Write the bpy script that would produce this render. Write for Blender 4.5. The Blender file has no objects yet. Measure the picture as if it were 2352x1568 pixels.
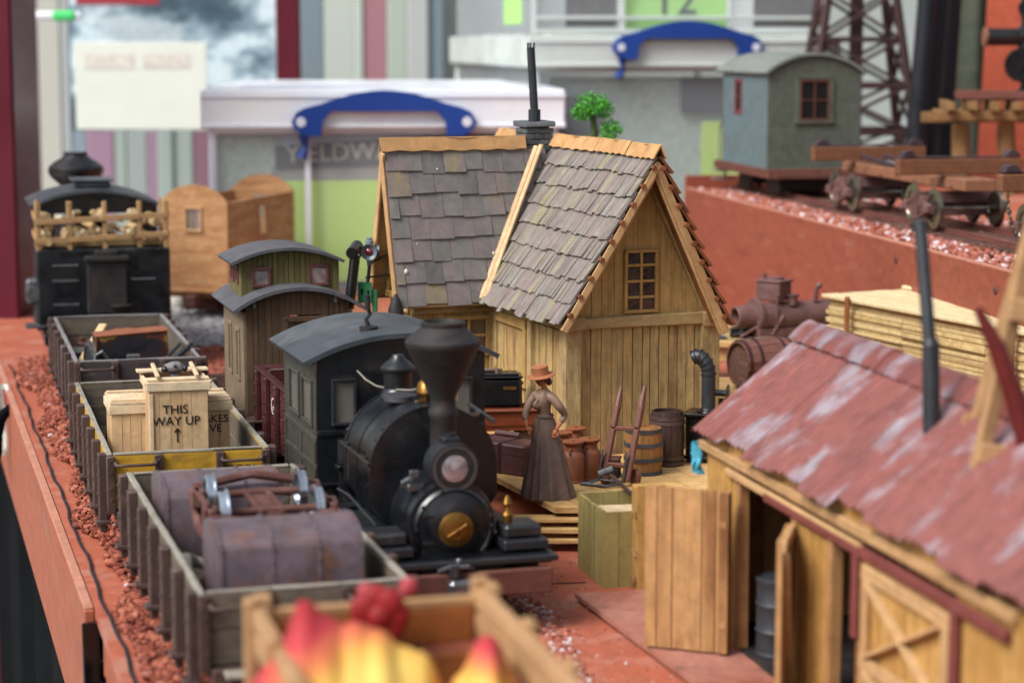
import bpy, math, random
from mathutils import Vector, Matrix, noise as mnoise
random.seed(7)
R=math.radians
sc=bpy.context.scene
COL=sc.collection
# ------------------------------------------------ camera, world, sun
F_PX=5000.0; PITCH=math.atan(684/5000.0); CAMH=3.0
cam=bpy.data.cameras.new('camera'); co=bpy.data.objects.new('camera',cam); COL.objects.link(co)
co.location=(0,0,CAMH); co.rotation_euler=(R(90)-PITCH,0,0)
cam.sensor_width=36; cam.lens=36*F_PX/2352; cam.clip_start=.1; cam.clip_end=400
cam.dof.use_dof=True; cam.dof.focus_distance=14.1; cam.dof.aperture_fstop=.95; cam.dof.aperture_blades=9
sc.camera=co
W=bpy.data.worlds.new('World'); sc.world=W; W.use_nodes=True
nt=W.node_tree; sky=nt.nodes.new('ShaderNodeTexSky'); sky.sky_type='NISHITA'; sky.sun_disc=False
SUN_EL,SUN_AZ=R(48),R(-128)
sky.sun_elevation=SUN_EL; sky.sun_rotation=SUN_AZ; sky.dust_density=4; sky.ozone_density=.6; sky.air_density=1.0
bg=nt.nodes['Background']; hs=nt.nodes.new('ShaderNodeHueSaturation'); hs.inputs['Saturation'].default_value=.45; nt.links.new(sky.outputs[0],hs.inputs['Color']); nt.links.new(hs.outputs[0],bg.inputs[0]); bg.inputs[1].default_value=.125
sl=bpy.data.lights.new('sun','SUN'); sl.energy=2.6; sl.angle=R(30); sl.color=(1,.985,.965)
so=bpy.data.objects.new('sun',sl); COL.objects.link(so)
sd=Vector((math.sin(SUN_AZ)*math.cos(SUN_EL),math.cos(SUN_AZ)*math.cos(SUN_EL),math.sin(SUN_EL)))
so.rotation_euler=sd.to_track_quat('Z','Y').to_euler(); so.location=(0,0,30)
sc.view_settings.view_transform='Standard'; sc.view_settings.look='None'
sc.view_settings.exposure=.64; sc.view_settings.gamma=1; sc.view_settings.use_curve_mapping=False
sc.render.engine='CYCLES'

# ------------------------------------------------ anchors measured on the real layout
_c,_s=math.cos(PITCH),math.sin(PITCH)
def _ray(u,v):
    x=(u-1176)/F_PX; y=(784-v)/F_PX
    return (x,_c+y*_s,-_s+y*_c)
def G(u,v,z):
    d=_ray(u,v); t=(z-CAMH)/d[2]; return Vector((d[0]*t,d[1]*t,z))
def Yp(u,v,Y):
    d=_ray(u,v); t=Y/d[1]; return Vector((d[0]*t,Y,CAMH+d[2]*t))

# ------------------------------------------------ mesh builder
def _chtopo():
    C=[(x,y,z) for z in(-1,1) for y in(-1,1) for x in(-1,1)]
    pos={}
    vid=[(i,k) for i in range(8) for k in range(3)]
    idx={q:n for n,q in enumerate(vid)}
    def p(q):
        i,k=q; return Vector([C[i][a]*(1 if a==k else .8) for a in range(3)])
    fs=[]
    for k in range(3):
        a,b=[q for q in range(3) if q!=k]
        for s in(-1,1):
            cs=[i for i in range(8) if C[i][k]==s]
            cs.sort(key=lambda i: math.atan2(C[i][b],C[i][a]))
            fs.append([(i,k) for i in cs])
    for i in range(8):
        for a in range(3):
            if C[i][a]==-1:
                j=[q for q in range(8) if all((C[q][e]==C[i][e]) != (e==a) for e in range(3))][0]
                b,c=[q for q in range(3) if q!=a]
                fs.append([(i,b),(j,b),(j,c),(i,c)])
        fs.append([(i,0),(i,1),(i,2)])
    out=[]
    for f in fs:
        P=[p(q) for q in f]; n=(P[1]-P[0]).cross(P[2]-P[0]); ce=sum(P,Vector())/len(P)
        if n.dot(ce)<0: f=f[::-1]
        out.append(tuple(idx[q] for q in f))
    return C,vid,out
_CC,_VID,_CHF=_chtopo()
def mat_from(x,y,z,o=(0,0,0)):
    return Matrix(((x[0],y[0],z[0],o[0]),(x[1],y[1],z[1],o[1]),(x[2],y[2],z[2],o[2]),(0,0,0,1)))
def axis_m(p0,p1):
    d=Vector(p1)-Vector(p0); q=d.to_track_quat('Z','Y').to_matrix().to_4x4()
    return Matrix.Translation(p0)@q, d.length
T=lambda x,y,z: Matrix.Translation((x,y,z))
def RZ(a): return Matrix.Rotation(R(a),4,'Z')
def RX(a): return Matrix.Rotation(R(a),4,'X')
def RY(a): return Matrix.Rotation(R(a),4,'Y')
SPLIT={'box_edge','engine_fittings','batten_ends','head','bench_frame','end_wall','door_jamb','tank_rim','corner_post','legs','trestle_posts','grab_rails','pipe_rib','cart_wheel','bearer','batten','screw_hole','base_screw','cleat','roof_bracket','side_frame','gable_brace','axle_box','truck','step_leg','wing_wall','back_wall','rear_walls','open_door','hinge_stile','ribs','rivet','slot','dark_spots','eyes','trunk_strap','dark_card','green_card','brown_card','crate_batten','cross_rails','door_batten','tension_rod','soffit','barge_board','valley_strip','toe_iron','stripe','red_lintel','bogie_frame','round_plate','small_bud','end_steps','wing_gable','wing_frame','cross_bar','slatted_side','end_rail','eave_beam','rails','trestle_beams','window_surround','driving_wheels','pipework','side_rod','cab_wall','long_wall','side_wall','smoke_box','lookout_wall'}
class MB:
    def __init__(s,M=None): s.v=[];s.f=[];s.g=[];s.r=[];s.M=M;s.rng=[]
    def add(s,vs,fs,gs=None,r=None,M=None,off=True):
        b=len(s.v); r=random.random() if r is None else r
        o=Vector((random.random()*37,random.random()*37,random.random()*37)) if off else Vector()
        for i,p in enumerate(vs):
            p=Vector(p); g=Vector(gs[i]) if gs else p
            s.g.append(g+o); s.r.append(r)
            if M is not None: p=M@p
            if s.M is not None: p=s.M@p
            s.v.append(p)
        f0=len(s.f)
        for f in fs: s.f.append(tuple(b+i for i in f))
        s.rng.append((b,len(s.v),f0,len(s.f)))
    def box(s,c,sz,rot=None,ch=None,jit=0,r=None,M=None):
        h=[max(q,1e-4)/2 for q in sz]
        if ch is None: ch=min(.006,min(h)*.35)
        ordr=sorted(range(3),key=lambda a:-sz[a])
        jt={i:Vector([random.uniform(-jit,jit) for _ in range(3)]) for i in range(8)} if jit else None
        vs=[];gs=[]
        for i,k in _VID:
            p=Vector([_CC[i][a]*(h[a] if a==k else h[a]-ch) for a in range(3)])
            gs.append((p[ordr[0]],p[ordr[1]],p[ordr[2]]))
            if jt: p=p+jt[i]
            vs.append(p)
        m=T(*c)
        if rot: m=m@Matrix.Rotation(R(rot[2]),4,'Z')@Matrix.Rotation(R(rot[1]),4,'Y')@Matrix.Rotation(R(rot[0]),4,'X')
        if M is not None: m=M@m
        s.add(vs,_CHF,gs,r,m)
    def bar(s,p0,p1,w,t,ch=None,jit=0,up=(0,0,1),r=None,M=None):
        p0=Vector(p0);p1=Vector(p1); d=p1-p0; L=d.length; x=d.normalized(); u=Vector(up)
        y=u.cross(x)
        if y.length<1e-4: y=Vector((0,1,0)).cross(x)
        y.normalize(); z=x.cross(y)
        m=mat_from(x,y,z,(p0+p1)/2)
        if M is not None: m=M@m
        s.box((0,0,0),(L,w,t),ch=ch,jit=jit,r=r,M=m)
    def hexa(s,vs,long=2,r=None,M=None,off=True):
        o={2:(2,0,1),0:(0,1,2),1:(1,0,2)}[long]
        gs=[(p[o[0]],p[o[1]],p[o[2]]) for p in vs]
        s.add(vs,[(0,3,2,1),(4,5,6,7),(0,1,5,4),(1,2,6,5),(2,3,7,6),(3,0,4,7)],gs,r,M,off)
    def lathe(s,prof,c=(0,0,0),n=24,M=None,r=None,cap=True,fn=None):
        vs=[];fs=[];gs=[];m=len(prof)
        for j,(rr,z) in enumerate(prof):
            for i in range(n):
                a=2*math.pi*i/n; q=rr*(fn(a,z) if fn else 1)
                vs.append((q*math.cos(a),q*math.sin(a),z)); gs.append((z,a*max(rr,.02),rr))
        for j in range(m-1):
            for i in range(n):
                k=(i+1)%n; fs.append((j*n+i,j*n+k,(j+1)*n+k,(j+1)*n+i))
        if cap:
            if prof[0][0]>1e-5: fs.append(tuple(range(n))[::-1])
            if prof[-1][0]>1e-5: fs.append(tuple(range((m-1)*n,m*n)))
        mm=T(*c)
        if M is not None: mm=M@mm
        s.add(vs,fs,gs,r,mm)
    def cyl(s,p0,p1,r0,r1=None,n=16,r=None,M=None,ch=0):
        r1=r0 if r1 is None else r1
        m,L=axis_m(p0,p1)
        if M is not None: m=M@m
        pr=[(r0,0),(r1,L)]
        if ch: pr=[(r0-ch,0),(r0,ch),(r1,L-ch),(r1-ch,L)]
        s.lathe(pr,n=n,M=m,r=r)
    def tube(s,pts,rad,n=8,r=None,M=None):
        pts=[Vector(p) for p in pts]; vs=[];fs=[];gs=[]; L=0
        rads=rad if isinstance(rad,(list,tuple)) else [rad]*len(pts)
        prev=None
        for j,p in enumerate(pts):
            t=(pts[min(j+1,len(pts)-1)]-pts[max(j-1,0)])
            if t.length<1e-9: t=Vector((0,0,1))
            t.normalize()
            if prev is None:
                a=Vector((0,0,1)) if abs(t.z)<.9 else Vector((1,0,0))
                x=a.cross(t).normalized()
            else:
                x=(prev-t*prev.dot(t)).normalized()
            prev=x; y=t.cross(x)
            if j: L+=(p-pts[j-1]).length
            for i in range(n):
                a=2*math.pi*i/n
                vs.append(p+(x*math.cos(a)+y*math.sin(a))*rads[j]); gs.append((L,a*rads[j],0))
        for j in range(len(pts)-1):
            for i in range(n):
                k=(i+1)%n; fs.append((j*n+i,j*n+k,(j+1)*n+k,(j+1)*n+i))
        fs.append(tuple(range(n))[::-1]); fs.append(tuple(range((len(pts)-1)*n,len(pts)*n)))
        s.add(vs,fs,gs,r,M)
    def prism(s,poly,y0,y1,M=None,r=None,long=0):
        n=len(poly); vs=[(p[0],y0,p[1]) for p in poly]+[(p[0],y1,p[1]) for p in poly]
        fs=[tuple(range(n)),tuple(range(n,2*n))[::-1]]+[(i,i+n,(i+1)%n+n,(i+1)%n) for i in range(n)]
        o={0:(0,2,1),2:(2,0,1),1:(1,0,2)}[long]
        s.add(vs,fs,[(p[o[0]],p[o[1]],p[o[2]]) for p in vs],r,M,off=(long!=2))
    def ball(s,c,rad,sq=(1,1,1),n=12,M=None,r=None,fn=None):
        vs=[];fs=[];m=n//2+1
        for j in range(m):
            ph=math.pi*j/(m-1)
            for i in range(n):
                a=2*math.pi*i/n
                d=Vector((math.sin(ph)*math.cos(a),math.sin(ph)*math.sin(a),math.cos(ph)))
                k=fn(d) if fn else 1
                vs.append((c[0]+d.x*rad*sq[0]*k,c[1]+d.y*rad*sq[1]*k,c[2]+d.z*rad*sq[2]*k))
        for j in range(m-1):
            for i in range(n):
                k=(i+1)%n; fs.append((j*n+i,(j+1)*n+i,(j+1)*n+k,j*n+k))
        s.add(vs,fs,None,r,M)
    def rock(s,c,rad,sq=None,r=None):
        sq=sq or (random.uniform(.7,1.3),random.uniform(.7,1.3),random.uniform(.5,.9))
        rot=Matrix.Rotation(random.random()*6.28,3,'Z')@Matrix.Rotation(random.uniform(-.5,.5),3,'X')
        ico=[(0,0,1),(.894,0,.447),(.276,.851,.447),(-.724,.526,.447),(-.724,-.526,.447),(.276,-.851,.447),(.724,.526,-.447),(-.276,.851,-.447),(-.894,0,-.447),(-.276,-.851,-.447),(.724,-.526,-.447),(0,0,-1)]
        F=[(0,1,2),(0,2,3),(0,3,4),(0,4,5),(0,5,1),(1,6,2),(2,7,3),(3,8,4),(4,9,5),(5,10,1),(6,7,2),(7,8,3),(8,9,4),(9,10,5),(10,6,1),(11,7,6),(11,8,7),(11,9,8),(11,10,9),(11,6,10)]
        vs=[]
        for p in ico:
            k=rad*random.uniform(.7,1.15)
            q=rot@Vector((p[0]*sq[0]*k,p[1]*sq[1]*k,p[2]*sq[2]*k)); vs.append(q+Vector(c))
        s.add(vs,F,None,r)
    def grid(s,fn,nu,nv,thick=0,M=None,r=None,off=True):
        vs=[];gs=[]
        for j in range(nv+1):
            for i in range(nu+1):
                vs.append(Vector(fn(i/nu,j/nv)))
        fs=[(j*(nu+1)+i,j*(nu+1)+i+1,(j+1)*(nu+1)+i+1,(j+1)*(nu+1)+i) for j in range(nv) for i in range(nu)]
        if thick:
            nn=[Vector() for _ in vs]
            for f in fs:
                q=(vs[f[1]]-vs[f[0]]).cross(vs[f[3]]-vs[f[0]])
                for i in f: nn[i]+=q
            N=len(vs); vs2=[vs[i]-nn[i].normalized()*thick for i in range(N)]
            vs+=vs2
            fs+= [tuple(N+i for i in f[::-1]) for f in fs]
            bd=[i for i in range(nu)]+[nu+j*(nu+1) for j in range(nv)]+[nv*(nu+1)+i for i in range(nu,0,-1)]+[j*(nu+1) for j in range(nv,0,-1)]
            for a,b in zip(bd,bd[1:]+bd[:1]): fs.append((b,a,N+a,N+b))
        s.add(vs,fs,None,r,M,off)
    def build(s,name,mat,parent=None,smooth=35):
        if name in SPLIT and parent is not None:
            n=len(s.rng); bb=[]
            for (v0,v1,f0,f1) in s.rng:
                P=s.v[v0:v1]; bb.append([min(p[i] for p in P)-.004 for i in range(3)]+[max(p[i] for p in P)+.004 for i in range(3)])
            lab=list(range(n))
            def fd(i):
                while lab[i]!=i: i=lab[i]
                return i
            for i in range(n):
                for j in range(i):
                    if all(bb[i][k]<=bb[j][k+3] and bb[j][k]<=bb[i][k+3] for k in range(3)): lab[fd(i)]=fd(j)
            gr={}
            for i in range(n): gr.setdefault(fd(i),[]).append(i)
            if len(gr)>1:
                res=[]
                for ids in gr.values():
                    q=MB()
                    for i in ids:
                        v0,v1,f0,f1=s.rng[i]; o=len(q.v)-v0
                        q.v+=s.v[v0:v1]; q.g+=s.g[v0:v1]; q.r+=s.r[v0:v1]; q.f+=[tuple(a+o for a in f) for f in s.f[f0:f1]]
                    res.append(q._build(name,mat,parent,smooth))
                return res[0]
        return s._build(name,mat,parent,smooth)
    def _build(s,name,mat,parent=None,smooth=35):
        me=bpy.data.meshes.new(name); me.from_pydata([tuple(p) for p in s.v],[],s.f)
        a=me.attributes.new('gv','FLOAT_VECTOR','POINT'); a.data.foreach_set('vector',[q for g in s.g for q in g])
        a=me.attributes.new('rnd','FLOAT','POINT'); a.data.foreach_set('value',s.r)
        me.materials.append(mat); me.update()
        if len(me.polygons)<60000:
            import bmesh
            bm=bmesh.new(); bm.from_mesh(me); bmesh.ops.recalc_face_normals(bm,faces=bm.faces); bm.to_mesh(me); bm.free()
        if smooth:
            me.shade_smooth(); me.set_sharp_from_angle(angle=R(smooth))
        o=bpy.data.objects.new(name,me); COL.objects.link(o)
        if parent is not None: o.parent=parent
        return o
def props(o,label=None,cat=None,group=None,kind=None):
    if label: o['label']=label
    if cat: o['category']=cat
    if group: o['group']=group
    if kind: o['kind']=kind
    return o
def thing(name,label,cat,loc=(0,0,0),rz=0,group=None):
    o=bpy.data.objects.new(name,None); COL.objects.link(o); o.location=loc; o.rotation_euler=(0,0,R(rz))
    o.empty_display_size=.1
    return props(o,label,cat,group)
def dup(root,loc,rz,label=None):
    r=root.copy(); COL.objects.link(r); r.location=loc; r.rotation_euler=(0,0,R(rz))
    if label: r['label']=label
    for ch in list(root.children):
        c=ch.copy(); COL.objects.link(c); c.parent=r
        for g in list(ch.children):
            d=g.copy(); COL.objects.link(d); d.parent=c
    return r
def solo(mb,name,mat,label,cat,loc=(0,0,0),rz=0,group=None,smooth=35,kind=None):
    o=mb.build(name,mat,None,smooth); o.location=loc; o.rotation_euler=(0,0,R(rz)); return props(o,label,cat,group,kind)
def text_obj(txt,size,mat,parent,M,name='lettering',ext=.0015,align='CENTER'):
    cu=bpy.data.curves.new('t','FONT'); cu.body=txt; cu.size=size; cu.extrude=ext; cu.align_x=align; cu.resolution_u=3; cu.space_line=.85
    ob=bpy.data.objects.new('t',cu); COL.objects.link(ob)
    bpy.context.view_layer.update()
    me=bpy.data.meshes.new_from_object(ob.evaluated_get(bpy.context.evaluated_depsgraph_get()))
    bpy.data.objects.remove(ob); bpy.data.curves.remove(cu)
    me.transform(M); me.materials.clear(); me.materials.append(mat); me.name=name
    o=bpy.data.objects.new(name,me); COL.objects.link(o); o.parent=parent
    return o
FRONT=Matrix.Rotation(R(90),4,'X')   # text facing -y

# ------------------------------------------------ materials
def lin(h):
    h=h.lstrip('#'); o=[]
    for i in (0,2,4):
        c=int(h[i:i+2],16)/255; o.append(c/12.92 if c<=.04045 else ((c+.055)/1.055)**2.4)
    g=.3*o[0]+.55*o[1]+.15*o[2]; k=.96
    q=ALB[0]
    return (min(.9,(g+(o[0]-g)*k)*q),min(.9,(g+(o[1]-g)*k)*q),min(.9,(g+(o[2]-g)*k)*q),1)
ALB=[1.0]
BRIGHT={'milky_plastic','milky_plastic_lid','greenish_plastic_lid','lime_card','bright_lime_card','teal_grey_card','window_reflection_paint','grey_back_wall','painted_skin','brown_skirt','brown_bodice','grey_card','green_sticker','wall_planks','gable_planks','beam_wood','beige_letters'}
DIM={'red_cloth','red_strip','red_baseboard_paint','red_fascia_paint','red_sawn_edge','roof_grey','red_dusty_plate','sawn_lumber','sawn_lumber_top','orange_straw_hat','crate_pine','crate_pine_lid','terracotta_paint','red_gravel','purple_grey','pine_plywood','valley_strip','roof_felt','split_logs','worn_rim'}
def mk(name,cols,scale=(1,1,1),kr=.5,rough=.7,metal=0,bump=.3,bd=.01,dirt=None,spec=.3,nd=5,coat=0,milky=None,trans=0,crisp=False,band=None,spk=11,spa=.28):
    ALB[0]=1.12 if name in BRIGHT else (.72 if name in DIM else .88)
    m=bpy.data.materials.new(name); m.use_nodes=True; n=m.node_tree; N=n.nodes; L=n.links
    b=N['Principled BSDF']; out=N['Material Output']
    at=N.new('ShaderNodeAttribute'); at.attribute_name='gv'
    rn=N.new('ShaderNodeAttribute'); rn.attribute_name='rnd'
    vm=N.new('ShaderNodeVectorMath'); vm.operation='MULTIPLY'; vm.inputs[1].default_value=scale; L.new(at.outputs['Vector'],vm.inputs[0])
    no=N.new('ShaderNodeTexNoise'); no.inputs['Scale'].default_value=1; no.inputs['Detail'].default_value=nd; no.inputs['Roughness'].default_value=.6
    L.new(vm.outputs[0],no.inputs['Vector'])
    mr=N.new('ShaderNodeMapRange'); mr.inputs[1].default_value=.3; mr.inputs[2].default_value=.7; L.new(no.outputs[0],mr.inputs[0])
    a=N.new('ShaderNodeMath'); a.operation='MULTIPLY'; a.inputs[1].default_value=1-kr; L.new(mr.outputs[0],a.inputs[0])
    c=N.new('ShaderNodeMath'); c.operation='MULTIPLY_ADD'; c.inputs[1].default_value=kr; L.new(rn.outputs['Fac'],c.inputs[0]); L.new(a.outputs[0],c.inputs[2])
    rp=N.new('ShaderNodeValToRGB'); L.new(c.outputs[0],rp.inputs[0])
    if crisp: rp.color_ramp.interpolation='CONSTANT'
    el=rp.color_ramp.elements
    while len(el)<len(cols): el.new(.5)
    for i,h in enumerate(cols):
        if isinstance(h,tuple): el[i].position=h[0]; el[i].color=lin(h[1])
        else:
            el[i].position=(i/(max(1,len(cols)-1)) if len(cols)>1 else 0); el[i].color=lin(h)
    if len(cols)==1: el[1].color=lin(cols[0])
    col=rp.outputs[0]
    if dirt:
        dcol,amt,dsc=dirt[:3]; th=dirt[3] if len(dirt)>3 else .5
        n2=N.new('ShaderNodeTexNoise'); n2.inputs['Detail'].default_value=6; n2.inputs['Roughness'].default_value=.65
        if isinstance(dsc,tuple):
            v2=N.new('ShaderNodeVectorMath'); v2.operation='MULTIPLY'; v2.inputs[1].default_value=dsc; L.new(at.outputs['Vector'],v2.inputs[0]); L.new(v2.outputs[0],n2.inputs['Vector']); n2.inputs['Scale'].default_value=1
        else: n2.inputs['Scale'].default_value=dsc; L.new(at.outputs['Vector'],n2.inputs['Vector'])
        m2=N.new('ShaderNodeMapRange'); m2.inputs[1].default_value=th; m2.inputs[2].default_value=th+.12; m2.inputs[4].default_value=amt; L.new(n2.outputs[0],m2.inputs[0])
        mx=N.new('ShaderNodeMix'); mx.data_type='RGBA'; L.new(m2.outputs[0],mx.inputs[0]); L.new(col,mx.inputs[6]); mx.inputs[7].default_value=lin(dcol); col=mx.outputs[2]
    n3=N.new('ShaderNodeTexNoise'); n3.inputs['Scale'].default_value=spk; n3.inputs['Detail'].default_value=9; n3.inputs['Roughness'].default_value=.75; L.new(at.outputs['Vector'],n3.inputs['Vector'])
    m3=N.new('ShaderNodeMapRange'); m3.inputs[1].default_value=.32; m3.inputs[2].default_value=.68; m3.inputs[3].default_value=1-spa; m3.inputs[4].default_value=1+spa*.55; L.new(n3.outputs[0],m3.inputs[0])
    sm=N.new('ShaderNodeVectorMath'); sm.operation='SCALE'; L.new(col,sm.inputs[0]); L.new(m3.outputs[0],sm.inputs[3]); col=sm.outputs[0]
    L.new(col,b.inputs['Base Color'])
    r2=N.new('ShaderNodeMapRange'); r2.inputs[3].default_value=max(0,rough-.12); r2.inputs[4].default_value=min(1,rough+.12); L.new(mr.outputs[0],r2.inputs[0]); L.new(r2.outputs[0],b.inputs['Roughness'])
    b.inputs['Metallic'].default_value=metal; b.inputs['Specular IOR Level'].default_value=spec
    if coat: b.inputs['Coat Weight'].default_value=coat
    if trans: b.inputs['Transmission Weight'].default_value=trans
    if bump:
        bp=N.new('ShaderNodeBump'); bp.inputs['Strength'].default_value=bump; bp.inputs['Distance'].default_value=bd; L.new(no.outputs[0],bp.inputs['Height']); L.new(bp.outputs[0],b.inputs['Normal'])
    if milky is not None:
        tr=N.new('ShaderNodeBsdfTransparent'); ms=N.new('ShaderNodeMixShader'); ms.inputs[0].default_value=milky
        L.new(tr.outputs[0],ms.inputs[1]); L.new(b.outputs[0],ms.inputs[2]); L.new(ms.outputs[0],out.inputs[0])
    return m
GR=(2.5,32,32)
M={}
M['wall']=mk('wall_planks',['54402c','8f7046','a98a56','937c50','b2945e','74583e'],GR,.62,.8,0,.5,.012,dirt=('64503f',.7,(1.0,7,7),.53))
M['gable']=mk('gable_planks',['866a40','a08048','ac8c54','947648'],GR,.5,.8,0,.4,.01,dirt=('6f5636',.4,(1.2,5,5),.56))
M['beam']=mk('beam_wood',['6e563a','927a50','a2885c','7c6246'],(3,14,14),.35,.85,0,.8,.02,dirt=('5c4a3a',.5,(2,7,7),.54))
M['tan']=mk('fresh_wood',['a37c50','b48c5e','c29c6c','aa8256'],GR,.5,.7,0,.25,.006,dirt=('9a6c3c',.4,(1.5,9,9),.57))
M['ridge']=mk('ridge_card',['a67c4c','b88c5a','c29a68'],(2,9,9),.3,.7,0,.4,.01,dirt=('76543a',.6,(3,8,8),.57))
M['valley']=mk('valley_strip',['c69c6c','dab98c','e0c198'],(3,40,40),.2,.7,0,.5,.008)
M['trim']=mk('trim_wood',['9c7a42','b08a4e','b8955a'],GR,.4,.75,0,.3,.008)
M['sh_a']=mk('slate_shingle',[(0,'544e50'),(.25,'6a6564'),(.45,'746866'),(.6,'686864'),(.75,'776a66'),(.9,'7e7256'),(1,'867658')],(4,9,9),.62,.6,0,.25,.006,dirt=('8a7d5c',.4,(5,4,4),.6),spec=.4)
M['sh_b']=mk('cedar_shingle',[(0,'544a4a'),(.2,'716864'),(.4,'857d76'),(.55,'776864'),(.7,'828076'),(.88,'8c8060'),(1,'8f785a')],(4,26,26),.66,.6,0,.3,.006,dirt=('96896a',.35,(4,10,10),.6),spec=.4)
M['brownrail']=mk('varnish_batten',['6e4024','8a5430','573019'],(4,12,12),.4,.35,0,.2,.006,spec=.5)
M['stone']=mk('grey_stone',['3f4145','585b5e','4a4c50'],(8,8,8),.5,.8,0,.6,.02)
M['black']=mk('black_paint',['17191c','22252a','1b1d20'],(6,6,6),.3,.42,0,.2,.006,dirt=('4a4642',.45,7.0,.56),spec=.5)
M['blackgl']=mk('black_gloss',['0b0c0e','111316'],(5,5,5),.2,.25,0,.05,.004,spec=.6,dirt=('2a2a2c',.3,6.0,.6))
M['loco']=mk('loco_black',['090b0d','12161b','0c0f12'],(5,5,5),.2,.33,0,.15,.006,dirt=('453d37',.5,4.0,.55),spec=.55)
M['cabpaint']=mk('cab_paint',['33352f','403f38','2e302c'],(4,8,8),.3,.5,0,.2,.006,dirt=('55514a',.4,5.0,.56),spec=.45)
M['roofgrey']=mk('roof_grey',['343b41','424a51','3b434a'],(3,3,3),.2,.5,0,.15,.006,dirt=('646a6e',.5,2.2,.5),spec=.45)
M['roofcab']=mk('roof_felt',['4b4b50','5a5a60','515258'],(5,5,5),.2,.7,0,.3,.006,dirt=('7f7d7a',.35,4.0,.54))
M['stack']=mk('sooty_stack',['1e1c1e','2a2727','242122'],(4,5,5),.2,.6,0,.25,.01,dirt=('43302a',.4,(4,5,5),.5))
M['brass']=mk('brass',['74501f','9c7434'],(9,9,9),.2,.35,.8,.1,.004,dirt=('4a3218',.6,12.0,.52))
M['chrome']=mk('silver_metal',['a9b4c0','c5ced8'],(5,5,5),.2,.25,.9,.05,.003)
M['steel']=mk('worn_steel',['5d5f62','84868a'],(9,9,9),.4,.4,.8,.15,.004,dirt=('3c2c26',.6,9.0,.52))
M['glass']=mk('window_glass',['a09a8e','bcb6aa'],(3,3,3),.2,.08,0,0,.001,spec=.8,milky=.22,spa=.05)
M['dglass']=mk('dark_window_glass',['2a2220','4a3c36','3a302c'],(9,9,9),.4,.12,0,.25,.02,spec=.8)
M['lens']=mk('lamp_glass',['3d3436','a59a9c','6a5c5e'],(9,9,9),.1,.08,.2,.2,.02,spec=1,coat=1)
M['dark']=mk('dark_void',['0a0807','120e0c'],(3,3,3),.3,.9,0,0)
M['oldgreen']=mk('old_green_boards',['4b4426','5c5530','6a6134','4a3a26'],(2.5,30,30),.5,.75,0,.4,.008,dirt=('39401f',.6,(2,7,7),.54))
M['oldbrown']=mk('old_brown_boards',['4a3626','5a432e','524030','433224'],(2.5,30,30),.5,.75,0,.4,.008,dirt=('343a20',.5,(2,8,8),.57))
M['cabside']=mk('grey_brown_boards',['6c5c48','7d6c56'],(3,20,20),.3,.75,0,.3,.008)
M['maroonfr']=mk('maroon_window_frame',['5b3430','6b403a'],(6,20,20),.3,.6,0,.2)
M['maroon']=mk('maroon_boards',['41191b','521f22','4a2023'],(3,22,22),.35,.5,0,.35,.006,dirt=('6a4440',.4,(3,9,9),.57),spec=.45)
M['maroonm']=mk('maroon_metal',['3a1a1b','4d2425'],(8,8,8),.3,.45,0,.2,.005,dirt=('6d4a45',.4,8.0,.56),spec=.5)
M['wagbrown']=mk('wagon_brown_boards',['2e2725','40363a','372e2d'],(3,24,24),.35,.7,0,.6,.008,dirt=('6a5f5a',.45,(4,14,14),.56))
M['wagin']=mk('bare_weathered_boards',['483f37','665b4e','554b41'],(3,22,22),.4,.8,0,.6,.008,dirt=('5a4c3c',.4,(3,10,10),.56))
M['yellow']=mk('yellow_boards',['9a7418','b88d1c','a88020'],(3,22,22),.35,.6,0,.5,.008,dirt=('6a5320',.6,(3,10,10),.54))
M['rim']=mk('worn_rim',['7c766a','a39d90','8f897c'],(5,20,20),.4,.7,0,.4,.006)
M['rimgrey']=mk('worn_grey_rim',['6f6b6c','8a8788'],(5,20,20),.4,.7,0,.4,.006)
M['iron']=mk('brown_iron',['3d2c28','523d38','46332f'],(9,9,9),.4,.5,.2,.3,.006,dirt=('77625a',.5,10.0,.56),spec=.5)
M['rust']=mk('rusty_purple_metal',['54484d','6e6067','5f5157'],(4,4,4),.1,.5,.25,.35,.012,dirt=('7d5442',.75,4.5,.52),spa=.4,spk=7)
M['rustd']=mk('dark_rust',['4a2c27','5e3a33','6d4a42'],(7,7,7),.4,.65,.1,.4,.008,dirt=('7d5c56',.5,6.0,.54))
M['crate']=mk('crate_pine',['c79a66','d8b182','e0bd90','cfa572'],(2.5,28,28),.55,.7,0,.2,.004,dirt=('b0804c',.4,(2,10,10),.6))
M['crated']=mk('crate_pine_lid',['e0c39a','ead2ae'],(2.5,28,28),.55,.7,0,.2,.004)
M['ink']=mk('black_ink',['1a1612'],rough=.8,bump=0)
M['white']=mk('white_letter_paint',['cfcac0','dad6ce'],(20,20,20),.2,.7,0,.1)
M['pine']=mk('plywood_pine',['ad8054','bc9064','a87548','c29c70'],(11,1.6,1.6),.1,.55,0,.15,.004,dirt=('96592f',.6,(9,1.1,1.1),.56))
M['logs']=mk('split_logs',['9a7a50','c8aa78','dcc79c','8a6a44'],(6,6,6),.7,.8,0,.4,.01)
M['rack']=mk('rack_wood',['96754c','a9865a'],(3,26,26),.4,.75,0,.3,.006)
M['board']=mk('red_baseboard_paint',['b05a40','bd6549','b65f44'],(1.3,1.3,1.3),.0,.62,0,.12,.01,dirt=('c4907c',.6,2.2,.51),spec=.35)
M['fascia']=mk('red_fascia_paint',['a5563c','b06043','aa5a3f'],(1,4,4),.0,.6,0,.1,.008,dirt=('a8705a',.5,(1.2,5,5),.56),spec=.35)
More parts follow.
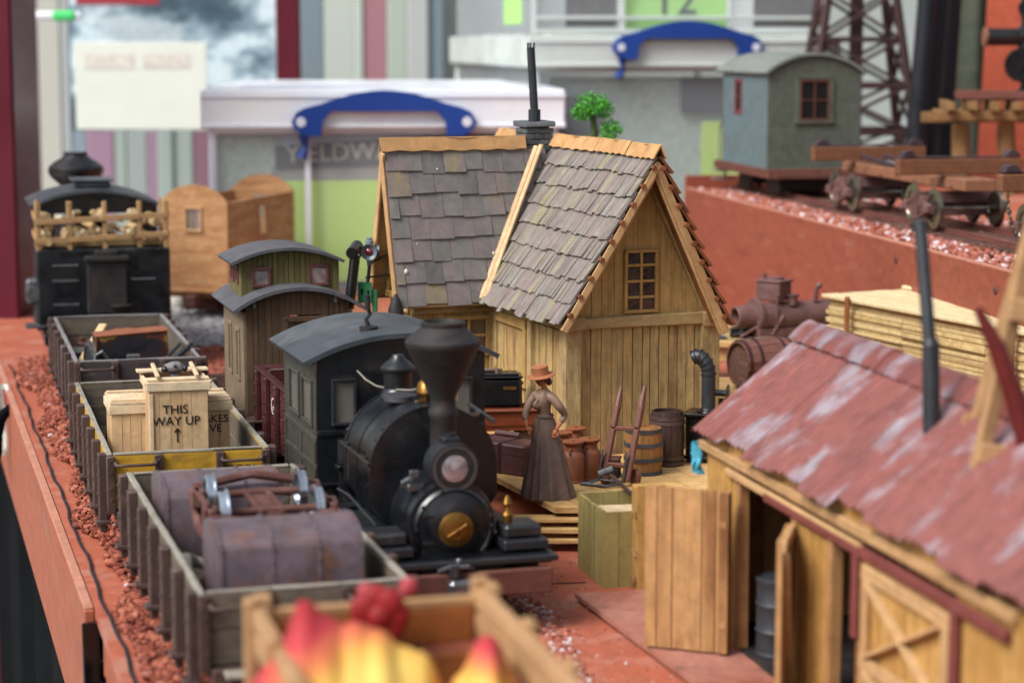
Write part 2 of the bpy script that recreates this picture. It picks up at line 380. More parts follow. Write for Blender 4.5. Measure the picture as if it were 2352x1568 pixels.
M['fasciar']=mk('red_fascia_paint',['8f4632','9a4f3a','944a35'],(1,4,4),.0,.6,0,.1,.008,dirt=('a8705a',.5,(1.2,5,5),.57),spec=.35)
M['fasciat']=mk('red_sawn_edge',['c08068','cc9078'],(4,14,14),.2,.8,0,.5,.01)
M['gravel']=mk('red_gravel',[(0,'6a3022'),(.35,'964a36'),(.7,'ae5e46'),(.95,'bc735a'),(.962,'c4b0b0'),(1,'d8cccf')],(9,9,9),.92,.75,0,.4,.01)
M['gravel2']=mk('light_red_gravel',[(0,'6e382c'),(.3,'9c5544'),(.8,'b56f5a'),(.86,'c4b0b0'),(1,'dcd0d4')],(9,9,9),.92,.75,0,.4,.01)
M['gravelg']=mk('grey_gravel',['6d6a6c','8f8d90','a8a7aa','77605c'],(9,9,9),.9,.8,0,.4,.01)
M['plate']=mk('red_dusty_plate',['a05a46','b67a68','ac6c5a'],(2,2,2),.0,.8,0,.6,.02,dirt=('5f4a4a',.7,3.0,.57))
M['plat']=mk('platform_planks',['b48a50','c89e60','d4ab70','bc9054'],(2,18,18),.55,.75,0,.5,.01,dirt=('8f642f',.4,(1.5,8,8),.58))
M['olive']=mk('olive_planks',['8a7a44','9c8c54','a8965c'],(2.5,22,22),.5,.8,0,.4,.008)
M['shedwood']=mk('shed_planks',['8c6038','a37648','b68a58','98693e'],(1.6,20,20),.55,.6,0,.5,.01,dirt=('6e4222',.65,(1.1,9,9),.54))
M['shedyel']=mk('shed_boards',['a5783a','b78a48','c09552'],(1.6,14,14),.5,.6,0,.25,.006,dirt=('7f5628',.5,(1.2,8,8),.56))
M['redtrim']=mk('red_trim_wood',['6a3430','7a3f38'],(3,14,14),.3,.6,0,.3)
M['tin']=mk('red_corrugated_tin',['642f2a','82463f','572824'],(1.6,14,7),.45,.5,.05,.2,.006,dirt=('918c96',.8,(1.2,3.2,3.0),.52),spec=.45)
M['pipeblk']=mk('dark_grey_pipe',['24272c','2e3238'],(5,5,5),.3,.45,.1,.1,.004,spec=.5)
M['rubber']=mk('drum_black',['23272c','31363c'],(5,5,5),.3,.5,0,.1,.004,spec=.5)
M['skin']=mk('painted_skin',['a5633f','b8744c'],(9,9,9),.1,.55,0,.1,.003)
M['bodice']=mk('brown_bodice',['6c5646','7c6453','745d4c'],(14,14,14),.1,.5,0,.15,.006,dirt=('8a7260',.5,14.0,.54))
M['skirt']=mk('brown_skirt',['4e403b','64524a','594943'],(3,12,12),.0,.6,0,.2,.008,dirt=('6e4f44',.6,(3,14,14),.54))
M['apron']=mk('brown_apron',['6b584d','7d6a5c'],(6,14,14),.1,.55,0,.2,.006,dirt=('c2b39c',.7,30.0,.66))
M['hat']=mk('orange_straw_hat',['a8663f','b8764c'],(9,9,9),.2,.6,0,.2,.004)
M['hair']=mk('brown_hair',['3d2219','52301f'],(9,20,20),.2,.5,0,.4,.006)
M['can']=mk('terracotta_paint',['8a4c2e','9c5a38','93532f'],(4,4,4),.3,.5,0,.12,.005,dirt=('b08368',.35,5.0,.58),spec=.45)
M['trunk']=mk('purple_brown_leather',['4d2f30','5c393a','553436'],(6,6,6),.2,.4,0,.15,.004,spec=.5)
M['strap']=mk('dark_strap',['38211f','452a27'],(6,6,6),.2,.5,0,.1,.004)
M['redbrown']=mk('varnished_redbrown',['5e2a17','7a3a20','6b3018'],(3,14,14),.3,.35,0,.2,.005,spec=.55)
M['truckw']=mk('handtruck_brown',['5a3020','6e4030','64382a'],(4,16,16),.3,.5,0,.3,.006,dirt=('9a8880',.5,(4,16,16),.6),spec=.5)
M['barrel']=mk('barrel_staves',['7a5228','8f6234','9c6d3c','6e4824'],(2.5,20,20),.6,.65,0,.3,.006,dirt=('4a4028',.4,(2,8,8),.58))
M['barreld']=mk('dark_barrel_staves',['2b1b18','3a2622','33201d'],(2.5,20,20),.5,.45,0,.5,.008,dirt=('6b4a44',.4,(3,10,10),.58),spec=.5)
M['hoop']=mk('grey_hoop',['3b3f42','50555a'],(6,6,6),.3,.5,.3,.15,.004)
M['bigbar']=mk('old_red_barrel',['6a4038','84564a','7a5a4c','5c3a30'],(2.5,18,18),.6,.75,0,.6,.01,dirt=('a08a7c',.5,(3,12,12),.57))
M['lumber']=mk('sawn_lumber',['b09058','d2b478','e0c68e','c8a86c'],(1.4,26,26),.45,.85,0,.8,.01,dirt=('8f7448',.35,(1.2,14,14),.58))
M['lumbert']=mk('sawn_lumber_top',['dcc490','e8d4a4','e2cb98'],(1.4,22,22),.3,.85,0,.6,.01)
M['engine']=mk('rusty_engine',['5d3c38','70504c','7c5c5a'],(6,6,6),.3,.6,.1,.35,.008,dirt=('7d6a6c',.4,5.0,.56))
M['greyblue']=mk('greyblue_paint',['52666c','5f7378','596b70'],(4,8,8),.2,.55,0,.15,.006,dirt=('5d5a50',.5,(3,4,4),.54))
M['greygreen']=mk('greygreen_paint',['484f46','545b50','4d5449'],(4,8,8),.2,.6,0,.15,.006,dirt=('4c4438',.5,(3,4,4),.54))
M['roofpale']=mk('pale_roof',['6c726e','7b807b'],(4,4,4),.2,.6,0,.15,.006)
M['sill']=mk('redbrown_sill',['5a342c','6b4236'],(4,14,14),.3,.6,0,.3)
M['redwin']=mk('red_window_frame',['6e3436','7c4042'],(4,14,14),.3,.6,0,.2)
M['carorange']=mk('orange_brown_beam',['5e3826','744a30','67402a'],(3,16,16),.35,.6,0,.25,.006)
M['cartan']=mk('tan_centre_beam',['7d5238','90634a'],(3,16,16),.35,.65,0,.25,.006)
M['purpiron']=mk('purple_iron_strap',['32262b','57454c'],(7,7,7),.4,.5,.2,.25)
M['wheel']=mk('wheel_bronze',['7d776e','a39a8a'],(5,5,5),.3,.28,.9,.05,.003)
M['rail']=mk('rusty_rail',['6a4038','855349'],(3,12,12),.3,.55,.3,.3,.006)
M['sleeper']=mk('old_sleeper',['4a3028','5e4038','6b4c40'],(3,14,14),.4,.85,0,.5)
M['trestle']=mk('trestle_wood',['6c4e2e','8a683f','785834'],(3,14,14),.4,.75,0,.4)
M['tower']=mk('dark_redbrown_wood',['2c1c1c','3c2626','482c2c'],(3,14,14),.4,.7,0,.3)
M['poleblk']=mk('black_pole',['14161c','1d2028'],(4,4,4),.3,.5,0,.05)
M['drape']=mk('dark_blue_drape',['05070a','090c10','07090c'],(2,2,2),.3,.95,0,.3,spec=.1)
M['curtaing']=mk('green_grey_cloth',['3c433a','545c4e','2c332c'],(1,1,1),.3,.9,0,.3)
M['orangeb']=mk('orange_panel',['b04f35','bd5a3e'],(1,1,1),.2,.6,0,.1)
M['burg']=mk('burgundy_paint',['4e0d1e','5f1226','560f22'],(.6,.6,.2),.2,.45,0,.05,spa=.04)
M['plast']=mk('milky_plastic',['c9d4da','dfe6ee'],(2,2,2),.2,.3,0,0,milky=.10,spec=.5,spa=.04)
M['plastlid']=mk('milky_plastic_lid',['cfd6e6','e6ebf7'],(1,1,1),.2,.3,0,0,milky=.74,spec=.5,spa=.04)
M['plastfar']=mk('greenish_plastic_lid',['b4bdb8','c3cac6'],(1,1,1),.2,.3,0,0,milky=.88,spec=.4,spa=.04)
M['plastlid2']=mk('white_paper',['c2cad8','d6dde8'],bump=0,spa=.05)
M['blue']=mk('blue_plastic',['08337f','0a3f96'],(1,1,1),.2,.35,0,0,spec=.5,spa=.04)
M['green']=mk('lime_card',['9cc24a','a8cc54'],(.5,.5,.5),.2,.7,0,0,spa=.04)
M['lime']=mk('bright_lime_card',['8fc45a','9bd066'],(.5,.5,.5),.2,.7,0,0,spa=.04)
M['signgrey']=mk('charcoal_card',['1f242c','2a2f38'],(.5,.5,.5),.2,.7,0,0)
M['midgrey']=mk('grey_card',['7b7b76','868680'],(.5,.5,.5),.2,.7,0,0)
M['tealgrey']=mk('teal_grey_card',['8fa39a','a3b5aa'],(.4,.4,.2),.2,.7,0,0)
M['letter']=mk('beige_letters',['a59f93'],rough=.7,bump=0)
M['ltgreen']=mk('green_sticker',['35b45e','46c870'],(1,1,1),.2,.5,0,0)
M['paper']=mk('white_paper',['d9ded2','e2e7dc'],(1,1,1),.2,.8,0,0,spa=.04)
M['print']=mk('faint_pink_print',['dcd6cc'],rough=.8,bump=0)
M['refl']=mk('window_reflection_paint',[(0,'2e4250'),(.3,'4d626e'),(.5,'8ba2ae'),(.62,'bccdd4'),(1,'d3e1e6')],(.55,.9,.9),0,.5,0,0,nd=4)  # cloudy noise colours standing for reflections in window glass
M['redband']=mk('red_strip',['b33c48'],rough=.5,bump=0)
M['leaf']=mk('leaf_green',['2d7a12','3f9a1c','58b82c','1f5c10'],(9,9,9),.7,.6,0,.1)
M['bark']=mk('bark',['3c4a28','4a5a30'],(6,6,6),.3,.9,0,.4)
M['signalgreen']=mk('green_enamel',['1f6a42','2a7a50'],(5,5,5),.2,.5,0,.15,dirt=('4f8a68',.4,8.0,.56))
M['lampgrey']=mk('lamp_grey_paint',['6f7d85','8593a0'],(8,8,8),.2,.4,.3,.1)
M['redglass']=mk('red_lens',['6e0a0a','8a1010'],(8,8,8),.2,.1,0,0,spec=1,coat=1)
M['bluec']=mk('light_blue_rag',['3a9ab8','58b4cc'],(8,8,8),.2,.8,0,.3)
M['petalred']=mk('red_cloth',['8a0c14','9c141c'],(4,4,4),.1,.6,0,0)
M['wagtan']=mk('blurred_tan_wood',['a07a50','b48c62'],(2,8,8),.4,.7,0,.2)
M['wagor']=mk('orange_timber',['8a4c1e','a05c28'],(2,8,8),.4,.6,0,.2)
M['cord']=mk('black_cord',['1c1a20','2a2730'],(20,20,20),.3,.8,0,.3)
M['wallback']=mk('grey_back_wall',['8d9390','9da3a0'],(.3,.3,.3),.2,.8,0,0,spa=.04)
M['redblade']=mk('dark_red_blade',['5a1a18','6b2420'],(3,3,3),.2,.45,0,.1)
M['boxprint']=mk('printed_tin_side',[(0,'15171e'),(.45,'22242c'),(.6,'30211d'),(.68,'5a2c1e'),(.75,'86701f'),(.82,'3c4422'),(1,'33202a')],(2.6,3.2,3.2),0,.35,0,.05,spec=.5)
def striped(name,cols):
    m=bpy.data.materials.new(name); m.use_nodes=True; n=m.node_tree; N=n.nodes; L=n.links
    at=N.new('ShaderNodeAttribute'); at.attribute_name='rnd'; rp=N.new('ShaderNodeValToRGB'); L.new(at.outputs['Fac'],rp.inputs[0])
    rp.color_ramp.interpolation='CONSTANT'; el=rp.color_ramp.elements
    while len(el)<len(cols): el.new(.5)
    for i,h in enumerate(cols): el[i].position=i/len(cols); el[i].color=lin(h)
    L.new(rp.outputs[0],N['Principled BSDF'].inputs['Base Color']); N['Principled BSDF'].inputs['Roughness'].default_value=.8
    return m
STR=['bab8ae','a2707a','b0b4b2','a8aeb0','86606e','8494a0','a8b4a8','9a7a90','98a2a0','76868e','9ba8a2','b8c0b6']
M['stripes']=striped('reflection_strip_colours',STR)  # blurred window reflections painted as plain strip colours
# ------------------------------------------------ shared builders
def planks(mb,x0,x1,zb,zt,pw,y,t,op=(),gap=.003,jy=.003,M=None,rr=None):
    if not callable(zt): zz=zt; zt=lambda x: zz
    if not callable(zb): zq=zb; zb=lambda x: zq
    x=x0
    while x<x1-1e-4:
        xe=min(x+pw*random.uniform(.8,1.2),x1)
        if x1-xe<pw*.45: xe=x1
        cuts=sorted({x,xe}|{q for (a,b,c,d) in op for q in (a,b) if x<q<xe})
        r=random.random() if rr is None else rr; dy=random.uniform(-jy,jy)
        for a,b in zip(cuts,cuts[1:]):
            mid=(a+b)/2; lo=max(zb(a),zb(b)) if False else None
            segs=[(None,None)]
            for (oa,ob,oc,od) in sorted(op,key=lambda q:q[2]):
                if oa<=mid<=ob:
                    l,h=segs.pop(); segs+= [(l,oc),(od,h)]
            gq=gap*random.choice((.5,.8,1,1.6)); ga=gq/2 if a==x else 0; gb=gq/2 if b==xe else 0
            for l,h in segs:
                A,B=a+ga,b-gb
                bl0=zb(A) if l is None else l; bl1=zb(B) if l is None else l
                t0=zt(A) if h is None else h; t1=zt(B) if h is None else h
                if t0-bl0<.002 and t1-bl1<.002: continue
                t0=max(t0,bl0+.001); t1=max(t1,bl1+.001)
                mb.hexa([(A,y+dy,bl0),(B,y+dy,bl1),(B,y+t+dy,bl1),(A,y+t+dy,bl0),(A,y+dy,t0),(B,y+dy,t1),(B,y+t+dy,t1),(A,y+t+dy,t0)],2,r,M)
        x=xe
def wall_solid(mb,x0,x1,z0,z1,y,t,op=(),M=None,r=None):
    xs=sorted({x0,x1}|{q for o in op for q in o[:2]}); zs=sorted({z0,z1}|{q for o in op for q in o[2:]})
    for a,b in zip(xs,xs[1:]):
        for c,d in zip(zs,zs[1:]):
            mx,mz=(a+b)/2,(c+d)/2
            if any(o[0]<mx<o[1] and o[2]<mz<o[3] for o in op): continue
            mb.hexa([(a,y,c),(b,y,c),(b,y+t,c),(a,y+t,c),(a,y,d),(b,y,d),(b,y+t,d),(a,y+t,d)],2,r if r is not None else .5,M,off=False)
def window(parent,x0,x1,z0,z1,y,nx,nz,mf,mg,fw=.022,mw=.012,proud=.012,t=.03,M=None,name='window',sill=False):
    b=MB(M)
    b.box(((x0+x1)/2,y,z1-fw/2),(x1-x0,t,fw)); b.box(((x0+x1)/2,y,z0+fw/2),(x1-x0,t,fw))
    for x in (x0+fw/2,x1-fw/2): b.box((x,y,(z0+z1)/2),(fw,t*.96,z1-z0-2*fw))
    for i in range(1,nx): b.box((x0+(x1-x0)*i/nx,y,(z0+z1)/2),(mw,t*.8,z1-z0-2*fw))
    for i in range(1,nz): b.box(((x0+x1)/2,y+.001,z0+(z1-z0)*i/nz),(x1-x0-2*fw,t*.7,mw))
    if sill: b.box(((x0+x1)/2,y-t*.3,z0-.012),(x1-x0+.04,t*1.6,.022))
    w=b.build(name,mf,parent)
    g=MB(M); g.box(((x0+x1)/2,y+t*.18,(z0+z1)/2),(x1-x0-2*fw+.004,.005,z1-z0-2*fw+.004)); g.build('pane',mg,w)
    return w
def shingles(mb,O,U,D,ulen,dlen,rows,w0,w1,skip=None,lift=.02,th=.012,jd=.012,ragged=0):
    O=Vector(O);U=Vector(U).normalized();D=Vector(D).normalized();Nn=U.cross(D).normalized()
    if Nn.z<0: Nn=-Nn
    rh=dlen/rows
    for k in range(rows-1,-1,-1):
        u=-random.random()*w0
        while u<ulen:
            w=random.uniform(w0,w1); a=max(u,0);b=min(u+w,ulen); u+=w
            if b-a<.008: continue
            d0=k*rh-rh*.32; d1=(k+1)*rh+random.uniform(-jd,jd)
            if k==rows-1 and ragged: d1+=random.uniform(-ragged*.3,ragged)
            if k==0: d0=0
            if skip and skip((a+b)/2,(d0+d1)/2): continue
            l1=lift+random.uniform(-.003,.006); l0=.002; g=.0012
            tw=random.uniform(-.004,.004); sk=random.uniform(-.004,.004)
            def P(uu,dd,l): return O+U*uu+D*dd+Nn*l
            vs=[P(a+g,d0,l0),P(b-g,d0,l0),P(b-g+sk,d1,l1+tw),P(a+g+sk,d1+random.uniform(-.004,.004),l1-tw)]
            vs+= [q+Nn*th for q in vs]
            r=random.random()
            L=d1-d0
            gs=[(0,0,0),(0,b-a,0),(L,b-a,0),(L,0,0)]*2
            mb.add(vs,[(0,3,2,1),(4,5,6,7),(0,1,5,4),(1,2,6,5),(2,3,7,6),(3,0,4,7)],gs,r)
def slab(mb,O,U,D,ulen,dlen,t,M=None,r=None):
    O=Vector(O);U=Vector(U).normalized();D=Vector(D).normalized();Nn=U.cross(D).normalized()
    if Nn.z<0: Nn=-Nn
    q=[O,O+U*ulen,O+U*ulen+D*dlen,O+D*dlen]
    mb.add([p-Nn*t for p in q]+q,[(0,3,2,1),(4,5,6,7),(0,1,5,4),(1,2,6,5),(2,3,7,6),(3,0,4,7)],[(0,0,0),(ulen,0,0),(ulen,dlen,0),(0,dlen,0)]*2,r,M)
def arcroof(mb,w,rise,y0,y1,z,t,n=16,x0=0,M=None,r=None):
    # z = height at the eaves (upper surface), arc of given rise
    h=w/2; Rr=(h*h+rise*rise)/(2*rise); top=[];bot=[]
    A=math.asin(h/Rr)
    for i in range(n+1):
        a=-A+2*A*i/n
        top.append((x0+Rr*math.sin(a),z+rise-Rr+Rr*math.cos(a))); bot.append((x0+(Rr-t)*math.sin(a),z+rise-Rr+(Rr-t)*math.cos(a)))
    mb.prism(top+bot[::-1],y0,y1,M,r,long=1)
def arcz(w,rise,z,x0=0):
    h=w/2; Rr=(h*h+rise*rise)/(2*rise)
    return lambda x: z+rise-Rr+math.sqrt(max(Rr*Rr-min(abs(x-x0),h)**2,0))
def wheel(mb,c,r,ax='x',w=.05,flange=1,n=28,spokes=False):
    Mx=T(*c)@(RY(90) if ax=='x' else Matrix())
    s=flange
    mb.lathe([(.02,-w*.3),(r*.75,-w*.2),(r*.8,-w*.45),(r*.93,-w*.5),(r,-w*.4) ,(r,w*.25),(r*1.13,w*.3),(r*1.13,w*.45),(r*.8,w*.45),(r*.75,w*.1),(.02,w*.25)],n=n,M=Mx if s>0 else Mx@RY(180))

# ------------------------------------------------ THE SETTING: red baseboards, walls behind
def heading(a): return Vector((-math.sin(R(a)),math.cos(R(a)),0)), Vector((math.cos(R(a)),math.sin(R(a)),0))
EA,EB=heading(16.0)
E0=G(218,1396,0)                                   # point on the left edge of the board
def edge(s,off=0): return E0+EA*s+EB*off
m=MB()
pts=[edge(-6),edge(22),edge(22,16),edge(-6,16)]
nx_=40
m.grid(lambda a,b: (pts[0]+(pts[1]-pts[0])*a+(pts[3]-pts[0])*b)+Vector((0,0,0)),10,10,thick=-.06,off=False)
o=m.build('ground',M['board'],smooth=0); o.location=(0,0,0); props(o,kind='structure')
# fascia along the left edge with a break at E0
m=MB(); m.bar(edge(0,-.03)+Vector((0,0,-.44)),edge(13.6,-.03)+Vector((0,0,-.44)),.055,.86,ch=.006)
f1=m.build('board_fascia',M['fascia']); props(f1,'long red painted side board under the left edge of the layout, seen from outside','side board')
m=MB(); m.bar(edge(0.02,-.03)+Vector((0,0,-.004)),edge(13.58,-.03)+Vector((0,0,-.004)),.05,.012,ch=.003); m.build('sawn_edge',M['fasciat'],f1)
m=MB(); m.bar(edge(-5,.05)+Vector((0,0,-.48)),edge(-.18,.05)+Vector((0,0,-.48)),.055,.80,ch=.006)
f2=m.build('board_fascia',M['fascia']); props(f2,'nearer red side board at the bottom left, set in from the long one','side board')
m=MB(); m.box((0,0,-.5),(.09,.05,.9),rot=(0,0,16),jit=.01); m.box((.03,.06,-.62),(.07,.05,.7),rot=(0,6,16),jit=.01)
solo(m,'clamp_strap',M['blackgl'],'black strap hanging in the gap between the two red side boards','strap',edge(-.1,-.03))
# black cord lying along the edge
pp=[]
for i in range(60):
    s=-3.2+i*.21; wob=.009*math.sin(i*.7)+.006*math.sin(i*1.9)
    pp.append(edge(s,.055+wob+(.0 if s>-.5 else .0))+Vector((0,0,.014)))
m=MB(); m.tube(pp,.009,6); solo(m,'cord',M['cord'],'thin black cord running along the left edge of the red board','cord')
# dark cloth hanging under the table
def drp(a,b):
    s=-7+a*24; p=edge(s,.10+.07*math.sin(s*3.1)+.05*math.sin(s*7.3+1)); return (p.x,p.y,-.3-b*4.8)
m=MB(); m.grid(drp,90,6); solo(m,'table_drape',M['drape'],'dark blue grey cloth hanging in folds below the left edge of the table','drape')
m=MB(); fl=[Vector((-30,-8,-5.2)),Vector((30,-8,-5.2)),Vector((30,60,-5.2)),Vector((-30,60,-5.2))]
m.add(fl,[(0,1,2,3)],None,.5,off=False); o=m.build('floor',M['midgrey'],smooth=0); props(o,kind='structure')
# back wall far behind the stall
m=MB(); m.box((0,46,6),(60,.3,24)); o=m.build('back_wall',M['wallback']); props(o,kind='structure')
# board joints
for p,q in ((G(1215,1341,.0),G(1330,1338,.0)),(G(1180,1392,0),G(1345,1362,0))):
    pass
m=MB(); a=G(1180,1343,.001); b=G(1345,1337,.001); m.bar(a,b,.016,.006,ch=.001); o=m.build('board_joint',M['dark']); props(o,kind='structure')
m=MB(); a=G(3,760,.001); b=G(40,1000,.001)

# ---- raised board on the right with its own fascia
RA=(G(2330,625,1.28)-G(1575,430,1.28)); 
P0=G(2330,625,1.28); P1=G(1575,430,1.28); dv=(P1-P0).normalized(); nv=Vector((dv.y,-dv.x,0))
if nv.x<0: nv=-nv
Pn=P0-dv*4; Pf=P1
rb=thing('raised_baseboard','raised red board along the right that carries the track with the grey cabin wagon','raised board',(P0.x,P0.y,0))
m=MB(T(-P0.x,-P0.y,0)); mid=(Pn+Pf)/2
m.bar(Vector((Pn.x,Pn.y,.635))+nv*.03,Vector((Pf.x,Pf.y,.635))+nv*.03,.06,1.27,ch=.008)
m.build('fascia',M['fasciar'],rb)
m=MB(T(-P0.x,-P0.y,0)); m.bar(Vector((Pn.x,Pn.y,1.265))+nv*.032,Vector((Pf.x,Pf.y,1.265))+nv*.032,.056,.03,ch=.004,jit=.004); m.build('sawn_edge',M['fasciat'],rb)
m=MB(T(-P0.x,-P0.y,0)); q=[Pn+nv*.062,Pf+nv*.062,Pf+nv*6,Pn+nv*6]
m.hexa([Vector((p.x,p.y,1.18)) for p in q]+[Vector((p.x,p.y,1.262)) for p in q],0); m.build('deck',M['board'],rb,0)
m=MB(T(-P0.x,-P0.y,0)); m.bar(Vector((Pf.x,Pf.y,.7))+dv*.035,Vector((Pf.x,Pf.y,.7))+dv*.035+nv*6,.06,1.44,ch=.008); m.build('end_board',M['fasciar'],rb)
m=MB(T(-P0.x,-P0.y,0))
for (u,v) in ((2120,557),(2302,605)):
    p=G(u,v,0); 
    s=None
for s_,z_ in ((2.6,1.12),(.35,1.1)):
    p=P0+dv*s_; m.cyl((p.x,p.y,z_),(p.x-nv.x*.012,p.y-nv.y*.012,z_),.035,.03,10)
m.build('screw_hole',M['rustd'],rb)

# ---- tracks
def track(name,label,p0,p1,z,gauge=.45,group=None,ns=None,rmat=None):
    p0=Vector(p0);p1=Vector(p1); d=(p1-p0); L=d.length; x=d.normalized(); y=Vector((-x.y,x.x,0))
    t=thing(name,label,'track',(p0.x,p0.y,z),0)
    b=MB()
    for s in(-1,1):
        o=y*(gauge/2*s)
        b.bar(o+Vector((0,0,.05)),o+x*L+Vector((0,0,.05)),.03,.016,ch=.003)
        b.bar(o+Vector((0,0,.064)),o+x*L+Vector((0,0,.064)),.008,.02,ch=.001)
        b.bar(o+Vector((0,0,.08)),o+x*L+Vector((0,0,.08)),.02,.016,ch=.004)
    b.build('rails',rmat or M['rail'],t)
    b=MB(); n=int(L/.17)
    for i in range(n):
        c=x*(i+.5)*L/n
        b.bar(c-y*(gauge*.86+random.uniform(-.02,.02))+Vector((0,0,.012)),c+y*(gauge*.86+random.uniform(-.02,.02))+Vector((0,0,.012)),.075,.06,jit=.005)
    b.build('sleepers',M['sleeper'],t)
    return t
WAG=[]
NEAR_O=G(456,1368,.62); YEL_O=G(245,1047,.62); BACK_O=G(171.5,833.5,.62)
def centre(o,th,y): 
    a,b=heading(th); q=Vector((o.x,o.y,0)); return q+b*.475+a*y
c0=centre(NEAR_O,16.3,-3.2); c1=centre(NEAR_O,16.3,1.3); c2=centre(YEL_O,15,1.4); c3=centre(BACK_O,15,1.4); c4=c3+heading(15)[0]*7
track('railway_track','rusty track under the train of open wagons along the left edge',c0,(c1+c2)/2,0)
track('railway_track','rusty track under the yellow and brown wagons and the bunker locomotive',(c1+c2)/2,c4,0)
LO=G(1040,1330,.28); LO.z=0; LT=17
la,lb=heading(LT)
track('railway_track','rusty track under the black locomotive and the little caboose',LO+la*(-.2)+lb*.04,LO+la*9+lb*.1,0)
# raised track
RT=10.5; ra,rbv=heading(RT); RC=Vector((3.33,24.1,0))
track('railway_track','rusty track on the raised board under the log cars',RC-ra*8+Vector((0,0,0)),RC+ra*2.2,1.262)

# ---- gravel: one coarse red bed along the left track, a little by the shed, one on the raised board
def rocks(pts_fn,n,r0,r1,name,mat,label,kind='stuff'):
    b=MB()
    for _ in range(n):
        p=pts_fn(); 
        if p is None: continue
        r=random.uniform(r0,r1)*random.choice((.6,.8,1,1)); b.rock((p[0],p[1],p[2]+r*.2),r)
    o=b.build(name,mat,smooth=0); return props(o,label,'gravel',None,kind)
def lefty():
    s=random.uniform(-3,9.2); w=random.random()**.8
    x0=.14+.05*math.sin(s*2.1)+.03*math.sin(s*5.3); x1=.62 if s<9 else .5
    off=x0+(.45*random.random() if random.random()<.72 else (1.25-x0)*w)
    p=edge(s,off); z=.03+.035*math.sin(min(1,max(0,(off-x0)/.3))*1.5)+random.uniform(-.02,.03)
    return (p.x,p.y,z)
def lefty_bed(a,b):
    s=-3+a*12.4; x0=.17+.05*math.sin(s*2.1)+.03*math.sin(s*5.3); off=x0+(1.4-x0)*b; p=edge(s,off)
    k_=min(1,b*8); z=.045*min(1,b*6)+.045*mnoise.noise(Vector((s*6,off*6,0)))*k_+.05*mnoise.noise(Vector((s*13,off*13,5)))*k_+.035*abs(mnoise.noise(Vector((s*34,off*34,9))))*k_
    return (p.x,p.y,max(z,-.002)+.004)
b=MB()
b.grid(lefty_bed,560,80)
for i in range(len(b.r)): b.r[i]=.35
for _ in range(26000):
    p=lefty(); r=.007+.026*random.random()**2.2; b.rock((p[0],p[1],p[2]+r*.1),r)
o=b.build('ballast',M['gravel'],smooth=0); props(o,'lumpy brick red gravel bed beside and under the open wagons','gravel',None,'stuff')
def raisedp():
    s=random.uniform(-8,2.1); w=random.uniform(-.95,.9); p=RC+ra*s+rbv*w
    q=p-P0
    if q.dot(nv)<.07: return None
    return (p.x,p.y,1.262+.01)
rocks(raisedp,9500,.012,.034,'ballast',M['gravel2'],'light red gravel with white specks strewn along the raised track')
def strew(cu,cv,ru,rv):
    def f():
        t=random.random(); p=G(cu+random.gauss(0,1)*ru*.5,cv+random.gauss(0,1)*rv*.5,0); return (p.x,p.y,.004)
    return f
b=MB()
for _ in range(520):
    t=random.random(); u=1170+t*170+random.gauss(0,16); v=1385+t*t*200+random.gauss(0,8); p=G(u,v,0); r=random.uniform(.006,.022); b.rock((p.x,p.y,r*.2),r)
for _ in range(420):
    p=G(random.uniform(1150,1560),random.uniform(1290,1568),0.0); r=random.uniform(.003,.009); b.rock((p.x,p.y,r*.2),r)
o=b.build('loose_chippings',M['gravel2'],smooth=0); props(o,'loose red and white chippings spilled on the red board in front of the steps','gravel',None,'stuff')
b=MB()
for _ in range(900):
    p=G(random.uniform(370,530),random.uniform(715,800),0); r=random.uniform(.02,.06); b.rock((p.x,p.y,r*.4),r)
o=b.build('grey_ballast',M['gravelg'],smooth=0); props(o,'patch of pale grey gravel left of the caboose','gravel',None,'stuff')
b=MB()
for _ in range(1300):
    p=G(random.uniform(380,540),random.uniform(785,960),0); r=random.uniform(.012,.035); b.rock((p.x,p.y,r*.2),r)
o=b.build('red_chippings',M['gravel'],smooth=0); props(o,'red gravel between the open wagons and the caboose','gravel',None,'stuff')

# ------------------------------------------------ background stall furniture (blurred)
def post(u0,u1,Y,z0,z1,label):
    a=Yp(u0,400,Y);b=Yp(u1,400,Y); w=b.x-a.x
    m=MB(); m.box((0,0,(z0+z1)/2),(w,w*.8,z1-z0),ch=.03)
    return solo(m,'stall_post',M['burg'],label,'post',((a.x+b.x)/2,Y,0),group='burgundy posts of the stall')
post(-260,66,24.4,-5.2,8,'wide burgundy post at the far left edge behind the locomotive')
post(640,694,36,-5.2,10,'narrow burgundy post between the grey blue board and the upright strips')
def flat(name,label,cat,u0,u1,v0,v1,Y,mat,t=.06,rz=0):
    a=Yp(u0,v1,Y); b=Yp(u1,v0,Y); m=MB(); m.box((0,0,(b.z-a.z)/2),(b.x-a.x,t,b.z-a.z),ch=.01)
    o=solo(m,name,mat,label,cat,((a.x+b.x)/2,Y,a.z),rz); return o
flat('painted_reflection','large blurred grey blue board painted with window glass reflections at the left','painted_reflection',168,640,-60,300,40,M['refl'])  # generic cloudy board, window glass and its reflections put into the colour
flat('paper_sheet','white notice sheet pinned up in front of the painted reflections','notice',176,474,98,298,38,M['paper'],.02)
o=flat('paper_print','faint pink printed block on the white notice','print',214,326,135,182,37.9,M['print'],.012)
bpy.data.objects.remove(o)
sheet=[q for q in bpy.data.objects if q.name.startswith('paper_sheet')][0]
a=Yp(325,198,38)
for (x,z,w,h) in ((-.55,1.18,.85,.26),(.45,1.18,.8,.24)):
    m=MB(); m.box((x,-.016,z),(w,.006,h),ch=.001); q=m.build('print_block',M['print'],sheet)
flat('red_banner','narrow red strip above the painted reflections','banner',175,365,-30,12,39.5,M['redband'])
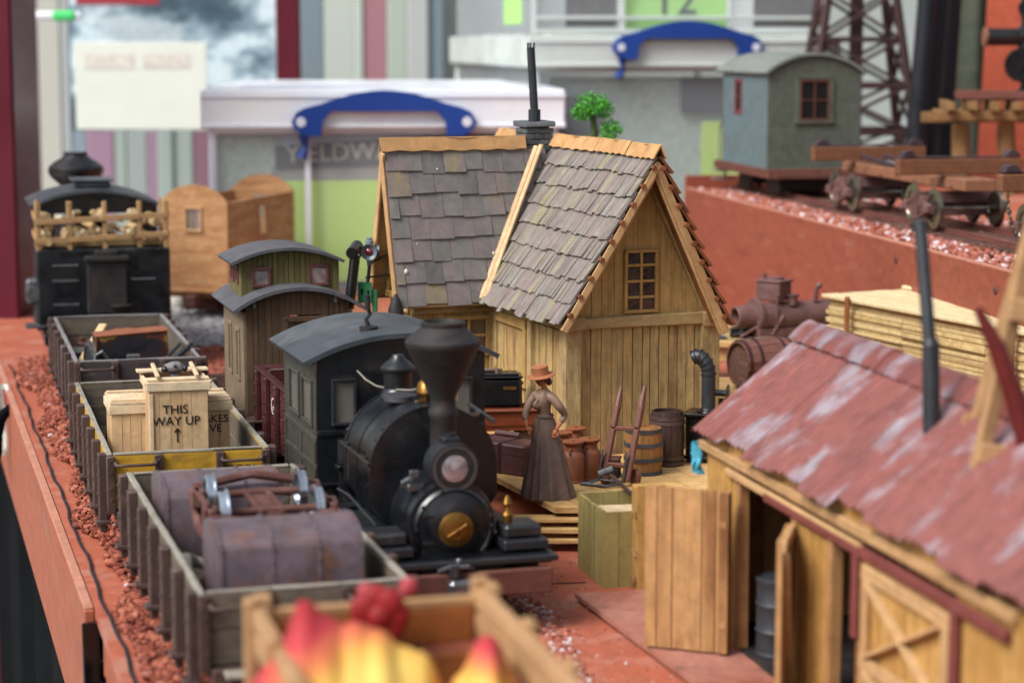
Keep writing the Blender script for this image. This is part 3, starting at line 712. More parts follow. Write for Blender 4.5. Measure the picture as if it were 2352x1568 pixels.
# plain upright strips, window glass and reflections put into their colours
def refl_strips(u0,u1,Y,seed,label,z1=12):
    rs=random.Random(seed); a=Yp(u0,300,Y).x; b=Yp(u1,300,Y).x; m=MB(); x=a
    while x<b:
        w=rs.uniform(.18,.62); m.box((x+w/2,rs.uniform(-.05,.05),z1/2-2.45),(w,.12,z1+4.9),ch=.03,r=rs.random()*.999); x+=w*.99
    return solo(m,'reflection_strips',M['stripes'],label,'painted reflections',(0,Y,0))
refl_strips(60,640,43,3,'upright strips painted as window reflections, below and left of the grey blue board')
refl_strips(694,1000,43,5,'upright strips painted as window reflections, right of the narrow burgundy post')
m=MB(); a=Yp(70,60,34); b=Yp(185,60,34); m.cyl((a.x,0,Yp(0,37,34).z),(b.x,0,Yp(0,37,34).z),.07,.07,12); rail_=solo(m,'plastic_rail',M['plastlid'],'pale plastic rail across the top left corner','rail',(0,34,0))
m=MB(); a=Yp(147,37,33.8); m.box((0,0,0),(.36,.1,.16),ch=.04); solo(m,'green_tag',M['ltgreen'],'small bright green tag on the pale rail at the top left','tag',(a.x,33.8,a.z))

def handle_poly():
    P=[(-.5,-.02)]
    n=14
    top=[(-.5+i/n, .10+.14*math.cos((i/n-.5)*math.pi)**.8) for i in range(1,n)]
    return [(-.53,.045),(-.50,.10),(-.45,.125)]+[(-.42+.84*i/n,.125+.10*math.sin(math.pi*i/n)) for i in range(1,n)]+[(.45,.125),(.50,.10),(.53,.045),(.51,0),(.45,-.035),(.36,-.035),(.35,.05),(.30,.105),(-.30,.105),(-.35,.05),(-.36,-.035),(-.45,-.035),(-.51,0)]
def storage_box(name,label,loc,rz,w,L,h,lidh,lm,hw,hz,content=True,strap=True):
    t=thing(name,label,'storage box',loc,rz,'clear plastic storage boxes with blue handles')
    b=MB(); q=.03; b.box((w/2,.12+q/2,(h-lidh)/2),(w-.24,q,h-lidh)); b.box((w/2,L-.1,(h-lidh)/2),(w-.24,q,h-lidh))
    b.box((.12,L/2,(h-lidh)/2),(q,L-.3,h-lidh)); b.box((w-.12,L/2,(h-lidh)/2),(q,L-.3,h-lidh)); b.box((w/2,L/2,.02),(w-.3,L-.34,.03))
    b.build('box_body',M['plast'],t)
    b=MB()
    for x in(.13,w-.13):
        for y in(.13,L-.13): b.cyl((x,y,0),(x,y,h-lidh+.02),.055,n=12)
    b.box((w/2,.10,h-lidh-.03),(w-.2,.03,.06)); b.build('box_edge',lm,t)
    b=MB(); b.box((w/2,.0,h-lidh+.03),(w+.01,.05,.05),ch=.01); b.box((w/2,.0,h-.08),(w+.01,.04,.03),ch=.01); b.build('lid_rib',lm,t)
    b=MB(); b.box((w/2,L/2,h-.03),(w,L,.06),ch=.03)
    for c,s in (((w/2,.03,h-lidh/2),(w,.05,lidh)),((w/2,L-.03,h-lidh/2),(w,.05,lidh)),((.03,L/2,h-lidh/2),(.05,L,lidh)),((w-.03,L/2,h-lidh/2),(.05,L,lidh))): b.box(c,s,ch=.02)
    b.box((w/2,L/2,h+.012),(w*.8,L*.8,.03),ch=.01)
    b.build('lid',lm,t)
    b=MB(T(w/2,-.02,hz)@Matrix.Scale(hw,4)); b.prism(handle_poly(),-.045,.03)
    for s in(-1,1):
        b.tube([(s*.46,0,-.03),(s*.45,.02,-.1),(s*.475,.03,-.16)],[.03,.018,.035],8)
    hd=b.build('handle',M['blue'],t)
    b=MB(T(w/2,-.02,hz)@Matrix.Scale(hw,4))
    for s in(-1,1): b.cyl((s*.475,-.05,.045),(s*.475,-.02,.045),.028,.028,14)
    b.build('rivet',M['plastlid'],hd)
    return t
B1=Yp(459,207,26); w1=4.36
bx=storage_box('storage_box','low clear plastic box with milky lid and blue handle standing behind the station',(B1.x,B1.y,0),4,w1,6.0,B1.z,.46,M['plastlid'],2.08,1.98)
b=MB(); b.box((w1*.56,.2,.75),(w1*.70,.02,1.22)); b.build('green_card',M['green'],bx)
b=MB(); b.box((w1*.56,.22,1.44),(w1*.74,.02,.2)); b.build('grey_card',M['midgrey'],bx)
b=MB(); b.hexa([(w1*.2,.18,1.5),(w1*.93,.18,1.62),(w1*.93,.2,1.62),(w1*.2,.2,1.5),(w1*.2,.18,1.78),(w1*.93,.18,1.98),(w1*.93,.2,1.98),(w1*.2,.2,1.78)],0); sg=b.build('charcoal_sign',M['signgrey'],bx)
text_obj('YIELDWAY',.30,M['letter'],sg,T(w1*.2+.12,.172,1.58)@RY(-2)@FRONT,align='LEFT')
b=MB(); b.box((w1*.56,.34,1.0),(w1*.80,.02,1.95)); b.build('white_sheet',M['plastlid2'],bx)
b=MB(); b.box((w1*.12,.25,1.0),(.7,.02,1.9)); b.build('pale_card',M['tealgrey'],bx)
b=MB(); b.box((w1*.29,.06,1.0),(.07,.03,1.7)); b.build('corner_rib',M['plastlid'],bx)
B2=Yp(1215,83,29)
bx=storage_box('storage_box','taller greenish plastic box with blue handle behind the tree, carrying another box',(B2.x,B2.y,0),10,4.3,7.2,3.10,.42,M['plastfar'],1.95,2.86)
b=MB(); b.box((2.2,.4,1.3),(3.7,.02,2.5)); b.build('pale_contents',M['tealgrey'],bx)
b=MB(); b.box((.62,.3,2.05),(.9,.03,.5)); b.box((2.9,.3,2.3),(1.5,.03,.5)); b.build('dark_card',M['signgrey'],bx)
b=MB(); b.box((.72,.32,1.0),(1.1,.03,1.5)); b.box((3.1,.32,1.3),(1.3,.03,1.3)); b.build('green_card',M['green'],bx)
bx=thing('storage_box','clear plastic box with a bright green label on top of the greenish box','storage box',(B2.x,B2.y,3.115),10,'clear plastic storage boxes with blue handles')
b=MB(); W3=4.2
for c,s in (((W3/2,.2,1.5),(W3-.2,.03,3)),((.1,3.6,1.5),(.03,6.8,3)),((W3-.1,3.6,1.5),(.03,6.8,3)),((W3/2,7,1.5),(W3-.2,.03,3)),((W3/2,3.6,.02),(W3-.2,6.8,.03))): b.box(c,s)
b.build('box_body',M['plast'],bx)
b=MB()
for x in (-.02+.12,1.3,2.78,W3-.1): b.box((x,.16,1.5),(.06,.06,3))
b.box((W3/2,.15,.22),(W3-.2,.05,.05)); b.box((W3/2,.15,.01+.03),(W3-.2,.07,.06)); b.build('ribs',M['plastfar'],bx)
b=MB(); b.box((2.05,.27,.9),(1.42,.02,1.7)); lb_=b.build('green_label',M['lime'],bx)
text_obj('12',.62,M['ink'],lb_,T(2.05,.25,.27)@FRONT)
b=MB(); b.box((.9,.3,.9),(.7,.02,1.6)); b.box((3.6,.3,.9),(.9,.02,1.6)); b.build('brown_card',M['wagbrown'],bx)
b=MB(); b.box((0.12,1.9,.9),(.02,1.4,1.5)); b.build('green_card',M['lime'],bx)

# lattice tower, black poles, curtain, orange panel at the upper right
tw=thing('lattice_tower','dark red brown timber lattice tower rising behind the grey cabin wagon','tower',(Yp(1962,300,29).x,29,1.3))
b=MB(); Hh=3.6; bw=.76; tp=.26
def tl(cx,cy,z): k=bw+(tp-bw)*z/Hh; return Vector((cx*k,cy*k,z))
cs=[(-1,-1),(1,-1),(1,1),(-1,1)]
for cx,cy in cs: b.bar(tl(cx,cy,0),tl(cx,cy,Hh),.085,.085)
b.bar((0,0,0),(0,0,Hh),.16,.16)
b.build('legs',M['tower'],tw)
b=MB(); lv=[0,.55,1.15,1.75,2.35,2.9]
for z0,z1 in zip(lv,lv[1:]):
    for i in range(4):
        A=cs[i];B=cs[(i+1)%4]; b.bar(tl(*A,z0),tl(*B,z1),.045,.045); b.bar(tl(*B,z0),tl(*A,z1),.045,.045); b.bar(tl(*A,z1)*1.0,tl(*B,z1),.07,.07)
b.build('bracing',M['tower'],tw)
for i,(u0,u1,v0,w) in enumerate(((2135,2100,330,.13),(2165,2128,330,.12),(2195,2165,340,.11))):
    a=Yp(u0,-60,27.5+i*.3); c=Yp(u1,v0+30,27.5+i*.3); m=MB(); m.cyl((0,0,0),(a.x-c.x,0,a.z-c.z),w,w*.9,14)
    solo(m,'black_pole',M['poleblk'],['leftmost leaning black pole behind the log cars','middle leaning black pole behind the log cars','rightmost leaning black pole behind the log cars'][i],'pole',(c.x,27.5+i*.3,c.z),group='black poles behind the raised track')
a=Yp(2190,500,31); m=MB()
m.grid(lambda s,t:(a.x-.4+s*2.6,.12*math.sin(s*22)+.05*math.sin(s*41),t*6),60,4,thick=.02); solo(m,'green_grey_curtain',M['curtaing'],'dark green grey cloth hanging between the black poles and the orange panel','cloth',(0,31,0))
A=Yp(2245,330,29);Bq=Yp(2285,0,29); m=MB(); m.hexa([(0,0,0),(3,0,0),(3,.06,0),(0,.06,0),(Bq.x-A.x,0,5),(3,0,5),(3,.06,5),(Bq.x-A.x,.06,5)],2)
solo(m,'orange_panel',M['orangeb'],'upright orange red panel with a slanted left edge in the upper right corner','panel',(A.x,29,1.0))
# trestle
A=Yp(2150,240,25.2)
ts=thing('timber_trestle','tan timber trestle carrying a short brown track at the right edge','trestle',(A.x,25.2,1.262),-6)
b=MB(); 
for i in range(5): b.cyl((.34+i*.52,.2,0),(.30+i*.52,.2,.82),.12,.10,12)
b.build('trestle_posts',M['trestle'],ts)
b=MB()
for i in range(11): b.box((.15+i*.25,.2,1.03),(.1,.9,.1),jit=.01)
b.box((1.35,-.05,.92),(2.7,.1,.1),jit=.01); b.box((1.35,.45,.92),(2.7,.1,.1),jit=.01)
b.box((1.2,.2,.89),(2.7,.1,.12))
b.build('trestle_beams',M['trestle'],ts)
b=MB(); b.bar((.25,0,1.15),(2.9,0,1.15),.05,.09); b.bar((.25,.45,1.15),(2.9,.45,1.15),.05,.09); b.box((1.6,.2,1.10),(2.6,.4,.03)); b.build('rails',M['rail'],ts)
wp=thing('water_column','black cast pipe with round plates standing on the trestle at the right edge','pipe',(Yp(2352,200,25).x,25.4,1.262+1.19))
b=MB(); b.cyl((-.36,0,.62),(.3,0,.62),.1,.1,16); b.lathe([(.09,0),(.05,.05),(.05,.25),(.09,.3),(.09,.6),(.16,.62),(.16,.7),(.06,.75),(.06,1.1)],c=(.1,0,0),n=18); b.build('pipe_body',M['blackgl'],wp)
b=MB(); b.cyl((.05,-.1,.3),(.05,-.02,.3),.2,.2,24); b.cyl((.12,-.1,.95),(.12,-.02,.95),.13,.13,24); b.build('round_plate',M['blackgl'],wp)
b=MB(); b.cyl((-.39,0,.62),(-.36,0,.62),.11,.11,16); b.build('flange',M['cartan'],wp)
# ------------------------------------------------ open wagons
def bolts(mb,pts,r=.009,ax=(0,-1,0)):
    for p in pts: mb.ball(p,r,n=6)
def axle_pair(t,xs,y,r,mat,gauge=.45,z=None,name='wheelset'):
    z=r+.088 if z is None else z
    b=MB(); b.cyl((xs-gauge/2-.08,y,z),(xs+gauge/2+.08,y,z),.018,n=10)
    for s in(-1,1): wheel(b,(xs+s*gauge/2,y,z),r,'x',.04,s)
    return b.build(name,mat,t)
def open_wagon(label,O,th,mend,mside,min_,mrim,txt=None,txtm=None,L=2.8):
    Wd=.95; zt=.62; zb=.30
    t=thing('open_wagon',label,'wagon',(O.x,O.y,0),th,'open wagons in a train along the left edge')
    # side boards: 2 planks high, inner face bare
    for x,nm in ((0,'side_wall'),(Wd-.03,'side_wall')):
        b=MB()
        for k in range(2): b.box((x+.015,L/2,zb+.08+k*.16),(.03,L,.156),jit=.0015)
        b.build(nm,mside,t)
    for y in (0,L-.03):
        b=MB()
        for k in range(2): b.box((Wd/2,y+.015,zb+.08+k*.16),(Wd-.064,.03,.156),jit=.0015)
        b.build('end_wall',mend,t)
    b=MB()
    for k in range(2):
        z=zb+.08+k*.16
        b.box((.034,L/2,z),(.006,L-.07,.15)); b.box((Wd-.034,L/2,z),(.006,L-.07,.15)); b.box((Wd/2,L-.034,z),(Wd-.08,.006,.15)); b.box((Wd/2,.034,z),(Wd-.08,.006,.15))
    for i in range(12): b.box((Wd/2,.04+(i+.5)*(L-.08)/12,zb+.012),(Wd-.07,(L-.09)/12,.02),jit=.001)
    b.build('lining',min_,t)
    b=MB(); z=zt+.006
    n=7
    for i in range(n):
        y0=L*i/n;y1=L*(i+1)/n
        for x in(.015,Wd-.015): b.box((x,(y0+y1)/2,z),(.030,y1-y0+.002,.012),jit=.0025)
    for i in range(3):
        for y in(.018,L-.018): b.box((.04+(Wd-.08)*(i+.5)/3,y,z+.001),((Wd-.08)/3+.002,.036,.012),jit=.002)
    b.build('top_rim',mrim,t)
    # stakes with bolts
    ns=7
    for i in range(ns):
        y=.045+(L-.09)*i/(ns-1)
        for s,x in ((-1,-.018),(1,Wd+.018)):
            b=MB(); b.box((x+s*.006,y,zb+.13),(.05,.078,.40),jit=.002)
            bolts(b,[(x+s*.031,y,zb+q) for q in (.02,.09,.2,.27)],.012)
            b.box((x+s*.012,y,zb-.075),(.085,.09,.026)); b.box((x+s*.008,y,zb-.11),(.04,.05,.05)); b.build('stake',M['iron'],t)
    for x in (.02,.30,.66,Wd-.02):
        for y,s in ((-.014,-1),(L+.014,1)):
            b=MB(); b.box((x,y,zb+.15),(.05,.028,.34),jit=.001); bolts(b,[(x,y+s*.014,zb+q) for q in(.06,.13,.22,.29)],.009); b.build('end_post',M['iron'],t)
    for x0 in (.05,.67):
        b=MB(); b.tube([(x0,-.028,zt-.045),(x0,-.06,zt-.05),(x0+.02,-.07,zt-.05),(x0+.21,-.07,zt-.05),(x0+.23,-.06,zt-.05),(x0+.23,-.028,zt-.045)],.009,7)
        b.ball((x0,-.035,zt-.045),.017,n=8); b.ball((x0+.23,-.035,zt-.045),.017,n=8); b.build('grab_rail',M['iron'],t)
    b=MB(); b.box((Wd/2,L/2,zb-.03),(Wd*.92,L+.02,.055)); b.box((Wd*.22,L/2,zb-.09),(.06,L,.08)); b.box((Wd*.78,L/2,zb-.09),(.06,L,.08)); b.box((Wd/2,-.03,zb-.05),(Wd*.9,.06,.09)); b.box((Wd/2,L+.03,zb-.05),(Wd*.9,.06,.09)); b.build('underframe',M['iron'],t)
    b=MB()
    for y,s in((-.06,-1),(L+.06,1)): b.box((Wd/2,y+s*.04,zb-.06),(.07,.12,.07)); b.box((Wd/2,y+s*.11,zb-.06),(.1,.06,.11),ch=.015)
    b.build('coupler',M['iron'],t)
    for y in (.6,2.2):
        b=MB()
        for x in(.12,Wd-.12): b.box((x,y,.21),(.05,.16,.18)); b.box((x,y,.2),(.08,.08,.08),ch=.01)
        b.build('axle_box',M['iron'],t); axle_pair(t,Wd/2,y,.11,M['steel'])
    b=MB(); b.box((Wd*.5,-.10,.285),(Wd*.8,.10,.02)); b.build('end_step',M['rim'],t)
    if txt: text_obj(txt,.085,txtm,t,T(Wd*.83,-.012,zt-.145)@FRONT)
    return t
open_wagon('nearest open wagon with pale rims carrying a brown bogie and two purple tanks',NEAR_O,16.3,M['wagin'],M['wagin'],M['wagin'],M['rim'])
open_wagon('yellow ended open wagon loaded with three pine crates',YEL_O,15,M['yellow'],M['yellow'],M['wagin'],M['rim'],'TGBL',M['ink'])
open_wagon('dark brown open wagon with a grey rim loaded with scrap and a printed tin box',BACK_O,15,M['wagbrown'],M['wagbrown'],M['wagin'],M['rimgrey'],'1707',M['white'],L=2.8)

def at(O,th,x,y,z):
    a,b=heading(th); return Vector((O.x,O.y,0))+b*x+a*y+Vector((0,0,z))
# --- load of the nearest wagon
def tank(label,O,th,x0,x1,y0,y1,z0,z1):
    w=x1-x0; h=z1-z0; r=min(.09,h*.4); t=thing('curved_tank',label,'tank',at(O,th,x0,y0,z0),th,'purple sheet metal tanks in the nearest wagon')
    prof=[(0,0),(0,h-r*.9)]
    # rounded top running left-right: profile in y-z, extruded in x
    pr=[(0,0)]+[(.5*(y1-y0)-.5*(y1-y0)*math.cos(a),h-r+r*math.sin(a)) for a in [math.pi*i/12 for i in range(13)]]+[(y1-y0,0)]
    b=MB(mat_from((0,1,0),(1,0,0),(0,0,1))); b.prism(pr,0,w)
    b.build('tank_shell',M['rust'],t)
    b=MB(mat_from((0,1,0),(1,0,0),(0,0,1)))
    pr2=[(-.006+(p[0])*(1+.012/(y1-y0)),p[1]*1.012) for p in pr]
    for a_ in (.0,w-.02): b.prism(pr2,a_-.001,a_+.021)
    b.build('tank_rim',M['rust'],t)
    b=MB(mat_from((0,1,0),(1,0,0),(0,0,1)))
    pr3=[(-.003+p[0]*(1+.006/(y1-y0)),p[1]*1.006) for p in pr]
    b.prism(pr3,w*.36,w*.385); b.prism(pr3,w*.68,w*.705)
    for xx in (.012,w*.372,w*.692,w-.012):
        for p in pr3[::1]: b.ball((p[0],xx,p[1]),.0075,n=6)
        for q in (.2,.45,.7): b.ball((-.004,xx,h*q),.0075,n=6)
    b.build('riveted_strap',M['rust'],t)
tank('purple rusty curved tank at the far end of the nearest wagon',NEAR_O,16.3,.08,.70,1.75,2.30,.32,.765)
tank('blotchy purple rusty tank at the near end of the nearest wagon',NEAR_O,16.3,.135,.80,.30,.78,.32,.825)
bg_=thing('upturned_bogie','brown upturned bogie with four bright wheels lying in the nearest wagon','bogie',at(NEAR_O,16.3,.53,1.42,.32),16.3)
b=MB()
for s in(-1,1): b.tube([(s*.30,-.34,.40),(s*.30,-.24,.30),(s*.30,-.1,.25),(s*.30,.1,.25),(s*.30,.24,.30),(s*.30,.34,.40)],.026,8); b.bar((s*.30,-.33,.42),(s*.30,.33,.42),.03,.03); b.box((s*.3,-.22,.39),(.07,.09,.09)); b.box((s*.3,.22,.39),(.07,.09,.09))
b.box((0,0,.33),(.6,.13,.06)); b.box((0,0,.38),(.10,.5,.03)); b.box((.06,0,.40),(.03,.56,.03)); b.box((-.05,0,.40),(.03,.56,.03))
b.box((0,0,.16),(.2,.2,.32)); b.tube([(-.30,-.34,.40),(0,-.36,.36),(.30,-.34,.40)],.02,8); b.tube([(-.30,.34,.42),(0,.36,.47),(.30,.34,.42)],.024,8)
b.build('bogie_frame',M['rustd'],bg_)
for y in(-.22,.22):
    b=MB(); b.cyl((-.3,y,.40),(.3,y,.40),.02); b.build('axle',M['rustd'],bg_)
    for s in(-1,1):
        b=MB(); wheel(b,(s*.235,y,.40),.105,'x',.05,-s); b.build('wheel',M['chrome'],bg_)
b=MB(); b.tube([(.02,0,0),(.0,.0,.1),(-.01,.1,.18),(0,.2,.2),(.05,.3,.16)],.028,8); b.tube([(.05,.3,.16),(.14,.3,.12),(.16,.2,.05)],.028,8)
solo(b,'pale_bracket',M['rim'],'pale bent bracket beside the near tank in the nearest wagon','bracket',at(NEAR_O,16.3,.09,.86,.34),16.3)
b=MB(); b.box((0,0,.06),(.2,.5,.12),rot=(0,0,20),jit=.02); solo(b,'wood_block',M['rim'],'pale wood offcut at the far right corner of the nearest wagon','wood block',at(NEAR_O,16.3,.82,2.2,.32),16.3)
b=MB()
for _ in range(26):
    b.box((random.uniform(.0,.08),random.uniform(-.2,.5),random.uniform(.0,.06)),(random.uniform(.04,.12),random.uniform(.04,.12),random.uniform(.04,.14)),rot=(random.uniform(-25,25),random.uniform(-25,25),random.uniform(0,90)))
b.tube([(.02,-.1,.08),(.06,.0,.16),(.03,.2,.14)],.02,7)
solo(b,'scrap_pile',M['iron'],'small pile of dark scrap iron along the left wall of the nearest wagon','scrap',at(NEAR_O,16.3,.05,.75,.34),16.3)
# --- crates
def crate(label,O,th,x0,x1,y0,y1,h,txt=None,tsz=.07,open_top=False,z0=.325):
    w=x1-x0; d=y1-y0; t=thing('wooden_crate',label,'crate',at(O,th,x0,y0,z0),th,'pine crates in the yellow ended wagon')
    b=MB(); planks(b,.004,w-.004,0,h-.06,.062,.0,.012,jy=.0012); planks(b,.004,w-.004,0,h-.06,.062,d-.012,.012)
    b2=mat_from((0,1,0),(1,0,0),(0,0,1)); planks(b,.014,d-.014,0,h-.06,.062,0,.012,M=b2); planks(b,.014,d-.014,0,h-.06,.062,w-.012,.012,M=b2)
    b.box((w/2,d/2,.012),(w-.03,d-.03,.012)); b.build('crate_boards',M['crate'],t)
    b=MB(); zz=h-.05
    for y in(-.005,d+.005): b.box((w/2,y,zz),(w+.03,.016,.055))
    for x in(-.006,w+.006): b.box((x,d/2,zz+.001),(.016,d+.004,.053))
    b.box((.012,-.006,h*.45),(.024,.012,h-.12)) if open_top else None
    b.build('crate_band',M['crated'],t)
    b=MB()
    if not open_top: planks(b,-.008,w+.008,h-.018,h-.004,.09,-.012,d+.024,jy=.004); b.box((w/2,.03,h+.004),(w,.035,.014)); b.box((w/2,d-.03,h+.004),(w,.035,.014))
    else:
        b.box((w/2,d-.05,h),(w+.08,.1,.014)); b.box((w/2,.05,h-.012),(w+.02,.08,.014)); b.box((w/2,.02,h-.03),(w+.05,.02,.02))
    b.build('crate_lid',M['crated'],t)
    if open_top:
        b=MB()
        for x in(.06,w-.06): b.bar((x-.006,-.01,h+.012),(x+.004,d+.0,h+.03),.024,.02)
        b.build('crate_batten',M['crated'],t)
        b=MB(); b.box((w/2,d/2,h-.1),(w-.04,d-.04,.02)); b.build('crate_inside',M['redbrown'],t)
    if txt:
        for i,(s,xx,zz) in enumerate(txt): text_obj(s,tsz,M['ink'],t,T(xx,-.0035,zz)@FRONT)
    return t
crate('short plain pine crate at the left in the yellow ended wagon',YEL_O,15,.08,.315,.6,1.0,.515)
crate('tallest pine crate marked THIS WAY UP with a skull like lump on its open top',YEL_O,15,.285,.64,.35,.75,.685,[('THIS',.155,.47),('WAY UP',.16,.40)],.075,True)
crate('pine crate marked SNAKES LIVE half hidden behind the tall crate',YEL_O,15,.60,.805,.62,.95,.51,[('SNAKES',.075,.36),('LIVE',.09,.30)],.068)
cr_=[q for q in bpy.data.objects if q.name.startswith('wooden_crate') and 'THIS WAY' in q['label']][0]
b=MB(); b.box((.165,-.003,.335),(.008,.004,.08)); b.bar((.165,-.003,.377),(.148,-.003,.355),.004,.008,up=(0,0,1)); b.bar((.165,-.003,.377),(.182,-.003,.355),.004,.008); b.build('arrow_mark',M['ink'],cr_)
b=MB(); b.ball((0,0,.035),.05,(1.3,1,.75),n=14,fn=lambda d:1+.12*mnoise.noise(d*2)); b.box((0,0,-.028),(.05,.05,.05))
t=solo(b,'grey_lump',M['rimgrey'],'small grey lump with dark spots sitting on the tall crate','stone lump',at(YEL_O,15,.46,.55,.325+.685+.0),15)
b=MB(); b.ball((-.06,-.02,.03),.022,n=8); b.ball((.062,-.01,.03),.022,n=8); b.ball((0,-.045,.05),.012,n=8); b.build('dark_spots',M['black'],t)
b=MB()
for _ in range(70):
    p=Vector((random.uniform(-.1,.08),random.uniform(-.5,.35),random.uniform(.0,.12))); q=p+Vector([random.uniform(-.09,.09) for _ in range(3)]); q.z=abs(q.z)*.7; m_=(p+q)/2+Vector((0,0,.03)); b.tube([p,m_,q],.007,5)
    b.ball(q,.014,n=6)
solo(b,'wire_tangle',M['steel'],'tangle of dark chain and wire beside the plain crate','chain',at(YEL_O,15,.17,1.6,.33),15)
b=MB()
for i in range(4):
    b.tube([(i*.03,0,0),(i*.03,0,.17)],.005,5); b.tube([(i*.03,.12,0),(i*.03,.12,.17)],.005,5); b.tube([(0,.04*i,.02+.04*i),(.09,.04*i,.02+.04*i)],.005,5)
b.tube([(-.02,0,.13),(.06,.02,.2)],.008,6); b.ball((.06,.02,.2),.014,n=6)
solo(b,'brass_cage',M['brass'],'small brass wire cage at the left of the yellow ended wagon','cage',at(YEL_O,15,.05,1.35,.33),15)
b=MB(); b.ball((0,0,.06),.06,(1,1,1),n=12); b.tube([(0,0,.1),(.05,0,.16)],.02,8)
solo(b,'grey_jar',M['rimgrey'],'small grey jar behind the tall crate','jar',at(YEL_O,15,.45,2.0,.33),15)
# --- load of the far wagon
t=thing('printed_box','long tin box with a printed dark and yellow side lying in the dark brown wagon','tin box',at(BACK_O,15,.20,.60,.46),17)
b=MB(); b.box((.29,.14,.14),(.56,.26,.28),rot=(0,-3,0),ch=.006); b.build('box_sides',M['boxprint'],t)
b=MB(); b.box((.288,.14,.287),(.57,.27,.012),rot=(0,-3,0)); b.box((.012,.005,.135),(.012,.012,.28),rot=(0,-3,0)); b.build('box_top',M['can'],t)
b=MB(); b.grid(lambda a,bb:(.05+.85*a,.1+2.55*bb,.34+.10*math.sin(math.pi*a)**.5*math.sin(math.pi*bb)**.4+.05*mnoise.noise(Vector((a*6,bb*16,0)))),24,60,thick=.02)
for _ in range(160):
    p=Vector((random.uniform(.1,.85),random.uniform(.2,2.6),.44+random.uniform(-.03,.03)))
    if random.random()<.5: b.box(tuple(p),(random.uniform(.03,.12),random.uniform(.02,.05),random.uniform(.01,.05)),rot=(random.uniform(-20,20),random.uniform(-20,20),random.uniform(0,180)))
    else: b.rock(p,random.uniform(.02,.05))
solo(b,'scrap_heap',M['rustd'],'dark heap of rusty scrap filling the dark brown wagon under the printed box','scrap heap',(BACK_O.x,BACK_O.y,0),15)
b=MB(); wheel(b,(0,0,.15),.14,'x',.03,1,spokes=True); solo(b,'iron_ring',M['steel'],'grey iron wheel standing left of the printed box','wheel',at(BACK_O,15,.15,.60,.40),25)
b=MB(); b.bar((0,0,.02),(.26,.5,.33),.07,.03); solo(b,'plank',M['crate'],'short pine plank leaning at the left in the dark brown wagon','plank',at(BACK_O,15,.05,.7,.42),15)
b=MB(); b.tube([(0,0,0),(.4,.28,.27)],.022,8); b.tube([(0,.06,.02),(.34,.42,.27)],.014,8); solo(b,'iron_bars',M['pipeblk'],'pair of dark iron bars poking out over the right rim of the dark brown wagon','bars',at(BACK_O,15,.52,.22,.38),15)
b=MB(); b.box((0,0,.11),(.1,.08,.22)); b.box((-.14,0,.08),(.18,.08,.16)); b.tube([(-.3,0,0),(-.29,0,.22),(-.24,0,.25),(-.2,0,.2),(-.18,0,0)],.018,8); b.box((.1,0,.08),(.1,.08,.12))
solo(b,'vice',M['steel'],'small grey metal vice in front of the printed box','vice',at(BACK_O,15,.47,.36,.40),15)
b=MB(); b.ball((0,0,.06),.17,(1.5,1.2,.8),n=16,fn=lambda d:1+.2*mnoise.noise(d*2)); solo(b,'sack',M['can'],'pinkish sack slumped at the right in the dark brown wagon','sack',at(BACK_O,15,.68,.45,.38),15)
b=MB(); b.ball((0,0,.14),.15,(1.5,1,1),n=16,fn=lambda d:1+.3*mnoise.noise(d*3)); solo(b,'sack',M['carorange'],'rust brown sack heaped behind the printed box','sack',at(BACK_O,15,.5,1.3,.42),15)
b=MB(); b.box((0,0,.07),(.16,.3,.14)); b.box((0,0,.15),(.18,.32,.014)); solo(b,'dark_case',M['steel'],'small dark metal case at the left in the dark brown wagon','case',at(BACK_O,15,.1,1.2,.40),15)

# ------------------------------------------------ rear locomotive (bunker end towards us)
RL=G(238,775,.3); RL.z=0
t=thing('bunker_locomotive','black locomotive seen from behind with a wood rack full of logs on its bunker','locomotive',(RL.x,RL.y,0),15)
b=MB(); b.box((.02,.35,.77),(1.22,.7,.72),ch=.02); b.box((.02,.35,.405),(1.24,.76,.03)); b.build('bunker',M['loco'],t)
b=MB()
for s in(-1,1):
    for z in (.98,.84,.62,.47):
        if s==1 and z in(.98,.62): continue
        b.tube([(.02+s*.46,-.0,z),(.02+s*.46,-.05,z),(.02+s*.24,-.05,z),(.02+s*.24,-.0,z)],.012,7)
b.build('grab_rails',M['steel'],t)
b=MB(); b.box((.04,-.045,.78),(.36,.09,.5),ch=.01); b.box((.04,-.06,1.04),(.40,.14,.05),ch=.01); b.box((.04,-.05,1.09),(.2,.1,.05)); b.cyl((.16,-.1,.60),(.16,-.1,.615),.10,.10,16); b.build('toolbox',M['stack'],t)
b=MB(); b.box((.02,.3,.34),(1.14,1.4,.10)); b.box((.02,-.05,.34),(1.1,.08,.16)); b.tube([(-.55,-.09,.42),(-.5,-.12,.44),(.5,-.12,.44),(.55,-.09,.42)],.014,7); b.box((.02,-.12,.26),(.12,.12,.12),ch=.02); b.build('underframe',M['blackgl'],t)
for y in (.3,1.4,2.0): axle_pair(t,.02,y,.17,M['steel'],z=.255)
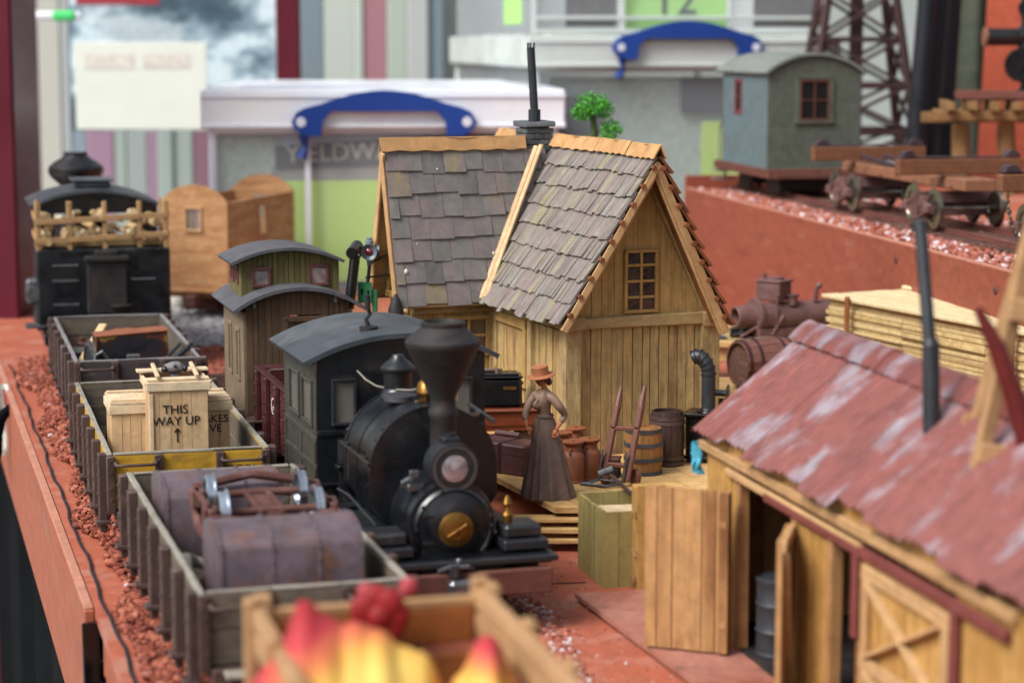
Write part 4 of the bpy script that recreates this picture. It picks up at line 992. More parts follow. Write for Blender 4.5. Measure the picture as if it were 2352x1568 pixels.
def rl_cab():
    zf=arcz(1.24,.13,1.48,.02)
    b=MB(); wall_solid(b,-.55,.59,.4,1.47,.7,.03,[(-.38,.42,1.12,1.4)]); wall_solid(b,-.55,.59,.4,1.47,1.6,.03,[(-.4,-.12,1.05,1.35),(.16,.44,1.05,1.35)])
    b.prism([(-.55,1.465),(.59,1.465)]+[(.59-1.14*i/12,zf(.59-1.14*i/12)) for i in range(13)],.70,.73); b.prism([(-.55,1.465),(.59,1.465)]+[(.59-1.14*i/12,zf(.59-1.14*i/12)) for i in range(13)],1.6,1.63)
    mm=mat_from((0,1,0),(1,0,0),(0,0,1)); wall_solid(b,.73,1.6,.4,1.47,-.55,.03,[(.85,1.25,1.0,1.36)],M=mm); wall_solid(b,.73,1.6,.4,1.47,.56,.03,[(.85,1.25,1.0,1.36)],M=mm)
    b.build('cab_wall',M['loco'],t)
    b=MB(); arcroof(b,1.22,.14,.62,1.72,1.49,.03,x0=.0); b.build('cab_roof',M['roofgrey'],t)
    b=MB(); b.box((.0,1.1,1.66),(.34,.45,.05),ch=.012); b.box((0,1.1,1.70),(.4,.5,.02)); b.build('roof_hatch',M['roofgrey'],t)
rl_cab()
b=MB(); b.cyl((.0,1.6,.85),(.0,3.1,.85),.38,n=32); b.cyl((.0,3.1,.85),(.0,3.14,.85),.36,.3,32); b.build('boiler',M['loco'],t)
b=MB(); b.lathe([(.12,1.1),(.12,1.5),(.20,1.57),(.265,1.63),(.288,1.68),(.28,1.73),(.22,1.78),(.15,1.82),(.12,1.85),(.125,1.88),(.09,1.88)],c=(-.03,2.8,0),n=32); b.build('smoke_stack',M['loco'],t)
b=MB(); b.lathe([(.1,0),(.1,.15),(.13,.2),(.07,.3),(0,.31)],c=(0,2.1,1.2),n=20); b.build('steam_dome',M['brass'],t)
b=MB(); b.box((-.62,.3,.72),(.12,.2,.24),ch=.03); b.cyl((-.62,.0,.72),(-.62,.12,.72),.07,n=16); b.box((-.6,.1,.42),(.2,.2,.03)); b.box((-.58,.35,.55),(.05,.1,.3)); b.build('side_lamp',M['steel'],t)
# rack + logs
b=MB(); bw=1.2
for x in (-.56,-.28,.04,.36,.60):
    b.box((x,.03,1.33),(.045,.03,.46),jit=.006)
    if x in(-.56,.60):
        for y in(.25,.5): b.box((x,y,1.33),(.03,.045,.44),jit=.006)
for z in (1.22,1.40): b.bar((-.60,.01,z-.02),(.62,.01,z+.03),.02,.05,up=(0,0,1),jit=.003); b.bar((-.585,.02,z),(-.585,.62,z+.02),.02,.05); b.bar((.62,.02,z+.03),(.62,.62,z+.05),.02,.05)
b.build('wood_rack',M['rack'],t)
b=MB()
for i in range(60):
    x=random.uniform(-.5,.54); y=random.uniform(.1,.55); z=1.15+random.random()*.30; a=random.uniform(-25,25)
    b.cyl((x,y-.12,z),(x+math.sin(R(a))*.2,y+.12,z+random.uniform(-.03,.03)),random.uniform(.022,.038),n=7)
b.box((.02,.36,1.17),(1.1,.5,.06))
b.build('firewood',M['logs'],t)

# ------------------------------------------------ unpainted wooden coach body
CO=G(525,668,.35); CO.z=0
t=thing('unpainted_coach','bare pine roofless coach body with arched ends standing behind the bunker locomotive','coach',(CO.x,CO.y,0),-15)
zb=.36; zs=1.30
def arch_end(y,mb):
    w=.78; zf=arcz(w,.19,zs,-w/2)
    op=(-.50,-.29,.98,1.25)
    wall_solid(mb,-w,0,zb,zs,y,.035,[op]); n=16
    mb.prism([(-w,zs)]+[(-w+w*i/n,zf(-w+w*i/n)) for i in range(1,n)]+[(0,zs)],y,y+.035,r=.5,long=2)
b=MB(); arch_end(0,b); b.build('end_wall',M['pine'],t)
b=MB(); arch_end(2.0,b); b.build('end_wall',M['pine'],t)
mm=mat_from((0,1,0),(1,0,0),(0,0,1))
b=MB(); wall_solid(b,.035,2.0,zb,zs,-.035,.035,[(.9,1.12,.88,1.22)],M=mm); b.build('side_wall',M['pine'],t)
b=MB(); wall_solid(b,.035,2.0,zb,zs,-.78,.035,[(.9,1.12,.88,1.22)],M=mm); b.build('side_wall',M['pine'],t)
b=MB(); b.box((-.39,1.02,zb-.02),(.82,2.08,.04)); b.box((-.39,1.02,zb-.07),(.7,1.9,.06)); b.build('floor_board',M['pine'],t)
window(t,-.50,-.29,.98,1.25,-.004,1,1,M['tan'],M['glass'],fw=.025)
window(t,.9,1.12,.88,1.22,0,1,1,M['tan'],M['glass'],fw=.02,M=mat_from((0,1,0),(-1,0,0),(0,0,1)))
b=MB(); b.box((-.39,.5,.2),(.3,.5,.2)); b.box((-.39,1.6,.2),(.3,.5,.2)); b.box((-.39,-.06,.24),(.12,.2,.12)); b.build('bogie_frame',M['rustd'],t)
for y in(.35,.65,1.45,1.75): axle_pair(t,-.39,y,.11,M['steel'])
m=MB(); m.ball((0,0,.15),.2,(.8,.6,1),n=14); solo(m,'white_bundle',M['paper'],'white rounded bundle on the ground between the bunker locomotive and the bare pine coach','bundle',Yp(402,712,24.5)*1.0)
bb=[q for q in bpy.data.objects if q.name.startswith('white_bundle')][0]; bb.location.z=0

# ------------------------------------------------ caboose
CA=G(540,715,1.15); CA.z=0
t=thing('caboose','weathered green caboose with a curved grey roof, raised lookout and tilted stove pipe','caboose',(CA.x,CA.y,0),16)
x0,x1=.09,.83; zf=arcz(.93,.155,1.15,.46)
b=MB(); z_=lambda x: zf(x)-.03
planks(b,x0,x1,.40,z_,.045,.08,.02,[(.40,.62,.50,1.10)],gap=.003,jy=.0008); planks(b,x0,x1,.40,z_,.045,.98,.02,[(.40,.62,.50,1.10)],gap=.003)
b.build('end_wall',M['oldbrown'],t)
b=MB(); b.box((.51,.085,1.07),(.30,.03,.04)); b.box((.37,.085,.8),(.04,.03,.56)); b.box((.65,.085,.8),(.04,.03,.56)); b.build('door_frame',M['oldbrown'],t)
d_=MB(); planks(d_,.395,.625,.5,1.05,.05,.09,.012); dd=d_.build('door',M['oldbrown'],t)
window(dd,.43,.59,.8,1.0,.088,1,1,M['maroonfr'],M['dglass'],t=.02)
for x,nm in ((x0-.02,0),(x1,1)):
    b=MB(); wn=[(.24,.40,.62,1.0),(.60,.76,.62,1.0)]; wall_solid(b,.08,1.0,.40,1.13,x,.02,wn,M=mm); q=b.build('side_wall',M['cabside'],t)
    mx=T(x+(.0 if nm==0 else .02),0,0)@mat_from((0,1,0),(1 if nm==0 else -1,0,0),(0,0,1))
    for w_ in wn: window(t,w_[0],w_[1],w_[2],w_[3],0,1,1,M['cabside'],M['dglass'],fw=.03,M=mx)
b=MB(); arcroof(b,.95,.155,0,1.08,1.15,.025,x0=.46); rf=b.build('roof',M['roofcab'],t)
b=MB(); 
for x in(.14,.72): b.box((x,.045,zf(x)-.05),(.02,.05,.05))
b.build('roof_bracket',M['roofcab'],rf)
# lookout
zc=arcz(.80,.10,1.46,.42)
b=MB(); planks(b,.10,.78,lambda x: zf(x)-.03,lambda x: zc(x)-.02,.04,.30,.02,[(.17,.30,1.285,1.42),(.58,.72,1.285,1.43)],jy=.0008); planks(b,.10,.78,lambda x: zf(x)-.03,lambda x: zc(x)-.02,.04,.78,.02)
wall_solid(b,.30,.80,1.2,1.46,.09,.02,[(.38,.5,1.30,1.43),(.58,.7,1.30,1.43)],M=mm); wall_solid(b,.30,.80,1.2,1.46,.78,.02,[(.38,.5,1.30,1.43),(.58,.7,1.30,1.43)],M=mm)
lk=b.build('lookout',M['oldgreen'],t)
window(lk,.165,.305,1.28,1.425,.297,1,1,M['maroonfr'],M['lens']); window(lk,.575,.725,1.28,1.435,.297,1,1,M['maroonfr'],M['lens'])
for q in ((.38,.5),(.58,.7)): window(lk,q[0],q[1],1.30,1.43,.09,1,1,M['maroonfr'],M['dglass'],M=mm)
b=MB(); arcroof(b,.82,.10,.22,.88,1.465,.022,x0=.42); b.build('lookout_roof',M['roofcab'],lk)
b=MB(); b.tube([(.85,.20,1.12),(.90,.20,1.50)],.037,14); b.tube([(.86,.13,1.52),(.93,.27,1.56)],.044,16); pq=b.build('stove_pipe',M['blackgl'],t)
b=MB(); b.cyl((.858,.127,1.519),(.856,.123,1.518),.037,n=14); b.build('pipe_mouth',M['dark'],pq)
b=MB(); b.box((.46,.6,.36),(.86,1.4,.07)); b.box((.46,-.10,.395),(.86,.2,.015)); b.tube([(.16,-.16,.40),(.16,-.16,.66),(.17,-.16,.72),(.22,-.16,.75),(.55,-.16,.75)],.012,8); b.box((.46,-.18,.30),(.12,.14,.08)); b.build('end_platform',M['iron'],t)
b=MB()
for y in(.05,.95): b.box((.46,y+.1,.2),(.5,.3,.14))
b.build('truck',M['iron'],t)
for y in(.0,.3,.9,1.2): axle_pair(t,.46,y,.10,M['steel'])

# ------------------------------------------------ maroon gondola between caboose and locomotive
MO=G(655,900,.75); MO.z=0
t=thing('maroon_gondola','maroon planked gondola with riveted ribs between the caboose and the black locomotive','wagon',(MO.x,MO.y,0),16)
Lm=1.1; Wm=.82
for x in(0,Wm-.03):
    b=MB()
    for k in range(4): b.box((x+.015,Lm/2-.1,.33+.055+k*.108),(.03,Lm+.2,.104),jit=.001)
    b.build('side_wall',M['maroon'],t)
for y in (-.2,Lm-.03):
    b=MB()
    for k in range(4): b.box((Wm/2,y+.015,.33+.055+k*.108),(Wm-.064,.03,.104),jit=.001)
    b.build('end_wall',M['maroon'],t)
for i in range(4):
    y=-.15+i*.38
    for s,x in((-1,-.018),(1,Wm+.018)):
        b=MB(); b.box((x,y,.53),(.036,.045,.45)); bolts(b,[(x+s*.018,y,.36+q*.075) for q in range(6)],.012); b.build('rib',M['maroonm'],t)
b=MB()
for x in (-.002,Wm+.002): b.box((x,Lm/2-.1,.765),(.05,Lm+.2,.02))
b.box((Wm/2,Lm,.76),(Wm,.05,.02)); b.box((Wm/2,-.2,.76),(Wm,.05,.02)); b.build('top_rim',M['maroonm'],t)
text_obj('GR',.16,M['white'],t,T(-.004,.42,.53)@RZ(-90)@FRONT)
b=MB(); b.box((Wm/2,.45,.29),(Wm*.9,Lm+.4,.07)); b.box((Wm/2,.45,.25),(.3,Lm,.06)); b.build('underframe',M['iron'],t)
b=MB(); b.cyl((.3,Lm-.03,.6),(.3,Lm-.03,.84),.01); b.lathe([(.085,0),(.095,.006),(.085,.012),(.078,.006)],c=(.3,Lm-.03,.835),n=20,cap=False)
for a in range(5): b.bar((.3,Lm-.03,.838),(.3+.085*math.cos(a*1.256),Lm-.03+.085*math.sin(a*1.256),.842),.01,.008)
b.build('brake_wheel',M['maroonm'],t)
for y in(-.0,.9): axle_pair(t,Wm/2,y,.10,M['steel'])
# ------------------------------------------------ black saddle tank locomotive
t=thing('steam_locomotive','large black saddle tank locomotive with a flared chimney, headlamp and curved cab roof','locomotive',(LO.x,LO.y,0),LT)
CX=.04
b=MB(); b.box((0,-.10,.275),(.99,.07,.125),ch=.008,jit=.004); b.build('buffer_beam',M['sill'],t)
b=MB(); b.box((0,.0,.36),(.1,.12,.05)); b.cyl((-.03,-.14,.33),(-.03,-.14,.39),.03,n=12); b.tube([(-.1,-.1,.35),(-.06,-.15,.38),(.04,-.15,.38),(.08,-.1,.35)],.014,7); b.ball((.0,-.12,.40),.022,n=10); b.box((.0,-.17,.27),(.14,.08,.1),ch=.02); b.build('coupler',M['steel'],t)
b=MB(); b.box((CX,.9,.38),(1.0,2.0,.03)); b.box((CX,1.1,.32),(.44,2.3,.12)); b.box((CX-.42,1.2,.35),(.02,1.8,.05)); b.box((CX+.42,1.2,.35),(.02,1.8,.05)); b.box((CX,.10,.37),(.96,.3,.05)); b.build('footplate',M['black'],t)
# smokebox
b=MB(); cz=.52
ym=mat_from((1,0,0),(0,0,1),(0,-1,0))  # local z -> -y
def ycyl(mb,prof,x,z,n=36): mb.lathe([(r,-y) for r,y in prof][::-1],n=n,M=T(x,0,z)@mat_from((1,0,0),(0,0,1),(0,-1,0)))
ycyl(b,[(.242,.52),(.242,.20),(.232,.16),(.17,.16)],CX,cz)
b.box((CX,.35,.40),(.34,.3,.2))
b.build('smokebox',M['loco'],t)
b=MB(); ycyl(b,[(.215,.17),(.215,.13),(.20,.112),(.188,.12),(.14,.10),(.10,.085)],CX,cz)
for i in range(10):
    a=i*.628; b.ball((CX+.202*math.cos(a),.112,cz+.202*math.sin(a)),.012,n=6)
b.bar((CX-.17,.11,cz+.07),(CX-.02,.09,cz+.07),.012,.02); b.bar((CX-.17,.11,cz-.07),(CX-.02,.09,cz-.07),.012,.02); dr=b.build('smokebox_door',M['loco'],t)
b=MB(); ycyl(b,[(.092,.10),(.092,.072),(.08,.065),(.03,.062),(.0,.062)],CX,cz); b.build('number_plate',M['brass'],dr)
b=MB(); b.bar((CX-.05,.058,cz-.03),(CX+.05,.056,cz+.03),.016,.01); b.bar((CX+.01,.056,cz-.05),(CX+.02,.056,cz+.05),.012,.01); b.ball((CX,.055,cz),.014,n=8); b.build('door_latch',M['brass'],dr)
# saddle tank
tw_=.345
def tprof(k=1.0):
    P=[(-tw_*.72*k,.46),(-tw_*k,.60)]
    for i in range(17):
        a=math.pi-math.pi*i/16; P.append((tw_*k*math.cos(a),.76+.335*k*math.sin(a)))
    P+=[(tw_*k,.60),(tw_*.72*k,.46)]
    return [(CX+.0+x,z) for x,z in P]
b=MB(); b.prism(tprof(),.52,1.14,long=1); tk=b.build('saddle_tank',M['loco'],t)
b=MB(); b.prism(tprof(1.018),.515,.545,long=1); b.prism(tprof(1.012),.83,.845,long=1); b.prism(tprof(1.016),1.105,1.139,long=1)
for y in(.53,.57,1.12):
    for i in range(16):
        a=math.pi-math.pi*(i+.5)/16; b.ball((CX+tw_*1.0*math.cos(a),y,.76+.335*math.sin(a)),.008,n=6)
    for z in (.62,.68,.74): b.ball((CX-tw_,y,z),.008,n=6)
b.build('tank_band',M['loco'],tk)
b=MB(); b.lathe([(.09,0),(.09,.03),(.07,.035),(0,.036)],c=(CX-.1,.85,1.08),n=20); b.build('filler_cap',M['steel'],tk)
b=MB(); ycyl(b,[(.235,1.52),(.235,1.1)],CX,.72); ycyl(b,[(.243,1.46),(.243,1.43)],CX,.72); ycyl(b,[(.243,1.26),(.243,1.23)],CX,.72); b.box((CX,1.3,.46),(.4,.4,.2)); b.build('boiler',M['loco'],t)
b=MB(); b.cyl((CX-.30,1.30,.45),(CX-.30,1.30,.62),.045,n=16); b.cyl((CX-.30,1.30,.66),(CX-.30,1.30,.80),.05,n=16); b.box((CX-.30,1.30,.64),(.12,.10,.03)); b.cyl((CX-.30,1.30,.62),(CX-.30,1.30,.66),.02); b.tube([(CX-.30,1.30,.80),(CX-.30,1.25,.86),(CX-.24,1.2,.90)],.012,7); b.build('air_pump',M['loco'],t)
b=MB()
for y in(.24,.48):
    for i in range(22):
        a=2*math.pi*i/22; b.ball((CX+.243*math.cos(a),y,cz+.243*math.sin(a)),.008,n=6)
ycyl(b,[(.246,.51),(.246,.47)],CX,cz); ycyl(b,[(.246,.26),(.246,.22)],CX,cz); b.build('smokebox_band',M['loco'],t)
b=MB(); b.tube([(CX-.36,.50,.80),(CX-.375,.56,.82),(CX-.375,1.10,.82),(CX-.36,1.14,.80)],.009,7)
for y in(.62,1.05): b.tube([(CX-.34,y,.82),(CX-.375,y,.82)],.010,6)
b.build('handrail',M['stack'],t)
# chimney
b=MB(); b.lathe([(.10,.69),(.082,.74),(.072,.80),(.068,1.05),(.078,1.07),(.078,1.10),(.066,1.12),(.068,1.17),(.111,1.26),(.156,1.36),(.192,1.435),(.199,1.45),(.197,1.465),(.155,1.505),(.115,1.54),(.118,1.562),(.105,1.568),(.10,1.555),(.09,1.51),(.02,1.49)],c=(CX+.01,.36,0),n=40,cap=False)
b.build('chimney',M['stack'],t)
b=MB(); b.lathe([(.055,0),(0.0,0.001)],c=(CX+.01,.36,1.485),n=20); 
# headlamp
b=MB(); ycyl(b,[(.11,.34),(.125,.30),(.125,.16),(.132,.155),(.132,.13),(.118,.128)],CX+.01,.83); b.box((CX+.01,.26,.70),(.14,.14,.05)); b.box((CX+.01,.24,.965),(.09,.1,.03)); b.cyl((CX+.01,.24,.95),(CX+.01,.24,1.0),.035); hl=b.build('headlamp',M['black'],t)
b=MB(); ycyl(b,[(.105,.150),(.10,.14),(.07,.128),(.0,.122)],CX+.01,.83); b.build('lamp_glass',M['lens'],hl)
b=MB(); ycyl(b,[(.118,.135),(.118,.122),(.104,.122),(.104,.135)],CX+.01,.83); b.build('lamp_rim',M['steel'],hl)
# dome, sand dome, bell
b=MB(); b.lathe([(.105,0),(.095,.03),(.08,.05),(.08,.14),(.10,.15),(.10,.165),(.075,.19),(.04,.215),(.03,.235),(.0,.24)],c=(CX-.06,1.05,1.065),n=28); b.build('steam_dome',M['loco'],t)
b=MB(); b.lathe([(.035,0),(.04,.03),(.065,.06),(.05,.11),(.03,.13),(.0,.135)],c=(CX+.02,.72,1.08),n=20); b.box((CX+.02,.72,1.08),(.14,.03,.03)); b.build('bell',M['brass'],t)
b=MB(); b.tube([(CX-.20,1.44,1.16),(CX-.185,1.3,1.13),(CX-.16,1.15,1.115),(CX-.10,1.0,1.115),(CX-.03,.86,1.13),(CX+.0,.75,1.16)],.0045,7); b.build('whistle_cord',M['rim'],t)
b=MB(); b.tube([(CX+.20,.55,1.03),(CX+.27,.62,1.02),(CX+.33,.8,1.0),(CX+.36,.95,.97)],.012,7); b.tube([(CX+.36,.6,.98),(CX+.39,1.2,.98)],.012,7);
b.tube([(CX-.16,.30,.66),(CX-.22,.3,.74),(CX-.15,.22,.80)],.018,7); b.box((CX-.19,.2,.80),(.05,.04,.04)); b.box((CX-.17,.25,.72),(.09,.05,.04)); b.build('pipework',M['steel'],t)
# cab
cl,cr=-.385,.61; cf,cb=1.5,2.42; ct=1.13
zf=arcz(1.16,.145,1.215,.115)
b=MB(); wo=[(-.30,-.155,.84,1.11),(.38,.535,.84,1.09)]
wall_solid(b,cl,cr,.39,ct,cf,.03,wo); n=14
b.prism([(cl,ct)]+[(cl+(cr-cl)*i/n,zf(cl+(cr-cl)*i/n)-.03) for i in range(n+1)]+[(cr,ct)],cf,cf+.03,r=.5)
b.box(((cl+cr)/2,cf-.006,.80),(cr-cl,.014,.03)); b.box(((cl+cr)/2,cf-.006,.5),(cr-cl,.014,.02))
b.build('cab_front',M['loco'],t)
for w_ in wo: window(t,w_[0],w_[1],w_[2],w_[3],cf-.004,1,1,M['black'],M['glass'],fw=.018,t=.034)
b=MB(); wall_solid(b,cl,cr,.39,ct,cb,.03,[(-.30,-.1,.84,1.09),(.33,.535,.84,1.09)]); b.prism([(cl,ct)]+[(cl+(cr-cl)*i/n,zf(cl+(cr-cl)*i/n)-.03) for i in range(n+1)]+[(cr,ct)],cb,cb+.03,r=.5); b.build('cab_back',M['cabpaint'],t)
for x,s in((cl,0),(cr-.03,1)):
    b=MB(); so_=[(1.60,1.90,.82,1.09),(1.97,2.27,.82,1.09)]
    wall_solid(b,cf+.03,cb,.39,ct+.06,x,.03,so_,M=mm)
    xo=x-.004 if s==0 else x+.034
    for z in (.76,.60,.42): b.box((xo,1.96,z),(.014,.9,.03))
    for y in (cf+.045,1.935,cb-.02): b.box((xo,y,.58),(.013,.035,.34))
    b.build('cab_side',M['cabpaint'],t)
    mx=T(x+(0 if s==0 else .03),0,0)@mat_from((0,1,0),(1 if s==0 else -1,0,0),(0,0,1))
    for w_ in so_: window(t,w_[0],w_[1],w_[2],w_[3],0,1,1,M['cabpaint'],M['glass'],fw=.02,M=mx)
b=MB(); arcroof(b,1.16,.145,cf-.03,cb+.10,1.215,.028,x0=.115); rf=b.build('cab_roof',M['roofgrey'],t)
b=MB(); b.lathe([(.055,0),(.055,.02),(.03,.024),(.0,.025)],c=(-.02,1.75,zf(-.02)-.002),n=20); b.tube([(-.02,1.75,zf(-.02)+.02),(-.035,1.75,zf(-.02)+.06),(-.01,1.75,zf(-.02)+.09),(-.025,1.75,zf(-.02)+.13)],.013,7); b.cyl((-.025,1.75,zf(0)+.11),(-.025,1.75,zf(0)+.20),.018,n=10); b.build('whistle',M['stack'],rf)
# running gear
for sx,nm in((.36+CX,'r'),(-.36+CX,'l')):
    b=MB(); b.box((sx,.18,.43),(.24,.34,.05)); b.box((sx,.16,.49),(.2,.2,.07),ch=.015); b.cyl((sx,.0,.27),(sx,.5,.27),.085,n=22); b.cyl((sx,-.03,.27),(sx,.0,.27),.065,.05,20); b.build('cylinder_block',M['black'],t)
b=MB(); b.lathe([(.025,0),(.03,.04),(.018,.06),(.018,.09),(.028,.10),(.01,.14),(0,.145)],c=(CX+.30,.16,.525),n=14); b.build('oiler',M['brass'],t)
b=MB(); b.box((-.33,.30,.42),(.2,.2,.03)); b.tube([(-.33,.30,.43),(-.33,.3,.52),(-.40,.62,.62),(-.42,.8,.62)],.008,6); b.build('step',M['black'],t)
for y in(.62,1.15,1.68): axle_pair(t,CX,y,.16,M['steel'],z=.245,name='driving_wheels')
b=MB(); 
for s in(-1,1): b.box((CX+s*.33,1.15,.2),(.02,1.2,.05),ch=.008); b.bar((CX+s*.35,.3,.27),(CX+s*.35,1.15,.22),.03,.03)
b.build('side_rod',M['steel'],t)

# ------------------------------------------------ STATION
SO=G(1300,1052,.25); ST=21
PZ=.25
t=thing('station_building','weathered timber station with two steep shingled roofs and a tall pipe on its chimney','building',(SO.x,SO.y,PZ),ST)
# local z measured from the ground: shift down by PZ
S0=T(0,0,-PZ)
Wst=1.11; AP=(.545,2.225); EL=(-.12,1.16); ER=(1.06,1.10)   # apex, left eave, right eave (underside)
def gz(x): return AP[1]+(x-AP[0])*((AP[1]-EL[1])/(AP[0]-EL[0])) if x<AP[0] else AP[1]-(x-AP[0])*((AP[1]-ER[1])/(ER[0]-AP[0]))
b=MB(S0); planks(b,.11,Wst-.11,PZ+.0,1.12,.068,.012,.03,gap=.005,jy=.004); b.build('front_wall',M['wall'],t)
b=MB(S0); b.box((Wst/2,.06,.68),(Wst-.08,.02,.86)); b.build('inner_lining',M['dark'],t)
b=MB(S0); planks(b,.02,Wst-.02,1.19,lambda x:max(1.191,gz(x)-.01),.085,.022,.03,[(.425,.665,1.215,1.63)],gap=.003,jy=.002); b.build('gable_wall',M['gable'],t)
window(t,.42,.67,1.205,1.635,.012,2,4,M['trim'],M['dglass'],fw=.024,mw=.018,t=.036,M=S0)
def brace(mb,p,q,w,tt,y,jit=.004): mb.bar((p[0],y,p[1]),(q[0],y,q[1]),tt,w,up=(0,1,0) if False else (0,0,1),jit=jit)
b=MB(S0); b.box((Wst/2-.02,0,1.155),(Wst-.17,.06,.075),jit=.006,ch=.01); b.build('cross_beam',M['beam'],t)
b=MB(S0)
b.box((.045,.03,.70),(.13,.10,.92),jit=.007,ch=.014); b.box((.045,-.0,1.155),(.14,.14,.09),jit=.006,ch=.012); b.box((Wst-.05,.03,.70),(.135,.10,.92),jit=.007,ch=.014); b.box((Wst-.045,.01,1.15),(.14,.12,.10),jit=.006,ch=.012)
b.build('corner_post',M['beam'],t)
b=MB(S0); b.bar((AP[0]+.03,.0,AP[1]-.10),(1.03,.0,1.20),.05,.05,jit=.004); b.bar((AP[0]-.03,.0,AP[1]-.10),(.0,.0,1.24),.05,.05,jit=.004); b.build('gable_brace',M['beam'],t)
# left side wall (x=0) with door and braces
ms=S0@T(0,0,0)@mat_from((0,1,0),(1,0,0),(0,0,1))
b=MB(); planks(b,.10,.62,PZ,1.09,.062,.012,.03,gap=.005,jy=.004,M=ms); planks(b,1.26,1.36,PZ,1.12,.062,.012,.03,gap=.005,M=ms); b.build('side_wall',M['wall'],t)
b=MB(); b.box((.05,.75,.68),(.02,1.45,.86)); b.M=None
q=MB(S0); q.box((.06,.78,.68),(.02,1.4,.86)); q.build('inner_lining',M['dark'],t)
b=MB(S0); b.box((.01,.74,1.145),(.10,1.42,.075),jit=.008,ch=.014); b.box((-.0,.62,.69),(.07,.07,.85),jit=.006,ch=.01); b.box((0,1.29,.69),(.07,.07,.85),jit=.006,ch=.01); b.build('side_frame',M['beam'],t)
b=MB(); planks(b,.665,1.25,PZ+.02,1.10,.062,-.02,.02,gap=.004,jy=.0015,M=ms); d=b.build('goods_door',M['wall'],t)
b=MB(S0); 
for z in (1.075,.66): b.box((-.035,.955,z),(.024,.60,.075),jit=.004)
b.box((-.034,.68,.87),(.022,.06,.34),jit=.003); b.build('door_batten',M['trim'],d)
# right side wall, back wall
b=MB(); planks(b,0,2.55,PZ,1.10,.07,.0,.03,gap=.004,M=S0@T(Wst,0,0)@mat_from((0,1,0),(-1,0,0),(0,0,1))); planks(b,.0,Wst,PZ,lambda x:gz(x)-.02,.07,2.52,.03,gap=.004,M=S0); planks(b,1.79,2.55,PZ,1.10,.07,.0,.03,gap=.004,M=S0@mat_from((0,1,0),(1,0,0),(0,0,1))); b.build('back_wall',M['wall'],t)
# wing: front wall y=1.5, left wall x=-.62
b=MB(S0); planks(b,-.62,-.03,PZ,1.18,.075,1.36,.03,[(-.36,-.05,.78,1.05)],gap=.004,jy=.002); planks(b,-.62,-.03,PZ,1.18,.075,1.76,.03); 
planks(b,1.36,1.79,PZ,1.16,.075,-.62,.03,[(1.41,1.52,.62,1.05),(1.60,1.71,.62,1.05)],M=S0@mat_from((0,1,0),(1,0,0),(0,0,1)) if False else mat_from((0,1,0),(1,0,0),(0,0,1)))
b.build('wing_wall',M['gable'],t)
b=MB(S0); b.box((-.33,1.58,.7),(.5,.3,.02)); b.box((-.60,1.375,.70),(.07,.07,.9),jit=.004); b.box((-.33,1.345,1.13),(.6,.05,.07),jit=.004); b.box((-.635,1.57,1.13),(.05,.40,.07),jit=.003); b.box((-.02,1.35,.70),(.05,.05,.9),jit=.004); b.build('wing_frame',M['beam'],t)
window(t,-.37,-.04,.77,1.07,1.347,2,2,M['trim'],M['dglass'],fw=.035,mw=.02,t=.04,M=S0)
for q in((1.41,1.52),(1.60,1.71)): window(t,q[0],q[1],.62,1.05,-.635,1,2,M['trim'],M['carorange'],fw=.02,M=S0@mat_from((0,1,0),(1,0,0),(0,0,1)))
# roof decks
def L2(a,b_): return math.hypot(b_[0]-a[0],b_[1]-a[1])
Yf,Yb=-.25,2.75
mr=MB(S0)
slab(mr,(AP[0],Yf+.02,AP[1]+.03),(0,1,0),(EL[0]-AP[0],0,EL[1]-AP[1]),Yb-Yf-.02,L2(AP,EL),.022); slab(mr,(AP[0],Yf+.02,AP[1]+.03),(0,1,0),(ER[0]-AP[0],0,ER[1]-AP[1]),Yb-Yf-.02,L2(AP,ER),.022)
main=mr.build('main_roof',M['brownrail'],t)
b=MB(S0)
vall=lambda u,d: False
Ld=Vector((EL[0]-AP[0],0,EL[1]-AP[1])).normalized(); Rd=Vector((ER[0]-AP[0],0,ER[1]-AP[1])).normalized()
LL=L2(AP,EL); LR=L2(AP,ER)
YR=1.56
def skipm(u,d):
    y=Yf+u; lim=YR-(YR-1.22)*(d/LL)   # valley line
    return y>lim+.02 and y<YR+(YR-1.22)*(d/LL)
shingles(b,(AP[0],Yf,AP[1]+.035),(0,1,0),Ld,Yb-Yf,LL+.03,8,.035,.10,skipm,ragged=.035,lift=.024,th=.013)
b.build('cedar_shingles',M['sh_b'],main)
b=MB(S0); shingles(b,(AP[0],Yf,AP[1]+.035),(0,1,0),Rd,Yb-Yf+.0,LR+.02,9,.05,.11,None,ragged=.02,lift=.042,th=.020); b.build('cedar_shingles',M['brownrail'],main)
# batten ends poking out under the shingles at the front rake
b=MB(S0)
for k in range(9):
    for D_,LN,sx in ((Ld,LL,-1),(Rd,LR,1)):
        p=Vector((AP[0],0,AP[1]+.035))+D_*(LN*(k+.55)/9); Nn=Vector((-D_.z,0,D_.x)); 
        if Nn.z<0: Nn=-Nn
        p=p-Nn*.004; b.cyl((p.x,Yf-.03+random.uniform(-.01,.01),p.z),(p.x,Yf+.03,p.z),.017,n=8)
b.build('batten_ends',M['brownrail'],main)
b=MB(S0)
for D_,LN in((Ld,LL),(Rd,LR)):
    Nn=Vector((-D_.z,0,D_.x)); 
    if Nn.z<0: Nn=-Nn
    for (yo,off,ww) in ((Yf+.008,-.010,.05),(Yf+.034,-.026,.05)):
        a=Vector((AP[0],yo,AP[1]))+Nn*off+D_*.0; c=a+D_*(LN+.02); b.bar(a,c,.022,ww,up=(0,1,0) if False else Nn,jit=.003)
b.build('barge_board',M['tan'],main)
b=MB(S0)   # soffit board under the right slope
Nn=Vector((-Rd.z,0,Rd.x)); Nn=Nn if Nn.z>0 else -Nn
